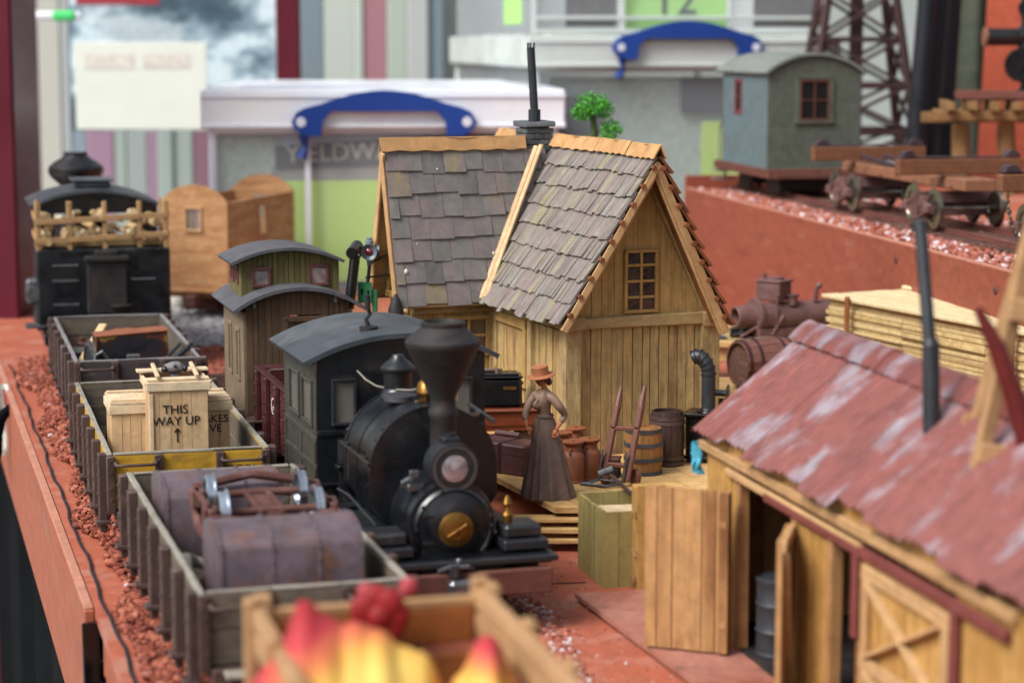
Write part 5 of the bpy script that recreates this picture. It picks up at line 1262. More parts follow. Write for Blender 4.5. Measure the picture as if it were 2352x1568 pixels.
slab(b,Vector((AP[0]+.02,Yf+.05,AP[1]+.002))-Nn*.012,(0,1,0),Rd,.20,LR-.02,.012); Nn=Vector((-Ld.z,0,Ld.x)); Nn=Nn if Nn.z>0 else -Nn
slab(b,Vector((AP[0]-.02,Yf+.05,AP[1]+.002))-Nn*.012,(0,1,0),Ld,.20,LL-.02,.012); b.build('soffit',M['tan'],main)
b=MB(S0)   # ridge cap in three pieces
for (y0,y1,dz) in ((Yf-.03,.18,0),(.19,.72,.006),(.73,1.555,.004),(1.80,2.72,.004)):
    for D_ in (Ld,Rd):
        Nn=Vector((-D_.z,0,D_.x)); Nn=Nn if Nn.z>0 else -Nn
        def cap(a,bb,D_=D_,Nn=Nn,y0=y0,y1=y1,dz=dz):
            p=Vector((AP[0],y0+(y1-y0)*a,AP[1]+.035+.080+dz))+D_*(bb*.10)+Nn*(.004*math.sin(a*9)+.002*math.sin(a*23)-bb*.002)
            if bb>.9: p+=D_*.006*math.sin(a*31)
            return p
        b.grid(cap,16,4,thick=.010)
b.build('ridge_cap',M['ridge'],main)
# wing roof
WX0,WX1=-.785,.45; WE=(1.24,1.165); WR=(1.56,2.215); WB=(1.88,1.155)
Fd=Vector((0,WE[0]-WR[0],WE[1]-WR[1])).normalized(); Bd=Vector((0,WB[0]-WR[0],WB[1]-WR[1])).normalized(); LF=L2(WR,WE); LB=L2(WR,WB)
mr=MB(S0); slab(mr,(WX0+.02,WR[0],WR[1]+.02),(1,0,0),Fd,WX1-WX0-.02,LF,.02); slab(mr,(WX0+.02,WR[0],WR[1]+.02),(1,0,0),Bd,WX1-WX0-.02,LB,.02); wing=mr.build('wing_roof',M['tan'],t)
b=MB(S0); shingles(b,(WX0+.015,WR[0],WR[1]+.022),(1,0,0),Fd,WX1-WX0,LF+.03,7,.125,.18,lambda u,d: (WX0+u)>.0+.5*(1-d/LF),lift=.016,jd=.014); b.build('slate_shingles',M['sh_a'],wing)
b=MB(S0); shingles(b,(WX0+.015,WR[0],WR[1]+.022),(1,0,0),Bd,WX1-WX0,LB+.03,7,.125,.18,None,lift=.016,jd=.012); b.build('slate_shingles',M['sh_a'],wing)
b=MB(S0)
for D_ in (Fd,Bd):
    Nn=Vector((0,-D_.z,D_.y)); Nn=Nn if Nn.z>0 else -Nn
    def cap(a,bb,D_=D_,Nn=Nn):
        p=Vector((WX0-.01+(WX1-WX0-.13)*a,WR[0],WR[1]+.12))+D_*(bb*.10)+Nn*(.004*math.sin(a*7+1)+.002*math.sin(a*19)-bb*.002)
        if bb>.9: p+=D_*.005*math.sin(a*37)
        return p
    b.grid(cap,24,4,thick=.010)
b.build('ridge_cap',M['ridge'],wing)
b=MB(S0)
for D_,LN in((Fd,LF),(Bd,LB)):
    Nn=Vector((0,-D_.z,D_.y)); Nn=Nn if Nn.z>0 else -Nn
    a=Vector((WX0+.005,WR[0],WR[1]+.02))-Nn*.02; b.bar(a,a+D_*(LN+.03),.02,.07,up=Nn,jit=.003)
b.bar((WX0,WE[0]-.0,WE[1]-.005),(.02,WE[0]-.0,WE[1]-.005),.03,.02)
b.build('barge_board',M['tan'],wing)
b=MB(S0); planks(b,1.30,1.82,1.16,lambda y: WR[1]-.03-abs(y-1.56)*3.4,.08,-.62,.02,M=mat_from((0,1,0),(1,0,0),(0,0,1)))
b.bar((-.66,1.32,1.2),(-.66,1.55,2.10),.03,.04); b.bar((-.66,1.80,1.2),(-.66,1.57,2.10),.03,.04); b.box((-.66,1.56,1.2),(.05,.5,.05)); b.build('wing_gable',M['trim'],t)
b=MB(S0)
for (fx,fd_,sz) in ((-.39,.13,.008),(-.03,.70,.012),(-.035,.74,.009),(-.70,.80,.018),(-.6,.62,.005)):
    p=Vector((fx,WR[0],WR[1]+.022))+Fd*(LF*fd_); n__=Vector((0,-abs(Fd.z),abs(Fd.y))); b.ball(tuple(p+n__*.036),sz*.8,(1,.35,1.3),n=8)
b.build('glue_flecks',M['paper'],wing)
# valley strips
b=MB(S0); v0=Vector((-.135,1.20,1.19)); v1=Vector((.40,1.50,2.23)); dvl=(v1-v0)
side=Vector((.5,-.86,0)).normalized()
for o_ in (-.022,.022):
    b.bar(v0+side*o_+Vector((0,0,.03+(.012 if o_>0 else 0)))-dvl*.02,v1+side*o_+Vector((0,0,.03+(.012 if o_>0 else 0))),.036,.02,up=(-.6,-.3,.7),jit=.003)
b.build('valley_strip',M['valley'],t)
# chimney
ch=MB(S0); cxh,cyh=.43,1.67
for k in range(5):
    z=2.20+k*.042; n=3
    for sx,sy,w_,d_ in ((0,-1,.22,.03),(0,1,.22,.03),(-1,0,.03,.16),(1,0,.03,.16)):
        for i in range(2+(k%2)):
            m_=2+(k%2)
            if sx==0: ch.box((cxh-w_/2+(i+.5)*w_/m_,cyh+sy*.095,z),(w_/m_-.003,d_,.039),jit=.003)
            else: ch.box((cxh+sx*.095,cyh-d_/2+(i+.5)*d_/m_,z),(w_,d_/m_-.003,.039),jit=.003)
ch.box((cxh,cyh,2.29),(.17,.17,.22)); ch.box((cxh,cyh,2.415),(.25,.25,.035),jit=.008); cc=ch.build('chimney',M['stone'],t)
b=MB(S0); 
def fl(a,z): return 1
b.tube([(cxh,cyh,2.42),(cxh,cyh,2.52)],.045,10); b.tube([(cxh,cyh,2.50),(cxh-.03,cyh,2.97)],.030,10)
for a in (0,2.1,4.2): b.box((cxh-.03+.026*math.cos(a),cyh+.026*math.sin(a),2.985),(.012,.012,.04))
b.build('chimney_pipe',M['pipeblk'],cc)
# green sign board on the wing's left side
b=MB(S0); b.box((-.68,1.35,.98),(.012,.30,.30)); 
# ------------------------------------------------ signal lamp with bracket and plate
sp=Yp(848,578,15.6)
t2=thing('signal_lamp','grey railway lamp with a red lens at the left corner of the station','lamp',(sp.x,sp.y,sp.z))
b=MB(); ycyl(b,[(.03,.03),(.055,.0),(.06,-.04),(.058,-.045),(.03,-.02)],0,0,24); b.ball((0,.03,0),.05,(1,1,1.15),n=16); b.lathe([(.028,.05),(.03,.075),(.022,.08),(.022,.095),(.014,.1),(0,.1)],c=(0,.03,0),n=14)
for s in(-1,1): b.lathe([(.012,0),(.045,.03),(.047,.036),(.03,.03)],M=T(s*.035,.03,.0)@RY(90*s),n=16)
b.cyl((0,.03,-.10),(0,.03,-.045),.02,n=10); b.build('lamp_body',M['lampgrey'],t2)
b=MB(); b.ball((0,-.022,0),.028,(1,.5,1),n=14); b.build('red_lens',M['redglass'],t2)
b=MB(); b.cyl((-.02,.03,-.27),(0,.03,-.10),.013,n=8); b.tube([(0,.03,-.09),(.14,.10,-.02),(.2,.16,.01)],.008,6); b.tube([(-.03,.03,-.19),(.2,.1,-.17)],.008,6); b.build('bracket',M['pipeblk'],t2)
pl=Yp(838,672,15.55)
b=MB(); b.box((0,0,0),(.10,.012,.15),rot=(0,0,-8)); b.box((.07,.02,-.06),(.04,.03,.16)); o=solo(b,'signal_plate',M['signalgreen'],'small green enamel plate with two slots under the railway lamp','plate',(pl.x,pl.y,pl.z))
b=MB(); b.box((-.02,-.008,.01),(.014,.004,.04)); b.box((.025,-.012,.0),(.014,.004,.04)); b.build('slot',M['dark'],o)
b=MB(); b.box((-.0,0,.32),(.13,.1,.64)); b.box((.0,0,.67),(.15,.12,.05)); solo(b,'green_cabinet',M['signalgreen'],'dark green cabinet standing left of the station wing','cabinet',at(Vector((SO.x,SO.y,0)),ST,-.95,1.5,.0),ST)
b=MB(); b.cyl((0,0,0),(0,0,1.0),.02,n=10); b.lathe([(.02,.95),(.05,1.0),(.055,1.15),(.03,1.22),(.01,1.26)],n=16); b.tube([(0,0,.8),(.03,0,.86),(-.02,0,.92)],.016,6)
solo(b,'signal_post',M['stack'],'blurred dark lamp post rising behind the locomotive roof','lamp post',at(Vector((SO.x,SO.y,0)),ST,-.80,1.2,0))
# tree behind the station
tp_=Yp(1360,330,18.5)
tt=thing('toy_tree','small bright green model tree behind the station ridge','tree',(tp_.x,tp_.y,1.4))
zb0=-1.4
b=MB(); b.tube([(0,0,-1.4),(.0,0,.5),(.02,0,.85),(.0,.02,1.05)],[.04,.035,.03,.02],8); b.tube([(0,0,.62),(.1,0,.72),(.15,0,.8)],.015,6); b.build('trunk',M['bark'],tt)
b=MB()
for (cx,cy,cz,rx,rz) in ((-.0,0,1.10,.16,.10),(.08,.03,1.05,.12,.09),(-.08,0,1.02,.11,.07),(.16,0,.88,.10,.09),(-.12,0,.70,.14,.07),(.02,0,.62,.2,.06),(.12,.02,.76,.08,.06),(-.15,0,.60,.1,.06)):
    for _ in range(520):
        d=Vector([random.gauss(0,1) for _ in range(3)]).normalized()*(random.random()**.4); c=Vector((cx+d.x*rx,cy+d.y*rx,cz+d.z*rz)); s_=random.uniform(.007,.017)
        n_=Vector([random.gauss(0,1) for _ in range(3)]).normalized(); u_=n_.orthogonal().normalized(); w__=n_.cross(u_)
        b.add([c+u_*s_,c+w__*s_*.6,c-u_*s_,c-w__*s_*.6],[(0,1,2,3)])
b.build('crown',M['leaf'],tt,smooth=0)

# ------------------------------------------------ platform
O2=Vector((SO.x,SO.y,0))
t=thing('platform','pine plank platform with three steps in front of the station','platform',(SO.x,SO.y,0),ST)
# deck edge: front ends follow a ragged line
b=MB(); 
x=-.66
while x<1.9:
    w=random.uniform(.13,.17); y0=-1.60-random.uniform(-.02,.02)+.36*(x-.25)*-1 if x<.9 else -1.45
    y0=-1.67-.38*x
    y1=2.9
    b.hexa([(x+.002,y0,.215),(x+w-.002,y0-.36*w,.215),(x+w-.002,y1,.215),(x+.002,y1,.215),(x+.002,y0+random.uniform(-.008,.008),.25),(x+w-.002,y0-.36*w,.25),(x+w-.002,y1,.25),(x+.002,y1,.25)],1); x+=w
b.build('deck',M['plat'],t)
b=MB(); 
for z in (.19,): b.bar((-.6,-1.27,.19),(1.2,-1.95,.19),.06,.04)
b.bar((-.6,-1.2,.09),(1.2,-1.88,.09),.04,.18); b.build('deck_bearer',M['redbrown'],t)
w0=Yp(1120,1200,12.9); w1_=Yp(1345,1200,12.9)
t3=thing('wooden_steps','three pine step boards below the front edge of the platform','steps',(w0.x,12.83,0),0)
wd=w1_.x-w0.x
for k in range(3):
    b=MB(); z=.178-.058*k; b.box((wd/2,-.03-.035*k,z),(wd,.12,.026),jit=.005); b.build('step_board',M['plat'],t3)
for x in(.06,wd-.1):
    b=MB(); b.box((x,.03,.10),(.04,.02,.2)); b.build('step_leg',M['redbrown'],t3)
# ------------------------------------------------ woman figure
WP=G(1252,1141,.25)
t=thing('person','woman in a long brown dress and orange straw hat with one hand on her hip','person',(WP.x,WP.y,.25))
def skin_mesh(name,verts,edges,radii,mat,parent,root=0,sub=2):
    me=bpy.data.meshes.new(name); me.from_pydata(verts,edges,[]); o=bpy.data.objects.new(name,me); COL.objects.link(o)
    md=o.modifiers.new('s','SKIN'); md.use_smooth_shade=True
    for i,r in enumerate(radii): me.skin_vertices[0].data[i].radius=(r,r) if not isinstance(r,tuple) else r
    me.skin_vertices[0].data[root].use_root=True
    ms_=o.modifiers.new('u','SUBSURF'); ms_.levels=sub; ms_.render_levels=sub
    bpy.context.view_layer.update()
    nm=bpy.data.meshes.new_from_object(o.evaluated_get(bpy.context.evaluated_depsgraph_get()))
    bpy.data.objects.remove(o); nm.materials.clear(); 
    return nm
def mesh_to_mb(me,mb):
    mb.add([v.co.copy() for v in me.vertices],[tuple(p.vertices) for p in me.polygons],None,.5)
# body: hips, waist, chest, neck, arms, hands -- facing left (-x) and a little towards us
V=[(0,0,.40),(0,0,.50),(-.012,-.004,.58),(-.012,0,.635),(-.006,0,.675),(-.010,0,.71),
   (.045,-.045,.622),(.085,-.06,.57),(.122,-.03,.515),(.09,-.045,.465),(.062,-.06,.425),
   (-.062,.03,.622),(-.10,.01,.575),(-.125,-.03,.52),(-.118,-.05,.48),(-.112,-.06,.445)]
E_=[(0,1),(1,2),(2,3),(3,4),(4,5),(3,6),(6,7),(7,8),(8,9),(9,10),(3,11),(11,12),(12,13),(13,14),(14,15)]
Rr=[.06,.040,.052,.034,.019,.02,.030,.026,.022,.018,.013,.030,.025,.021,.017,.012]
body=MB(); mesh_to_mb(skin_mesh('b',V,E_,[r*.86 for r in Rr],None,None,1),body)
def hand(mb,p,dirv,side,s=1.0):
    p=Vector(p);d=Vector(dirv).normalized();sd=Vector(side).normalized();n=d.cross(sd)
    mb.tube([p-d*.004,p+d*.012,p+d*.026],[.009*s,.013*s,.012*s],8)
    for i,(o_,L,k) in enumerate(((-.010,.024,.3),(-.0035,.028,.35),(.0035,.026,.4),(.010,.020,.45))):
        a=p+d*.024+sd*o_*s; mb.tube([a,a+d*L*.5+n*.002,a+d*L*.9*(1-k*.2)+n*L*k*.5],[.0048,.0043,.0034],6)
    mb.tube([p+d*.006+sd*.010,p+d*.018+sd*.020+n*.004,p+d*.030+sd*.020+n*.010],[.0055,.005,.004],6)
hand(body,(.062,-.06,.425),(-.25,-.1,-.9),(.9,-.2,-.3),1.15)
hand(body,(-.112,-.06,.445),(.45,-.3,-.75),(.6,-.3,.6),1.15)
def facef(d):
    k=1.0
    # d in head space: -x is the face direction
    f=max(0,-d.x)
    k+= .16*math.exp(-((d.z+.08)/.16)**2-(d.y/.16)**2)*(f**3)        # nose
    k-= .05*math.exp(-((d.z-.18)/.14)**2-((abs(d.y)-.35)/.2)**2)*f     # eye sockets
    k+= .06*math.exp(-((d.z+.75)/.25)**2)*f                            # chin
    k+= .03*math.exp(-((d.z+.42)/.08)**2-(d.y/.25)**2)*f**2
    return k
HM=T(-.022,-.004,.728)@RZ(14)@RY(-4)
body.ball((0,0,0),.036,(1.0,.82,1.22),n=32,M=HM,fn=facef)
for s in(-1,1): body.ball((.004,s*.030,-.002),.008,(1,.5,1.3),n=8,M=HM)
bo=body.build('body',M['skin'],t,smooth=80)
b=MB(HM); 
for s in(-1,1): b.ball((-.031,s*.012,.007),.0035,(.6,1,.8),n=8)
b.build('eyes',M['strap'],bo)
b=MB(HM); b.ball((-.0345,0,-.018),.005,(.5,1.4,.5),n=8); b.build('mouth',M['hat'],bo)
b=MB(); mesh_to_mb(skin_mesh('c',V[:5]+V[6:10]+V[11:15],[(0,1),(1,2),(2,3),(3,4),(3,5),(5,6),(6,7),(7,8),(3,9),(9,10),(10,11),(11,12)],[.056,.041,.056,.036,.021]+[.032,.028,.024,.021]+[.032,.027,.023,.020],None,None,1),b)
for s,y in((-1,-.028),(1,.022)): b.ball((-.048,y,.575),.034,(.9,.8,.9),n=14)
b.tube([(-.045,-.01,.645),(-.035,-.035,.63),(-.05,-.05,.60),(-.066,-.045,.57)],.006,6)
b.lathe([(.022,0),(.024,.008),(.021,.03)],c=(-.006,0,.648),n=18,cap=False); b.build('bodice',M['bodice'],t,smooth=80)
b=MB()
rs=[random.uniform(.5,1) for _ in range(13)]
def pleat(a,z): 
    k=max(0,min(1,(.46-z)/.4)); return 1+k*.10*math.sin(a*13+math.sin(a*3)*1.5)+k*.02*math.sin(a*26+1)
pr=[(.156,0.002),(.158,.012),(.150,.04),(.132,.14),(.112,.24),(.092,.34),(.075,.42),(.062,.47),(.050,.495),(.047,.505)]
sk=MB(Matrix.Scale(.84,4,(0,1,0))); sk.lathe(pr,c=(.0,0,0),n=96,fn=pleat,r=.5); 
for i,p in enumerate(sk.v):
    k=max(0,(.5-p.z)/.5); sk.v[i]=Vector((p.x+.018*k*(1 if True else 0),p.y,p.z))
sk.build('skirt',M['skirt'],t,smooth=60)
b=MB()
def apr(a,bb):
    ang=math.pi*1.0+(a-.5)*1.15+.35; z=.50-.33*bb; rr=.052+(.128-.052)*(bb*.33/.5+.0)*1.12+.013+.004*math.sin(a*14)*bb
    return (rr*math.cos(ang)+.01*bb,rr*.86*math.sin(ang),z-.02*math.sin(a*3.1))
b.grid(apr,16,20,thick=-.006); b.lathe([(.050,0),(.053,.01),(.050,.02)],c=(0,0,.495),n=24,cap=False); b.build('apron',M['apron'],t,smooth=60)
b=MB(); b.ball((0,0,0),.040,(1.02,.88,1.05),n=20,M=HM@T(.008,0,.010)); b.ball((.045,0,-.018),.021,(.9,1,1.15),n=14,M=HM); b.build('hair',M['hair'],t,smooth=80)
b=MB(HM@T(-.002,0,.026)@RY(-6)@RX(4)); b.lathe([(.085,-.006),(.088,-.002),(.086,.002),(.052,.006),(.050,.012),(.050,.056),(.046,.060),(0,.061)],n=36); b.build('hat',M['hat'],t)
# ------------------------------------------------ platform goods
def can(label,u,v,z=.25,s=1.0):
    p=G(u,v,z); t=thing('milk_can',label,'milk can',(p.x,p.y,z),random.uniform(0,90),'terracotta painted milk cans on the platform')
    b=MB(Matrix.Scale(s,4)); b.lathe([(.068,0),(.073,.004),(.073,.012),(.070,.016),(.073,.06),(.074,.165),(.066,.185),(.052,.20),(.050,.235)],n=32)
    for a in(0,180): b.tube([(.06,0,.18),(.078,0,.195),(.078,0,.21),(.06,0,.222),(.05,0,.22)],.006,6,M=RZ(a))
    b.build('can_body',M['can'],t)
    b=MB(Matrix.Scale(s,4)); b.lathe([(.052,.232),(.056,.236),(.070,.254),(.070,.262),(.062,.266),(.0,.262)],n=32); b.box((0,0,.264),(.04,.006,.008)); b.build('can_lid',M['can'],t); return t
can('front left milk can next to the woman\'s skirt',1316,1106)
can('front right milk can next to the dark small box',1353,1100)
can('milk can half hidden behind the woman\'s hand',1291,1083)
can('rearmost milk can against the station wall',1322,1072)
p=G(1398,1094,.25); t=thing('small_dark_box','small dark lidded box between the milk cans and the hand truck','box',(p.x,p.y,.25),-12)
b=MB(); b.box((0,0,.055),(.14,.12,.11),ch=.006,jit=.002); b.build('box_body',M['stack'],t); b=MB(); b.box((0,0,.119),(.15,.13,.018),ch=.004); b.build('box_lid',M['trunk'],t)
# hand truck
p=G(1412,1112,.25); t=thing('hand_truck','brown wooden hand truck standing upright with small wheels in front of the barrels','hand truck',(p.x,p.y,.25),0)
RL0,RL1=Vector((-.07,.03,.03)),Vector((.045,.15,.60)); RR0,RR1=Vector((.075,-.06,.03)),Vector((.19,.06,.62))
for a,c in((RL0,RL1),(RR0,RR1)):
    b=MB(); m1=a+(c-a)*.55; m2=a+(c-a)*.78; b.bar(a,m1,.036,.052,up=(.3,1,0)); b.bar(m1+(c-a)*.003,m2,.036,.068,up=(.3,1,0)); b.tube([m2-(c-a)*.01,m2+(c-a)*.1,c],[.024,.02,.011],8); b.build('rail',M['truckw'],t)
b=MB()
for f in(.16,.55): b.bar(RL0+(RL1-RL0)*f,RR0+(RR1-RR0)*f,.04,.028)
b.build('cross_bar',M['truckw'],t)
b=MB()
for a in(RL0,RR0): b.bar(a+Vector((-.03,-.02,.0)),a+Vector((-.005,-.0,.19)),.012,.028,up=(0,1,0)); b.tube([a+Vector((-.03,-.02,.0)),a+Vector((-.08,-.05,-.012)),a+Vector((-.15,-.06,-.018))],.010,7)
b.tube([RL0+Vector((-.14,-.06,-.018)),RR0+Vector((-.14,-.06,-.018))],.010,7); b.bar(RL0+Vector((-.02,-.02,0)),RR0+Vector((-.02,-.02,0)),.03,.012); b.build('toe_iron',M['steel'],t)
for a,s in((RL0+Vector((.01,.0,.02)),-1),(RR0+Vector((.05,.05,.02)),1)):
    b=MB(T(*a)@RZ(35)); 
    b.lathe([(.040,-.014),(.051,-.012),(.051,.012),(.040,.014)],n=26,M=RY(90)); b.lathe([(.012,-.018),(.012,.018)],n=12,M=RY(90)); 
    for k in range(5): b.bar((0,0,0),(0,.044*math.cos(k*1.257),.044*math.sin(k*1.257)),.010,.010,up=(1,0,0))
    b.build('wheel',M['truckw'],t)
def barrel(name,label,p,r,h,ms,mh,hoops,bulge=1.12,rz=0,group=None,Mx=None,cat='barrel'):
    t=thing(name,label,cat,p,rz,group); n=18
    prof=lambda q: r*(1+(bulge-1)*math.sin(math.pi*q))
    b=MB(Mx)
    for i in range(n):
        a0=2*math.pi*i/n+.008;a1=2*math.pi*(i+1)/n-.008; rr=random.random(); k=8; vs=[];gs=[]
        for j in range(k+1):
            q=j/k
            for rad,a in((prof(q),a0),(prof(q),a1),(prof(q)-.014,a1),(prof(q)-.014,a0)): vs.append((rad*math.cos(a),rad*math.sin(a),q*h)); gs.append((q*h,rad*(a-a0),0))
        fs=[(j*4+e,j*4+(e+1)%4,(j+1)*4+(e+1)%4,(j+1)*4+e) for j in range(k) for e in range(4)]+[(0,3,2,1),(k*4,k*4+1,k*4+2,k*4+3)]
        b.add(vs,fs,gs,rr)
    b.build('staves',ms,t,smooth=30)
    b=MB(Mx); b.cyl((0,0,h*.93),(0,0,h*.95),prof(.94)-.012,n=32); b.cyl((0,0,h*.05),(0,0,h*.07),prof(.06)-.012,n=32); b.build('head',ms,t)
    for q in hoops:
        b=MB(Mx); rr=prof(q)+.003; b.lathe([(rr-.002,q*h-.012),(rr+.003,q*h-.012),(rr+.003+ (prof(q+.03)-prof(q)),q*h+.012),(rr-.003,q*h+.012)],n=40,cap=False); b.build('hoop',mh,t)
    return t
p=G(1478,1086,.25); barrel('barrel','light brown barrel with grey hoops behind the hand truck','p' and (p.x,p.y,.25),.112,.30,M['barrel'],M['hoop'],(.04,.34,.66,.95))
p=G(1531,1066,.25); barrel('barrel','darker and taller barrel between the light barrel and the black stove',(p.x,p.y,.25),.105,.36,M['barreld'],M['iron'],(.05,.16,.80,.88))
p=G(1622,1058,.25); t=thing('stove','black iron stove with a ribbed elbow pipe right of the two barrels','stove',(p.x,p.y,.25),-20)
b=MB(); b.box((0,0,.17),(.24,.2,.28),ch=.01); b.box((0,0,.32),(.29,.25,.025),ch=.005); b.box((0,0,.035),(.26,.22,.02)); 
for x in(-.1,.1):
    for y in(-.08,.08): b.cyl((x,y,0),(x,y,.03),.014,n=8)
b.lathe([(.085,0),(.075,.012),(.055,.014),(.05,.03)],c=(.01,0,.33),n=24); b.box((-.03,-.105,.17),(.13,.012,.15)); b.build('stove_body',M['blackgl'],t)
b=MB(); pp=[(.01,0,.34),(.01,0,.58)]; el=[(.01-.075+.075*math.cos(a),0,.58+.10*math.sin(a)*1.2) for a in [math.pi*.62*i/6 for i in range(7)]]
b.tube(pp+el[1:],.046,20)
for q in el[::1]: pass
b.build('stove_pipe_body',M['pipeblk'],t)
b=MB()
for i in range(len(el)-1):
    a=Vector(el[i]);c=Vector(el[i+1]); b.cyl(a,a+(c-a).normalized()*.008,.053,n=20)
b.cyl(Vector(el[-1])-Vector((0.0,0,0)),Vector(el[-1])+Vector((-.004,0,-.002)),.05,.05,20); b.build('pipe_rib',M['stack'],t)
p=G(1655,1050,.25); t=thing('flanged_reel','small iron reel with two round flanges on a stand beside the stove pipe','reel',(p.x,p.y,.25),-20)
b=MB(); b.box((0,0,.2),(.03,.03,.40)); b.box((0,0,.01),(.12,.1,.02)); b.build('stand',M['iron'],t)
b=MB(T(0,-.02,.44)); b.cyl((-.06,0,0),(.06,0,0),.022,n=12)
for x in(-.05,.05): b.lathe([(.055,-.004),(.062,0),(.055,.004)],M=T(x,0,0)@RY(90),n=24)
b.build('reel_drum',M['steel'],t)
# camera case, luggage cart, trunk
p=G(1165,1035,.25); CT=Vector((p.x,p.y,.25))
t=thing('luggage_cart','varnished red brown luggage cart with slatted sides behind the purple trunk','cart',(CT.x-.05,CT.y+.15,.25),8)
b=MB(); b.box((-.1,.0,.16),(.74,.34,.04)); b.box((-.1,-.175,.225),(.78,.02,.10),ch=.008); b.box((-.1,.175,.225),(.78,.02,.10),ch=.008); b.box((.28,0,.225),(.02,.34,.10)); b.box((-.48,0,.225),(.02,.34,.10)); b.box((-.1,-.18,.285),(.80,.05,.02),ch=.008,jit=.002); b.build('cart_body',M['redbrown'],t)
b=MB()
for x in(-.35,.15):
    for y in(-.12,.12): wheel(b,(x,y,.075),.066,'x',.03,1)
b=MB()
for x in(-.38,.18):
    for y in(-.13,.13): b.lathe([(.05,-.012),(.068,-.012),(.068,.012),(.05,.012)],M=T(x,y,.068)@RX(90),n=22); b.lathe([(.07*.2,-.01),(.07*.2,.01)],M=T(x,y,.068)@RX(90)); 
for x in(-.38,.18):
    for y in(-.13,.13):
        for k in range(6): b.bar((x,y,.068),(x+.055*math.cos(k*1.05),y,.068+.055*math.sin(k*1.05)),.008,.008,up=(0,1,0))
    b.bar((x,-.13,.068),(x,.13,.068),.012,.012)
    b.box((x,0,.11),(.05,.24,.07))
b.build('cart_wheel',M['iron'],t)
b=MB()
for k in range(5): b.tube([(.0+k*.05,-.1+.02*k,.19+.012),(.05+k*.05,.12,.21)],.028,8)
b.M=None
solo(b,'sacks',M['carorange'],'row of small brown bundles lying in the luggage cart','bundles',(CT.x+.0,CT.y+.15,.27),8)
t=thing('camera_case','glossy black case with a brass plate and a strap handle on the luggage cart','case',(CT.x-.07,CT.y+.05,.25+.297),4)
b=MB(); b.box((0,.05,.10),(.34,.2,.20),ch=.02); b.build('case_body',M['blackgl'],t)
b=MB(); b.box((0,.05,.207),(.35,.21,.016),ch=.007); b.box((0,.05,.222),(.3,.16,.02),ch=.008); b.build('case_lid',M['blackgl'],t)
b=MB(); b.tube([(.0,-.0,.23),(.0,.0,.25),(.0,.1,.25),(.0,.1,.23)],.012,6); b.box((-.03,.05,.247),(.14,.03,.02),ch=.006); b.build('case_handle',M['skirt'],t)
b=MB(); b.prism([(-.05,0),(-.038,-.011),(.038,-.011),(.05,0),(.038,.011),(-.038,.011)],-.006,0,M=T(.085,-.052,.135)); b.ball((.172,-.02,.165),.010,n=8); b.build('name_plate',M['brass'],t)
p=G(1203,1096,.25); t=thing('purple_trunk','closed purple brown travelling trunk with dark straps behind the woman','trunk',(p.x,p.y,.25),-38)
b=MB(); b.box((-.30,.12,.10),(.60,.24,.20),ch=.012); b.build('trunk_body',M['trunk'],t)
b=MB(); b.box((-.30,.12,.135),(.606,.246,.004)); 
for x in(-.43,-.17,-.30-.2): pass
for x in(-.42,-.20): b.box((x,.12,.10),(.028,.248,.207),ch=.004)
b.build('trunk_strap',M['strap'],t)
b=MB(); b.box((-.31,-.006,.11),(.028,.01,.05)); b.build('trunk_lock',M['chrome'],t)
b=MB(); b.cyl((-.40,.22,.22),(-.2,.22,.22),.018,n=10); solo(b,'rolled_umbrella',M['trunk'],'short purple roll lying on top of the trunk','roll',(p.x,p.y,.25),-38)
u_=[q for q in bpy.data.objects if q.name.startswith('rolled_umbrella')][0]; u_.name='cloth_roll'
# ------------------------------------------------ olive plank crates near the steps
p=G(1385,1351,0); t=thing('open_crate','olive plank crate open at the top with its corner towards the steps','crate',(p.x,p.y,0),14)
b=MB(); planks(b,0,.34,0,.43,.085,0,.018,gap=.004,jy=.004); planks(b,0,.34,0,.44,.085,.50,.018,gap=.004,jy=.004)
planks(b,.02,.50,0,.435,.075,0,.018,gap=.004,jy=.004,M=mat_from((0,1,0),(1,0,0),(0,0,1))); planks(b,.02,.50,0,.435,.075,.322,.018,gap=.004,M=mat_from((0,1,0),(1,0,0),(0,0,1))); b.box((.17,.26,.02),(.3,.46,.02)); b.build('crate_planks',M['olive'],t)
b=MB(); planks(b,.022,.32,.0,.39,.08,.03,.02); b.box((.17,.2,.385),(.27,.3,.02),jit=.006); b.build('inner_board',M['crated'],t)
p=G(1462,1362,.0); t=thing('narrow_crate','narrow upright tan plank box with small cleats between the olive crate and the shed door','crate',(p.x,p.y,.0),10)
b=MB(); planks(b,0,.16,.0,.60,.055,0,.02,jy=.003); b.box((.08,.1,.3),(.14,.16,.56)); b.build('box_planks',M['shedyel'],t)
b=MB()
for z in (.12,.27,.49): b.box((.085,-.012,z),(.03,.03,.03),jit=.003); b.box((-.01,.03,z-.05),(.02,.05,.04),jit=.003)
b.build('cleat',M['shedwood'],t)
p=Yp(1463,1146,12.3); t=thing('hammer','dark iron hammer leaning out of the olive crate','hammer',(p.x,p.y,p.z))
q=Yp(1394,1082,12.35)-p; b=MB(); b.tube([(0.06,.0,-.15),(0,0,0),tuple(q)],[.013,.012,.012],8); b.build('handle',M['iron'],t)
b=MB(); d_=Vector((.9,.1,.3)).normalized(); b.cyl(q-d_*.05,q+d_*.035,.020,.024,10); b.build('head',M['steel'],t)
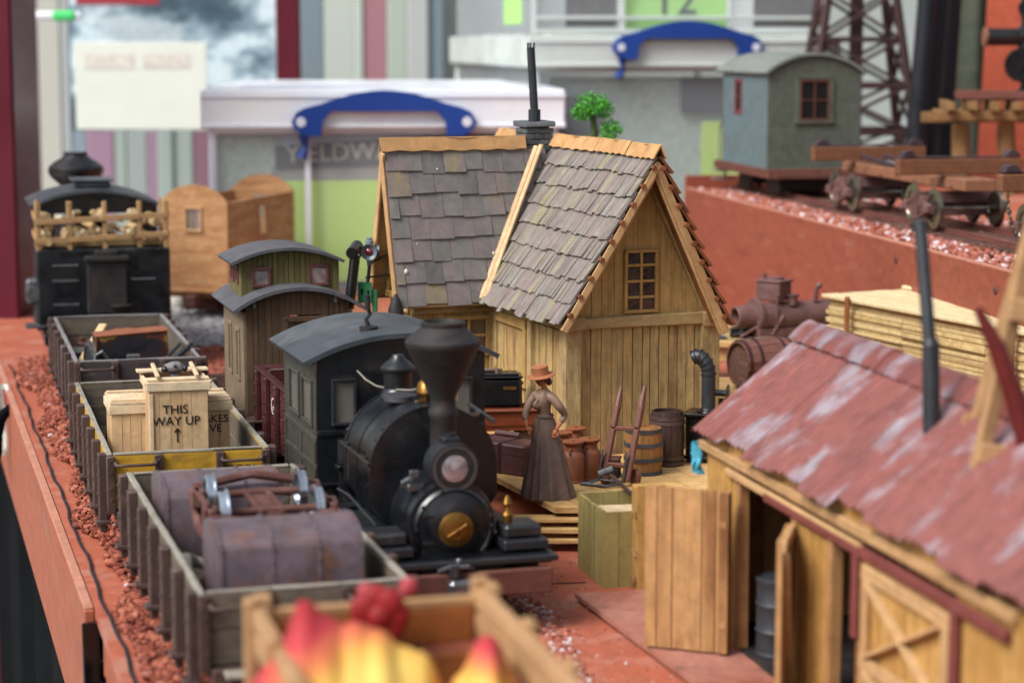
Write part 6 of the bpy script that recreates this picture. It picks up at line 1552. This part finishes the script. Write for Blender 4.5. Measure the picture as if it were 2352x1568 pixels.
# ------------------------------------------------ red roofed shed
SH=G(1600,985,1.07); SH.z=0; STH=13.5
a_=G(1320,1362,.045)
b=MB(); q=[Vector((a_.x,a_.y,0)),Vector((a_.x+1.30,a_.y-4.2,0)),Vector((4.2,a_.y-4.0,0)),Vector((3.2,a_.y+.5,0))]
b.hexa([Vector((p.x,p.y,.022)) for p in q]+[Vector((p.x,p.y,.048)) for p in q],1); o=solo(b,'shed_base',M['plate'],'dusty red base sheet under the red roofed shed, with a lifted left edge','base sheet',smooth=0)
b=MB(); 
for i in range(6):
    f=i/5*.6; p=q[0]+(q[1]-q[0])*f; b.box((p.x+.05,p.y+.02,.010),(.03,.03,.022))
b.build('base_screw',M['steel'],o)
t=thing('tin_roofed_shed','plank shed with a long faded red corrugated roof and its doors standing open','shed',(SH.x,SH.y,.048),STH)
S1=T(0,0,-.048)
my=lambda x: S1@mat_from((0,1,0),(1,0,0),(0,0,1),(x,0,0))
RXx,RZz=.62,1.575; EZ=1.075; SL=3.6
b=MB(); 
planks(b,-.46,-.0,.048,1.08,.085,.06,.03,M=my(0)); planks(b,-1.66,-1.24,.048,.86,.10,.06,.03,M=my(0)); planks(b,-SL+.05,-2.95,.048,1.0,.11,.06,.03,M=my(0)); planks(b,-2.95,-.46,.95,1.08,.4,.065,.02,M=my(0))
b.build('long_wall',M['shedyel'],t)
b=MB(); planks(b,-SL+.05,0,.048,1.08,.10,1.15,.03,M=my(0)); planks(b,.09,1.15,.048,lambda x: EZ-.02+ (RZz-EZ)*(1-abs(x-.62)/.62),.10,-.03,.03,M=S1); planks(b,.09,1.15,.048,lambda x: EZ-.02+(RZz-EZ)*(1-abs(x-.62)/.62),.10,-SL+.05,.03,M=S1); b.build('rear_walls',M['shedwood'],t)
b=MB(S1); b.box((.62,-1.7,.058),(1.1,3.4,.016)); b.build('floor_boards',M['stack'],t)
b=MB(S1); b.box((.05,-1.7,.985),(.045,3.5,.05),jit=.003); b.box((.045,-1.2,.92),(.03,1.7,.035)); b.build('eave_beam',M['tan'],t)
b=MB(S1); b.box((.045,-2.15,.905),(.035,2.5,.045),jit=.003); b.box((.035,-2.02,.72),(.03,.05,.38)); b.box((.035,-2.98,.72),(.03,.05,.38)); b.build('red_lintel',M['redtrim'],t)
b=MB(S1); b.box((.085,-.475,.48),(.06,.05,.87),jit=.003); b.box((.075,-1.26,.46),(.06,.07,.83),jit=.003); b.box((.075,-1.68,.46),(.06,.06,.83),jit=.003); b.box((.075,-2.03,.46),(.06,.05,.83),jit=.003); b.build('door_jamb',M['shedwood'],t)
# doors
dv1=Vector((-.316-.04,-.33+.575,0)); L1=dv1.length; ang=math.degrees(math.atan2(dv1.y,dv1.x))
b=MB(S1@T(-.005,-.56,0)@RZ(ang)); planks(b,0,L1,.06,.86,.072,-.012,.025,gap=.004,jy=.003); d=b.build('open_door',M['shedwood'],t)
b=MB(S1@T(-.005,-.56,0)@RZ(ang)); b.box((.03,.03,.2),(.03,.01,.03)); b.box((.03,.03,.7),(.03,.01,.03)); b.box((.03,.022,.46),(.05,.02,.8)); b.build('hinge_stile',M['shedwood'],d)
MD2=S1@T(.03,-1.24,0)@RZ(243.5)
b=MB(MD2); planks(b,0,.40,.06,.85,.072,-.012,.025,gap=.004); d=b.build('open_door',M['shedwood'],t)
b=MB(MD2); b.box((.20,.022,.83),(.40,.02,.05)); b.box((.20,.022,.10),(.40,.02,.05)); b.bar((.02,.024,.12),(.38,.024,.80),.02,.04,up=(0,1,0)); b.build('door_brace',M['tan'],d)
b=MB(my(0)); planks(b,-2.93,-2.07,.06,.87,.10,.055,.02); d=b.build('braced_door',M['shedyel'],t)
b=MB(S1)
for z in(.83,.45,.10): b.box((.043,-2.5,z),(.022,.86,.06),jit=.002)
for y in(-2.11,-2.89): b.box((.042,y,.46),(.02,.06,.78),jit=.002)
b.bar((.038,-2.14,.48),(.038,-2.86,.80),.018,.045,up=(1,0,0)); b.bar((.034,-2.14,.80),(.034,-2.86,.48),.014,.045,up=(1,0,0)); b.bar((.036,-2.14,.14),(.036,-2.86,.42),.014,.045,up=(1,0,0)); b.bar((.036,-2.14,.42),(.036,-2.86,.14),.014,.045,up=(1,0,0))
b.build('door_brace',M['tan'],d)
# roof sheets (corrugated, each sheet overlaps the next)
def sheet(mb,y0,y1,side,drop,r):
    n=int((y1-y0)/.011)
    def fn(a,bb):
        y=y0+(y1-y0)*a; c=.010*math.sin(y*2*math.pi/.062)
        ee=drop+.006*math.sin(y*31)+.01*mnoise.noise(Vector((y*9,side,0)))
        L=1.0+ee
        x=RXx-side*RXx*bb*L; z=RZz-(RZz-EZ)*bb*L+c*.85+r*.005
        return (x,y,z+.0)
    mb.grid(fn,n,8,thick=.004*side,r=r)
bL=MB(S1); bR=MB(S1); y=0.04; k=0
while y>-SL:
    w=random.uniform(.34,.42); dr=(.02,-.015,.03,.0,.045,-.02,.02,-.01,.03,0,.02)[k%11]
    sheet(bL,y-w-.03,y,1,dr,random.random()); sheet(bR,y-w-.03,y,-1,random.uniform(0,.04),random.random()); y-=w; k+=1
rf=bL.build('roof_slope',M['tin'],t,smooth=60); bR.build('roof_slope',M['tin'],t,smooth=60)
b=MB(S1)
for (y0,y1,dz) in ((-1.05,.06,.014),(-2.1,-1.0,.006),(-3.6,-2.05,.012)):
    for s in(-1,1):
        def fn(a,bb,s=s): 
            return (RXx+s*.115*bb,y0+(y1-y0)*a,RZz+.012+dz-(.09*bb**1.5)+.003*math.sin(a*40))
        b.grid(fn,20,4,thick=.004*-s)
b.build('ridge_cap',M['tin'],t,smooth=60)
b=MB(S1); sp=.4; zr=EZ+(RZz-EZ)*sp/RXx
b.cyl((sp,-1.93,zr-.03),(sp,-1.9,zr+.34),.037,n=20); b.cyl((sp,-1.9,zr+.34),(sp,-1.895,zr+.37),.037,.030,20); b.cyl((sp,-1.9,zr+.3),(sp,-1.76,2.24),.028,n=20); b.lathe([(.028,0),(.034,.02),(.026,.05)],c=(sp,-1.755,2.21),n=16); b.build('flue_pipe',M['pipeblk'],t)
p=at(SH,STH,.20,-.66,.066)
t=thing('oil_drum','ribbed black drum standing just inside the first open shed door','drum',p,STH)
b=MB(); b.lathe([(.10,0),(.105,.005),(.105,.02),(.10,.025),(.10,.12),(.106,.13),(.10,.14),(.10,.25),(.106,.26),(.10,.27),(.10,.36),(.105,.37),(.105,.385),(.098,.39),(.095,.38),(0,.38)],n=36); b.build('drum_body',M['rubber'],t)
b=MB(); b.grid(lambda a,bb:(.018*math.sin(a*9+bb*5)+a*.03-.02+.012*bb,.015*math.sin(a*7),.0-.15*bb+.01*math.sin(a*5)),10,12,thick=.006)
solo(b,'blue_rag',M['bluec'],'light blue rag hanging at the far left corner of the tin roofed shed','rag',at(SH,STH,.02,.05,.985),0)
# frame standing on the roof at the right edge
FZ=Yp(2245,1075,8.5); rzb=FZ.z
t=thing('timber_a_frame','blurred tan timber frame standing on the shed roof at the right edge','frame',(FZ.x,FZ.y,FZ.z),0)
b=MB(); b.bar((0,0,-.02),(.24,.05,1.15),.05,.06,jit=.002); b.bar((.62,0,-.22),(.34,.05,1.15),.05,.06); b.bar((0.06,.4,.05),(.26,.10,1.15),.05,.05); b.bar((.66,.4,-.1),(.36,.1,1.15),.05,.05); b.build('legs',M['wagtan'],t)
b=MB(); b.bar((-.0,-.03,.07),(.62,-.03,-.02),.03,.08); b.bar((.10,-.03,.64),(.5,-.03,.60),.05,.09); b.bar((.2,.02,1.12),(.42,.02,1.12),.3,.06); b.bar((.02,.4,.12),(.66,.4,.06),.03,.06); b.build('cross_rails',M['wagtan'],t)
b=MB(); A=Yp(2246,708,8.4)-FZ; C=Yp(2290,800,8.4)-FZ; D=Yp(2330,910,8.4)-FZ; E2=Yp(2356,1010,8.4)-FZ; F3=Yp(2365,1110,8.4)-FZ
b.tube([A,C,D,E2,F3],[.018,.036,.042,.04,.03],10); q_=b.build('blade',M['redblade'],t); q_['label']='dark red curved blade'
# ------------------------------------------------ lumber stack
LU=G(1888,672,.9); t=thing('lumber_stack','tall stack of pale sawn boards with an upright batten behind the tin roofed shed','lumber',(LU.x,LU.y,0),25)
b=MB(); z=.03
while z<.84:
    h=random.uniform(.026,.038); e=random.uniform(0,.035)
    y0=-3.3; 
    for i in range(3):
        y1=y0+ (3.3+ random.uniform(-.02,.02))/3
        b.box((.85+e-.01+random.uniform(-.008,.01),(y0+min(y1,-e))/2,z+h/2),(1.62,abs(min(y1,-e)-y0)-.002,h-.003),jit=.003,ch=.003); y0=y1
    z+=h
b.build('boards',M['lumber'],t)
b=MB(); 
for i in range(9): b.box((.09+i*.18,-1.65+random.uniform(-.02,.02),.873+random.uniform(-.001,.001)),(.172,3.34,.034),jit=.002)
for i in range(4): b.box((.9+i*.18,-1.0,.908),(.172,2.0,.03),jit=.006)
b.build('top_boards',M['lumbert'],t)
b=MB(); b.box((-.022,-.42,.46),(.022,.05,.90),jit=.003); b.box((-.022,-2.6,.46),(.022,.05,.90),jit=.003); b.build('batten',M['brownrail'],t)
b=MB(); b.box((.3,-1.6,.015),(.1,3.2,.03)); b.box((1.3,-1.6,.015),(.1,3.2,.03)); b.build('bearer',M['tan'],t)
# ------------------------------------------------ staging with barrel and old engine
t=thing('timber_staging','low pine staging between the station and the tin roofed shed','staging',(1.72,16.9,0),-6)
b=MB()
for i in range(7): b.box((.1,-.45+i*.15,.315),(1.35,.142,.03),jit=.004)
b.box((0,-.5,.27),(1.3,.05,.07)); b.build('deck',M['plat'],t)
b=MB()
for x in(-.5,.1,.68):
    for y in(-.45,.45): b.box((x,y,.15),(.07,.07,.30))
b.bar((-.5,-.49,.04),(.1,-.49,.26),.03,.05,up=(0,1,0)); b.bar((.1,-.49,.26),(.68,-.49,.04),.03,.05,up=(0,1,0)); b.build('legs',M['tan'],t)
p=(1.86,16.78,.332+.205); t=barrel('large_barrel','big weathered red barrel lying on its side on the low staging',p,.175,.46,M['bigbar'],M['maroonm'],(.06,.26,.74,.94),1.16,rz=24,Mx=RY(90)@T(0,0,-.12))
t=thing('work_bench','higher timber bench with a plank top carrying the rusty engine','bench',(2.35,19.0,0),-8)
b=MB(); 
for i in range(6): b.box((0,-.5+i*.19,.445),(1.9,.18,.04),jit=.005)
b.build('bench_top',M['beam'],t)
b=MB(); b.bar((-.98,-.64,.465),(.5,-.66,.44),.05,.05); b.box((0,-.59,.36),(1.8,.05,.12)); 
for x in(-.8,0,.8):
    for y in(-.5,.45): b.box((x,y,.21),(.09,.09,.42))
b.build('bench_frame',M['plat'],t)
t=thing('old_engine','rusty brown stationary engine with an open round mouth on the timber bench','engine',(2.30,18.85,.467),0)
b=MB(); b.tube([(-.22,-.12,.17),(.55,.2,.17)],.135,28); b.box((.1,.02,.05),(.7,.3,.08),rot=(0,0,22)); b.build('engine_block',M['engine'],t)
b=MB(T(-.22,-.12,.19)@RZ(22)); mo=RY(-90); b.lathe([(.105,-.02),(.11,.0),(.10,.02),(.095,.16),(.085,.17),(.075,.16),(.06,.02),(.0,.02)],M=mo,n=30); b.lathe([(.155,-.05),(.16,-.03),(.155,-.01),(.10,-.01)],M=mo,n=32,cap=False); b.build('round_mouth',M['engine'],t)
b=MB(); b.box((-.02,.0,.40),(.24,.2,.16),rot=(0,0,-38),ch=.008); b.box((-.02,0,.49),(.26,.22,.02),rot=(0,0,-38)); b.cyl((.0,0,.49),(.0,0,.52),.07,n=20); b.cyl((-.1,.05,.49),(-.1,.05,.55),.02,n=10); b.build('top_box',M['engine'],t)
b=MB(); b.cyl((.14,-.05,.28),(.14,-.05,.36),.045,n=16); b.cyl((.14,-.05,.36),(.14,-.05,.375),.06,n=16); b.tube([(-.0,-.16,.05),(-.01,-.17,.38)],.014,8); b.tube([(.35,.05,.3),(.36,.05,.42)],.02,8); b.tube([(-.32,-.18,.02),(-.2,-.2,.1),(-.05,-.2,.04),(.05,-.15,.2)],.018,8); b.ball((.38,.05,.44),.03,n=10); b.cyl((-.02,-.19,.14),(-.02,-.15,.14),.03,n=12); b.build('engine_fittings',M['engine'],t)
b=MB(); b.tube([(-.05,0,.02),(.02,-.06,.06),(.1,-.02,.02),(.16,-.04,.05)],.02,8); b.box((0,.05,.04),(.16,.12,.08)); solo(b,'black_fitting',M['blackgl'],'small black coiled fitting beside the mouth of the rusty engine','fitting',(1.98,18.75,.467))
b=MB(); b.box((0,0,.01),(.13,.18,.02),jit=.004); solo(b,'grey_cloth_pad',M['roofgrey'],'flat grey blue pad on the bench left of the rusty engine','pad',(1.78,18.72,.467),10)
# ------------------------------------------------ grey cabin wagon and log cars on the raised track
CBk=RC+Vector((0,0,0)); t=thing('cabin_wagon','pale grey blue cabin wagon with an arched roof on the raised track','wagon',(CBk.x,CBk.y,1.262),RT)
S2=T(0,0,-1.262); hw=.53
b=MB(S2); zc2=arcz(1.1,.21,2.69,0); wall_solid(b,-hw,hw,1.63,2.66,0,.03,[(-.17,.17,2.16,2.60)]); b.prism([(-hw,2.66)]+[(-hw+2*hw*i/14,zc2(-hw+2*hw*i/14)-.03) for i in range(15)]+[(hw,2.66)],0,.03,r=.5); wall_solid(b,-hw,hw,1.63,2.66,1.77,.03); b.prism([(-hw,2.66)]+[(-hw+2*hw*i/14,zc2(-hw+2*hw*i/14)-.03) for i in range(15)]+[(hw,2.66)],1.77,1.8,r=.5); b.build('end_wall',M['greygreen'],t)
window(t,-.17,.17,2.16,2.60,-.01,2,2,M['sill'],M['dark'],M=S2@T(0,0,0),fw=.02)
b=MB(S2); b.box((0,-.01,2.14),(.46,.05,.03)); 
for x in(-.195,.195): b.box((x,-.008,2.38),(.05,.03,.46))
b.box((0,-.008,2.63),(.41,.03,.04)); b.build('window_surround',M['greygreen'],t)
for x,s in((-hw,0),(hw-.03,1)):
    b=MB(S2@mat_from((0,1,0),(1,0,0),(0,0,1),(x,0,0))); wall_solid(b,.03,1.77,1.63,2.69,0,.03,[(1.0,1.28,2.2,2.6)]); b.build('side_wall',M['greyblue'],t)
    window(t,1.0,1.28,2.2,2.6,0 if s==0 else 0,1,2,M['redwin'],M['dark'],fw=.04,M=S2@T(x+(0 if s==0 else .03),0,0)@mat_from((0,1,0),(1 if s==0 else -1,0,0),(0,0,1)))
b=MB(S2); arcroof(b,1.18,.22,-.05,1.95,2.68,.03); b.build('roof',M['roofpale'],t)
b=MB(S2); b.box((0,.95,1.58),(1.12,2.2,.10)); b.box((0,-.12,1.56),(1.0,.2,.06)); b.cyl((0,-.15,1.58),(0,-.05,1.58),.04,n=12); b.build('underframe',M['sill'],t)
b=MB(S2); 
for y in(.35,1.45): b.box((0,y,1.46),(.7,.5,.14)); b.box((-.33,y,1.42),(.05,.45,.14)); b.box((.33,y,1.42),(.05,.45,.14))
b.build('truck',M['stack'],t)
for y in(.2,.5,1.3,1.6): axle_pair(t,0,y,.10,M['steel'])
b=MB(S2)
for z in (1.40,1.50): b.box((-.45,2.05,z),(.25,.12,.02))
b.tube([(-.50,2.02,1.62),(-.50,2.02,2.0),(-.50,1.9,2.1)],.012,6); b.tube([(-.3,2.02,1.62),(-.3,2.02,2.0)],.012,6); b.bar((-.42,2.05,1.38),(-.42,2.05,1.62),.03,.02); b.build('end_steps',M['rimgrey'],t)
def log_car(label,k0,k1,extra=None):
    p=RC-ra*k0; t=thing('log_car',label,'log car',(p.x,p.y,1.262),RT,'skeleton log cars on the raised track'); S=T(0,0,-1.262)
    L=k1-k0
    for y in (-.22,-(L-.35)):
        b=MB(S); b.box((0,y,1.885),(1.2,.13,.14),ch=.008); bo_=b.build('bolster',M['carorange'],t)
        b=MB(S); b.box((0,y,1.972),(1.16,.10,.012)); 
        for s in(-1,1): b.prism([(-.07,0),(-.05,.04),(-.02,.055),(.03,.055),(.07,0)],-.06,.06,M=T(s*.5,y,1.975)@(Matrix.Identity(4) if s<0 else RZ(180)))
        b.build('bolster_strap',M['purpiron'],bo_)
    b=MB(S); b.box((0,-(L/2),1.74),(.30,L+.3,.11),ch=.01)
    for i in range(7):
        for s in(-1,1): b.ball((s*.17,-.1-i*L/6.5,1.72+.03*(i%2)),.016,n=6)
    b.build('centre_beam',M['cartan'],t)
    b=MB(S); b.bar((-.12,-.35,1.86),(-.12,-L*.55,1.80),.03,.05); b.bar((.12,-.35,1.86),(.12,-L*.55,1.80),.03,.05); b.bar((-.12,-L+.5,1.86),(-.12,-L*.55,1.80),.03,.05); b.build('tension_rod',M['purpiron'],t)
    for y in(-.35,-(L-.45)):
        b=MB(S); 
        for s in(-1,1): b.box((s*.33,y,1.50),(.05,.62,.07)); b.box((s*.33,y,1.57),(.06,.3,.1)); b.bar((s*.35,y-.3,1.52),(s*.35,y,1.62),.03,.03); b.bar((s*.35,y+.3,1.52),(s*.35,y,1.62),.03,.03)
        b.box((0,y,1.6),(.7,.16,.1)); b.box((-.36,y,1.47),(.06,.12,.14)); b.box((.36,y,1.47),(.06,.12,.14)); b.box((0,y,1.48),(.66,.10,.10))
        for e_ in(-.27,.27): b.box((-.36,y+e_,1.515),(.07,.09,.09),ch=.015); b.box((.36,y+e_,1.515),(.07,.09,.09),ch=.015)
        b.tube([(-.36,y-.27,1.50),(-.37,y,1.40),(-.36,y+.27,1.50)],.014,6); b.build('truck_frame',M['engine'],t)
        for dy in(-.27,.27): axle_pair(t,0,y+dy,.165,M['wheel'],gauge=.58)
    return t
log_car('skeleton log car coupled next to the grey cabin wagon',1.55,4.55)
log_car('second skeleton log car, cut off by the right edge',6.3,9.4)
p=RC-ra*6.5-rbv*.5
b=MB(); pts_=[(0,0,1.98-1.262),(-.02,-.02,1.72-1.262),(.03,-.03,1.5-1.262),(.1,-.02,1.42-1.262),(.2,.0,1.46-1.262)]
for i in range(22):
    f=i/21*4; j=min(3,int(f)); q=Vector(pts_[j]).lerp(Vector(pts_[j+1]),f-j); b.ball(q,.022,(1,.6,1.2) if i%2 else (.6,1,1.2),n=8)
solo(b,'chain',M['wheel'],'brassy chain hanging from the second log car','chain',(p.x,p.y,1.262),RT)
# ------------------------------------------------ blurred foreground wagon with cloth
FG=G(1105,1352,1.08)
t=thing('slatted_wagon','very blurred tan slatted wagon loaded with cloth at the bottom edge','wagon',(FG.x,FG.y,0),14.5)
b=MB()
for z in (.45,.62,.79,.96,1.05): b.box((0,-1.2,z),(.05,2.4,.07),jit=.004); b.box((-.80,-1.2,z),(.05,2.4,.07),jit=.004)
for y in(-.05,-.55,-1.05,-1.55,-2.05): b.box((.03,y,.75),(.04,.08,.72)); b.box((-.83,y,.75),(.04,.08,.72))
b.build('slatted_side',M['wagtan'],t)
b=MB()
for z in(.45,.62,.79,.96): b.box((-.4,.0,z),(.74,.04,.13),jit=.004)
b.build('slatted_end',M['wagor'],t)
b=MB(); b.box((-.4,.0,1.045),(.8,.04,.03)); b.box((-.78,.0,.78),(.06,.06,.66)); b.box((0,.02,.80),(.06,.06,.64)); b.build('end_rail',M['wagtan'],t)
b=MB(); b.box((-.4,-1.2,.36),(.84,2.5,.08)); b.box((-.4,-1.2,.28),(.4,2.5,.08)); b.build('wagon_floor',M['iron'],t)
for y in(-.4,-2.0): axle_pair(t,-.4,y,.12,M['steel'])
b=MB(); b.box((-.4,-.5,.48),(.6,.6,.16)); b.box((-.2,-.35,.66),(.3,.3,.2),rot=(0,0,20)); b.build('load',M['wagor'],t)
# cloth colours follow the cloth itself: yellow middles, red edges and tips
def clothmat():
    m=bpy.data.materials.new('red_yellow_cloth'); m.use_nodes=True; N=m.node_tree.nodes; L=m.node_tree.links
    a=N.new('ShaderNodeAttribute'); a.attribute_name='rnd'; rp=N.new('ShaderNodeValToRGB'); L.new(a.outputs['Fac'],rp.inputs[0]); el=rp.color_ramp.elements
    for i,(p_,h) in enumerate(((0,'c22334'),(.35,'d8576a'),(.55,'e08a5a'),(.75,'e8c25c'),(1,'eed27a'))):
        if i>=2: el.new(.5)
    for i,(p_,h) in enumerate(((0,'98101c'),(.35,'b02c34'),(.6,'c46a38'),(.8,'d09c3c'),(1,'d6b452'))): el[i].position=p_; el[i].color=lin(h)
    L.new(rp.outputs[0],N['Principled BSDF'].inputs['Base Color']); N['Principled BSDF'].inputs['Roughness'].default_value=.7
    return m
CLM=clothmat()
def tent(label,prof,Y0,dep,yel):
    b=MB(); nu,nv=48,24; xs=[p[0] for p in prof]
    def hz(x):
        for (a,za),(c,zc_) in zip(prof,prof[1:]):
            if a<=x<=c:
                f=(x-a)/(c-a); f=f*f*(3-2*f); return za+(zc_-za)*f
        return prof[0][1]
    def fn(a,bb):
        x=xs[0]+(xs[-1]-xs[0])*a; y=Y0+(bb-.5)*dep; k=max(0,1-abs(bb-.62)/.62)**.6; z=.7+(hz(x)-.7)*k+.014*math.sin(x*34+bb*8)*k+.010*mnoise.noise(Vector((x*14,y*9,0)))+.006*math.sin(x*75+bb*3)*k
        return (x,y,z)
    b.grid(fn,nu,nv,thick=-.012)
    for i,p in enumerate(b.v):
        d=math.hypot((p.x-yel[0])/yel[2],(p.z-yel[1])/yel[3]); b.r[i]=max(0,min(1,1.25-d*.75+.1*mnoise.noise(p*5)))
    o=b.build('draped_cloth',CLM,smooth=80); props(o,label,'cloth','red and yellow cloths on the slatted wagon'); return o
CLZ=0
tent('larger red and yellow cloth heaped at the bottom, left of the red rosette',[(-1.0,.78),(-.86,.90),(-.74,1.09),(-.68,1.20),(-.58,1.15),(-.42,1.10),(-.30,1.03),(-.21,.88)],6.75,.9,(-.42,1.0,.32,.13))
tent('smaller red and yellow cloth peak at the bottom, right of the larger one',[(-.24,.82),(-.17,.96),(-.10,1.07),(-.06,1.09),(-.01,.99),(.03,.82)],6.75,.8,(-.1,.94,.15,.12))
p=Yp(872,1412,7.35); t=thing('red_rosette','glossy deep red rosette standing on the slatted wagon','rosette',(p.x,p.y,p.z))
b=MB()
for k in range(7):
    a=k*.9; b.ball((.055*math.cos(a),-.01*(k%2),.055*math.sin(a)),.052,(1,.5,1.1),n=14)
b.ball((0,-.02,0),.045,(1,.7,1),n=14); b.tube([(0,0,-.04),(.02,0,-.16),(.06,.02,-.40)],[.045,.025,.02],10); b.build('rosette_folds',M['petalred'],t)
b=MB(); b.ball((.10,.03,.09),.035,(1,.6,1.1),n=12); b.ball((-.05,.02,.07),.03,(1,.6,1.4),n=12); b.tube([(.02,0,.03),(.10,.03,.09)],.014,7); b.build('small_bud',M['redband'],t)
b=MB(); b.grid(lambda a,bb:(-.12+.22*a+.02*math.sin(bb*9),.03*math.sin(a*10+bb*4),-.62*bb),14,20,thick=.01)
o=solo(b,'striped_cloth',None or M['paper'],'white cloth with red stripes tied to the left edge of the board','cloth',tuple(edge(7.75,-.13)+Vector((0,0,.05))))
b=MB()
for i in range(3): b.bar((-.09+i*.08,-.045,-.03),(-.05+i*.08,-.045,-.6),.02,.004,up=(0,1,0))
b.build('stripe',M['redband'],o)
b=MB(); b.tube([(.12,0,.06),(.02,-.02,-.05),(-.03,0,-.2),(-.02,0,-.36),(-.05,0,-.5)],[.03,.06,.07,.05,.03],12); b.tube([(.04,0,-.02),(-.08,.0,-.2),(-.14,0,-.42)],[.04,.06,.03],12)
solo(b,'dark_cloth_bunch',M['drape'],'dark blue bunched cloth hanging at the far left edge','cloth',tuple(edge(7.25,-.16)+Vector((0,0,-.12))))
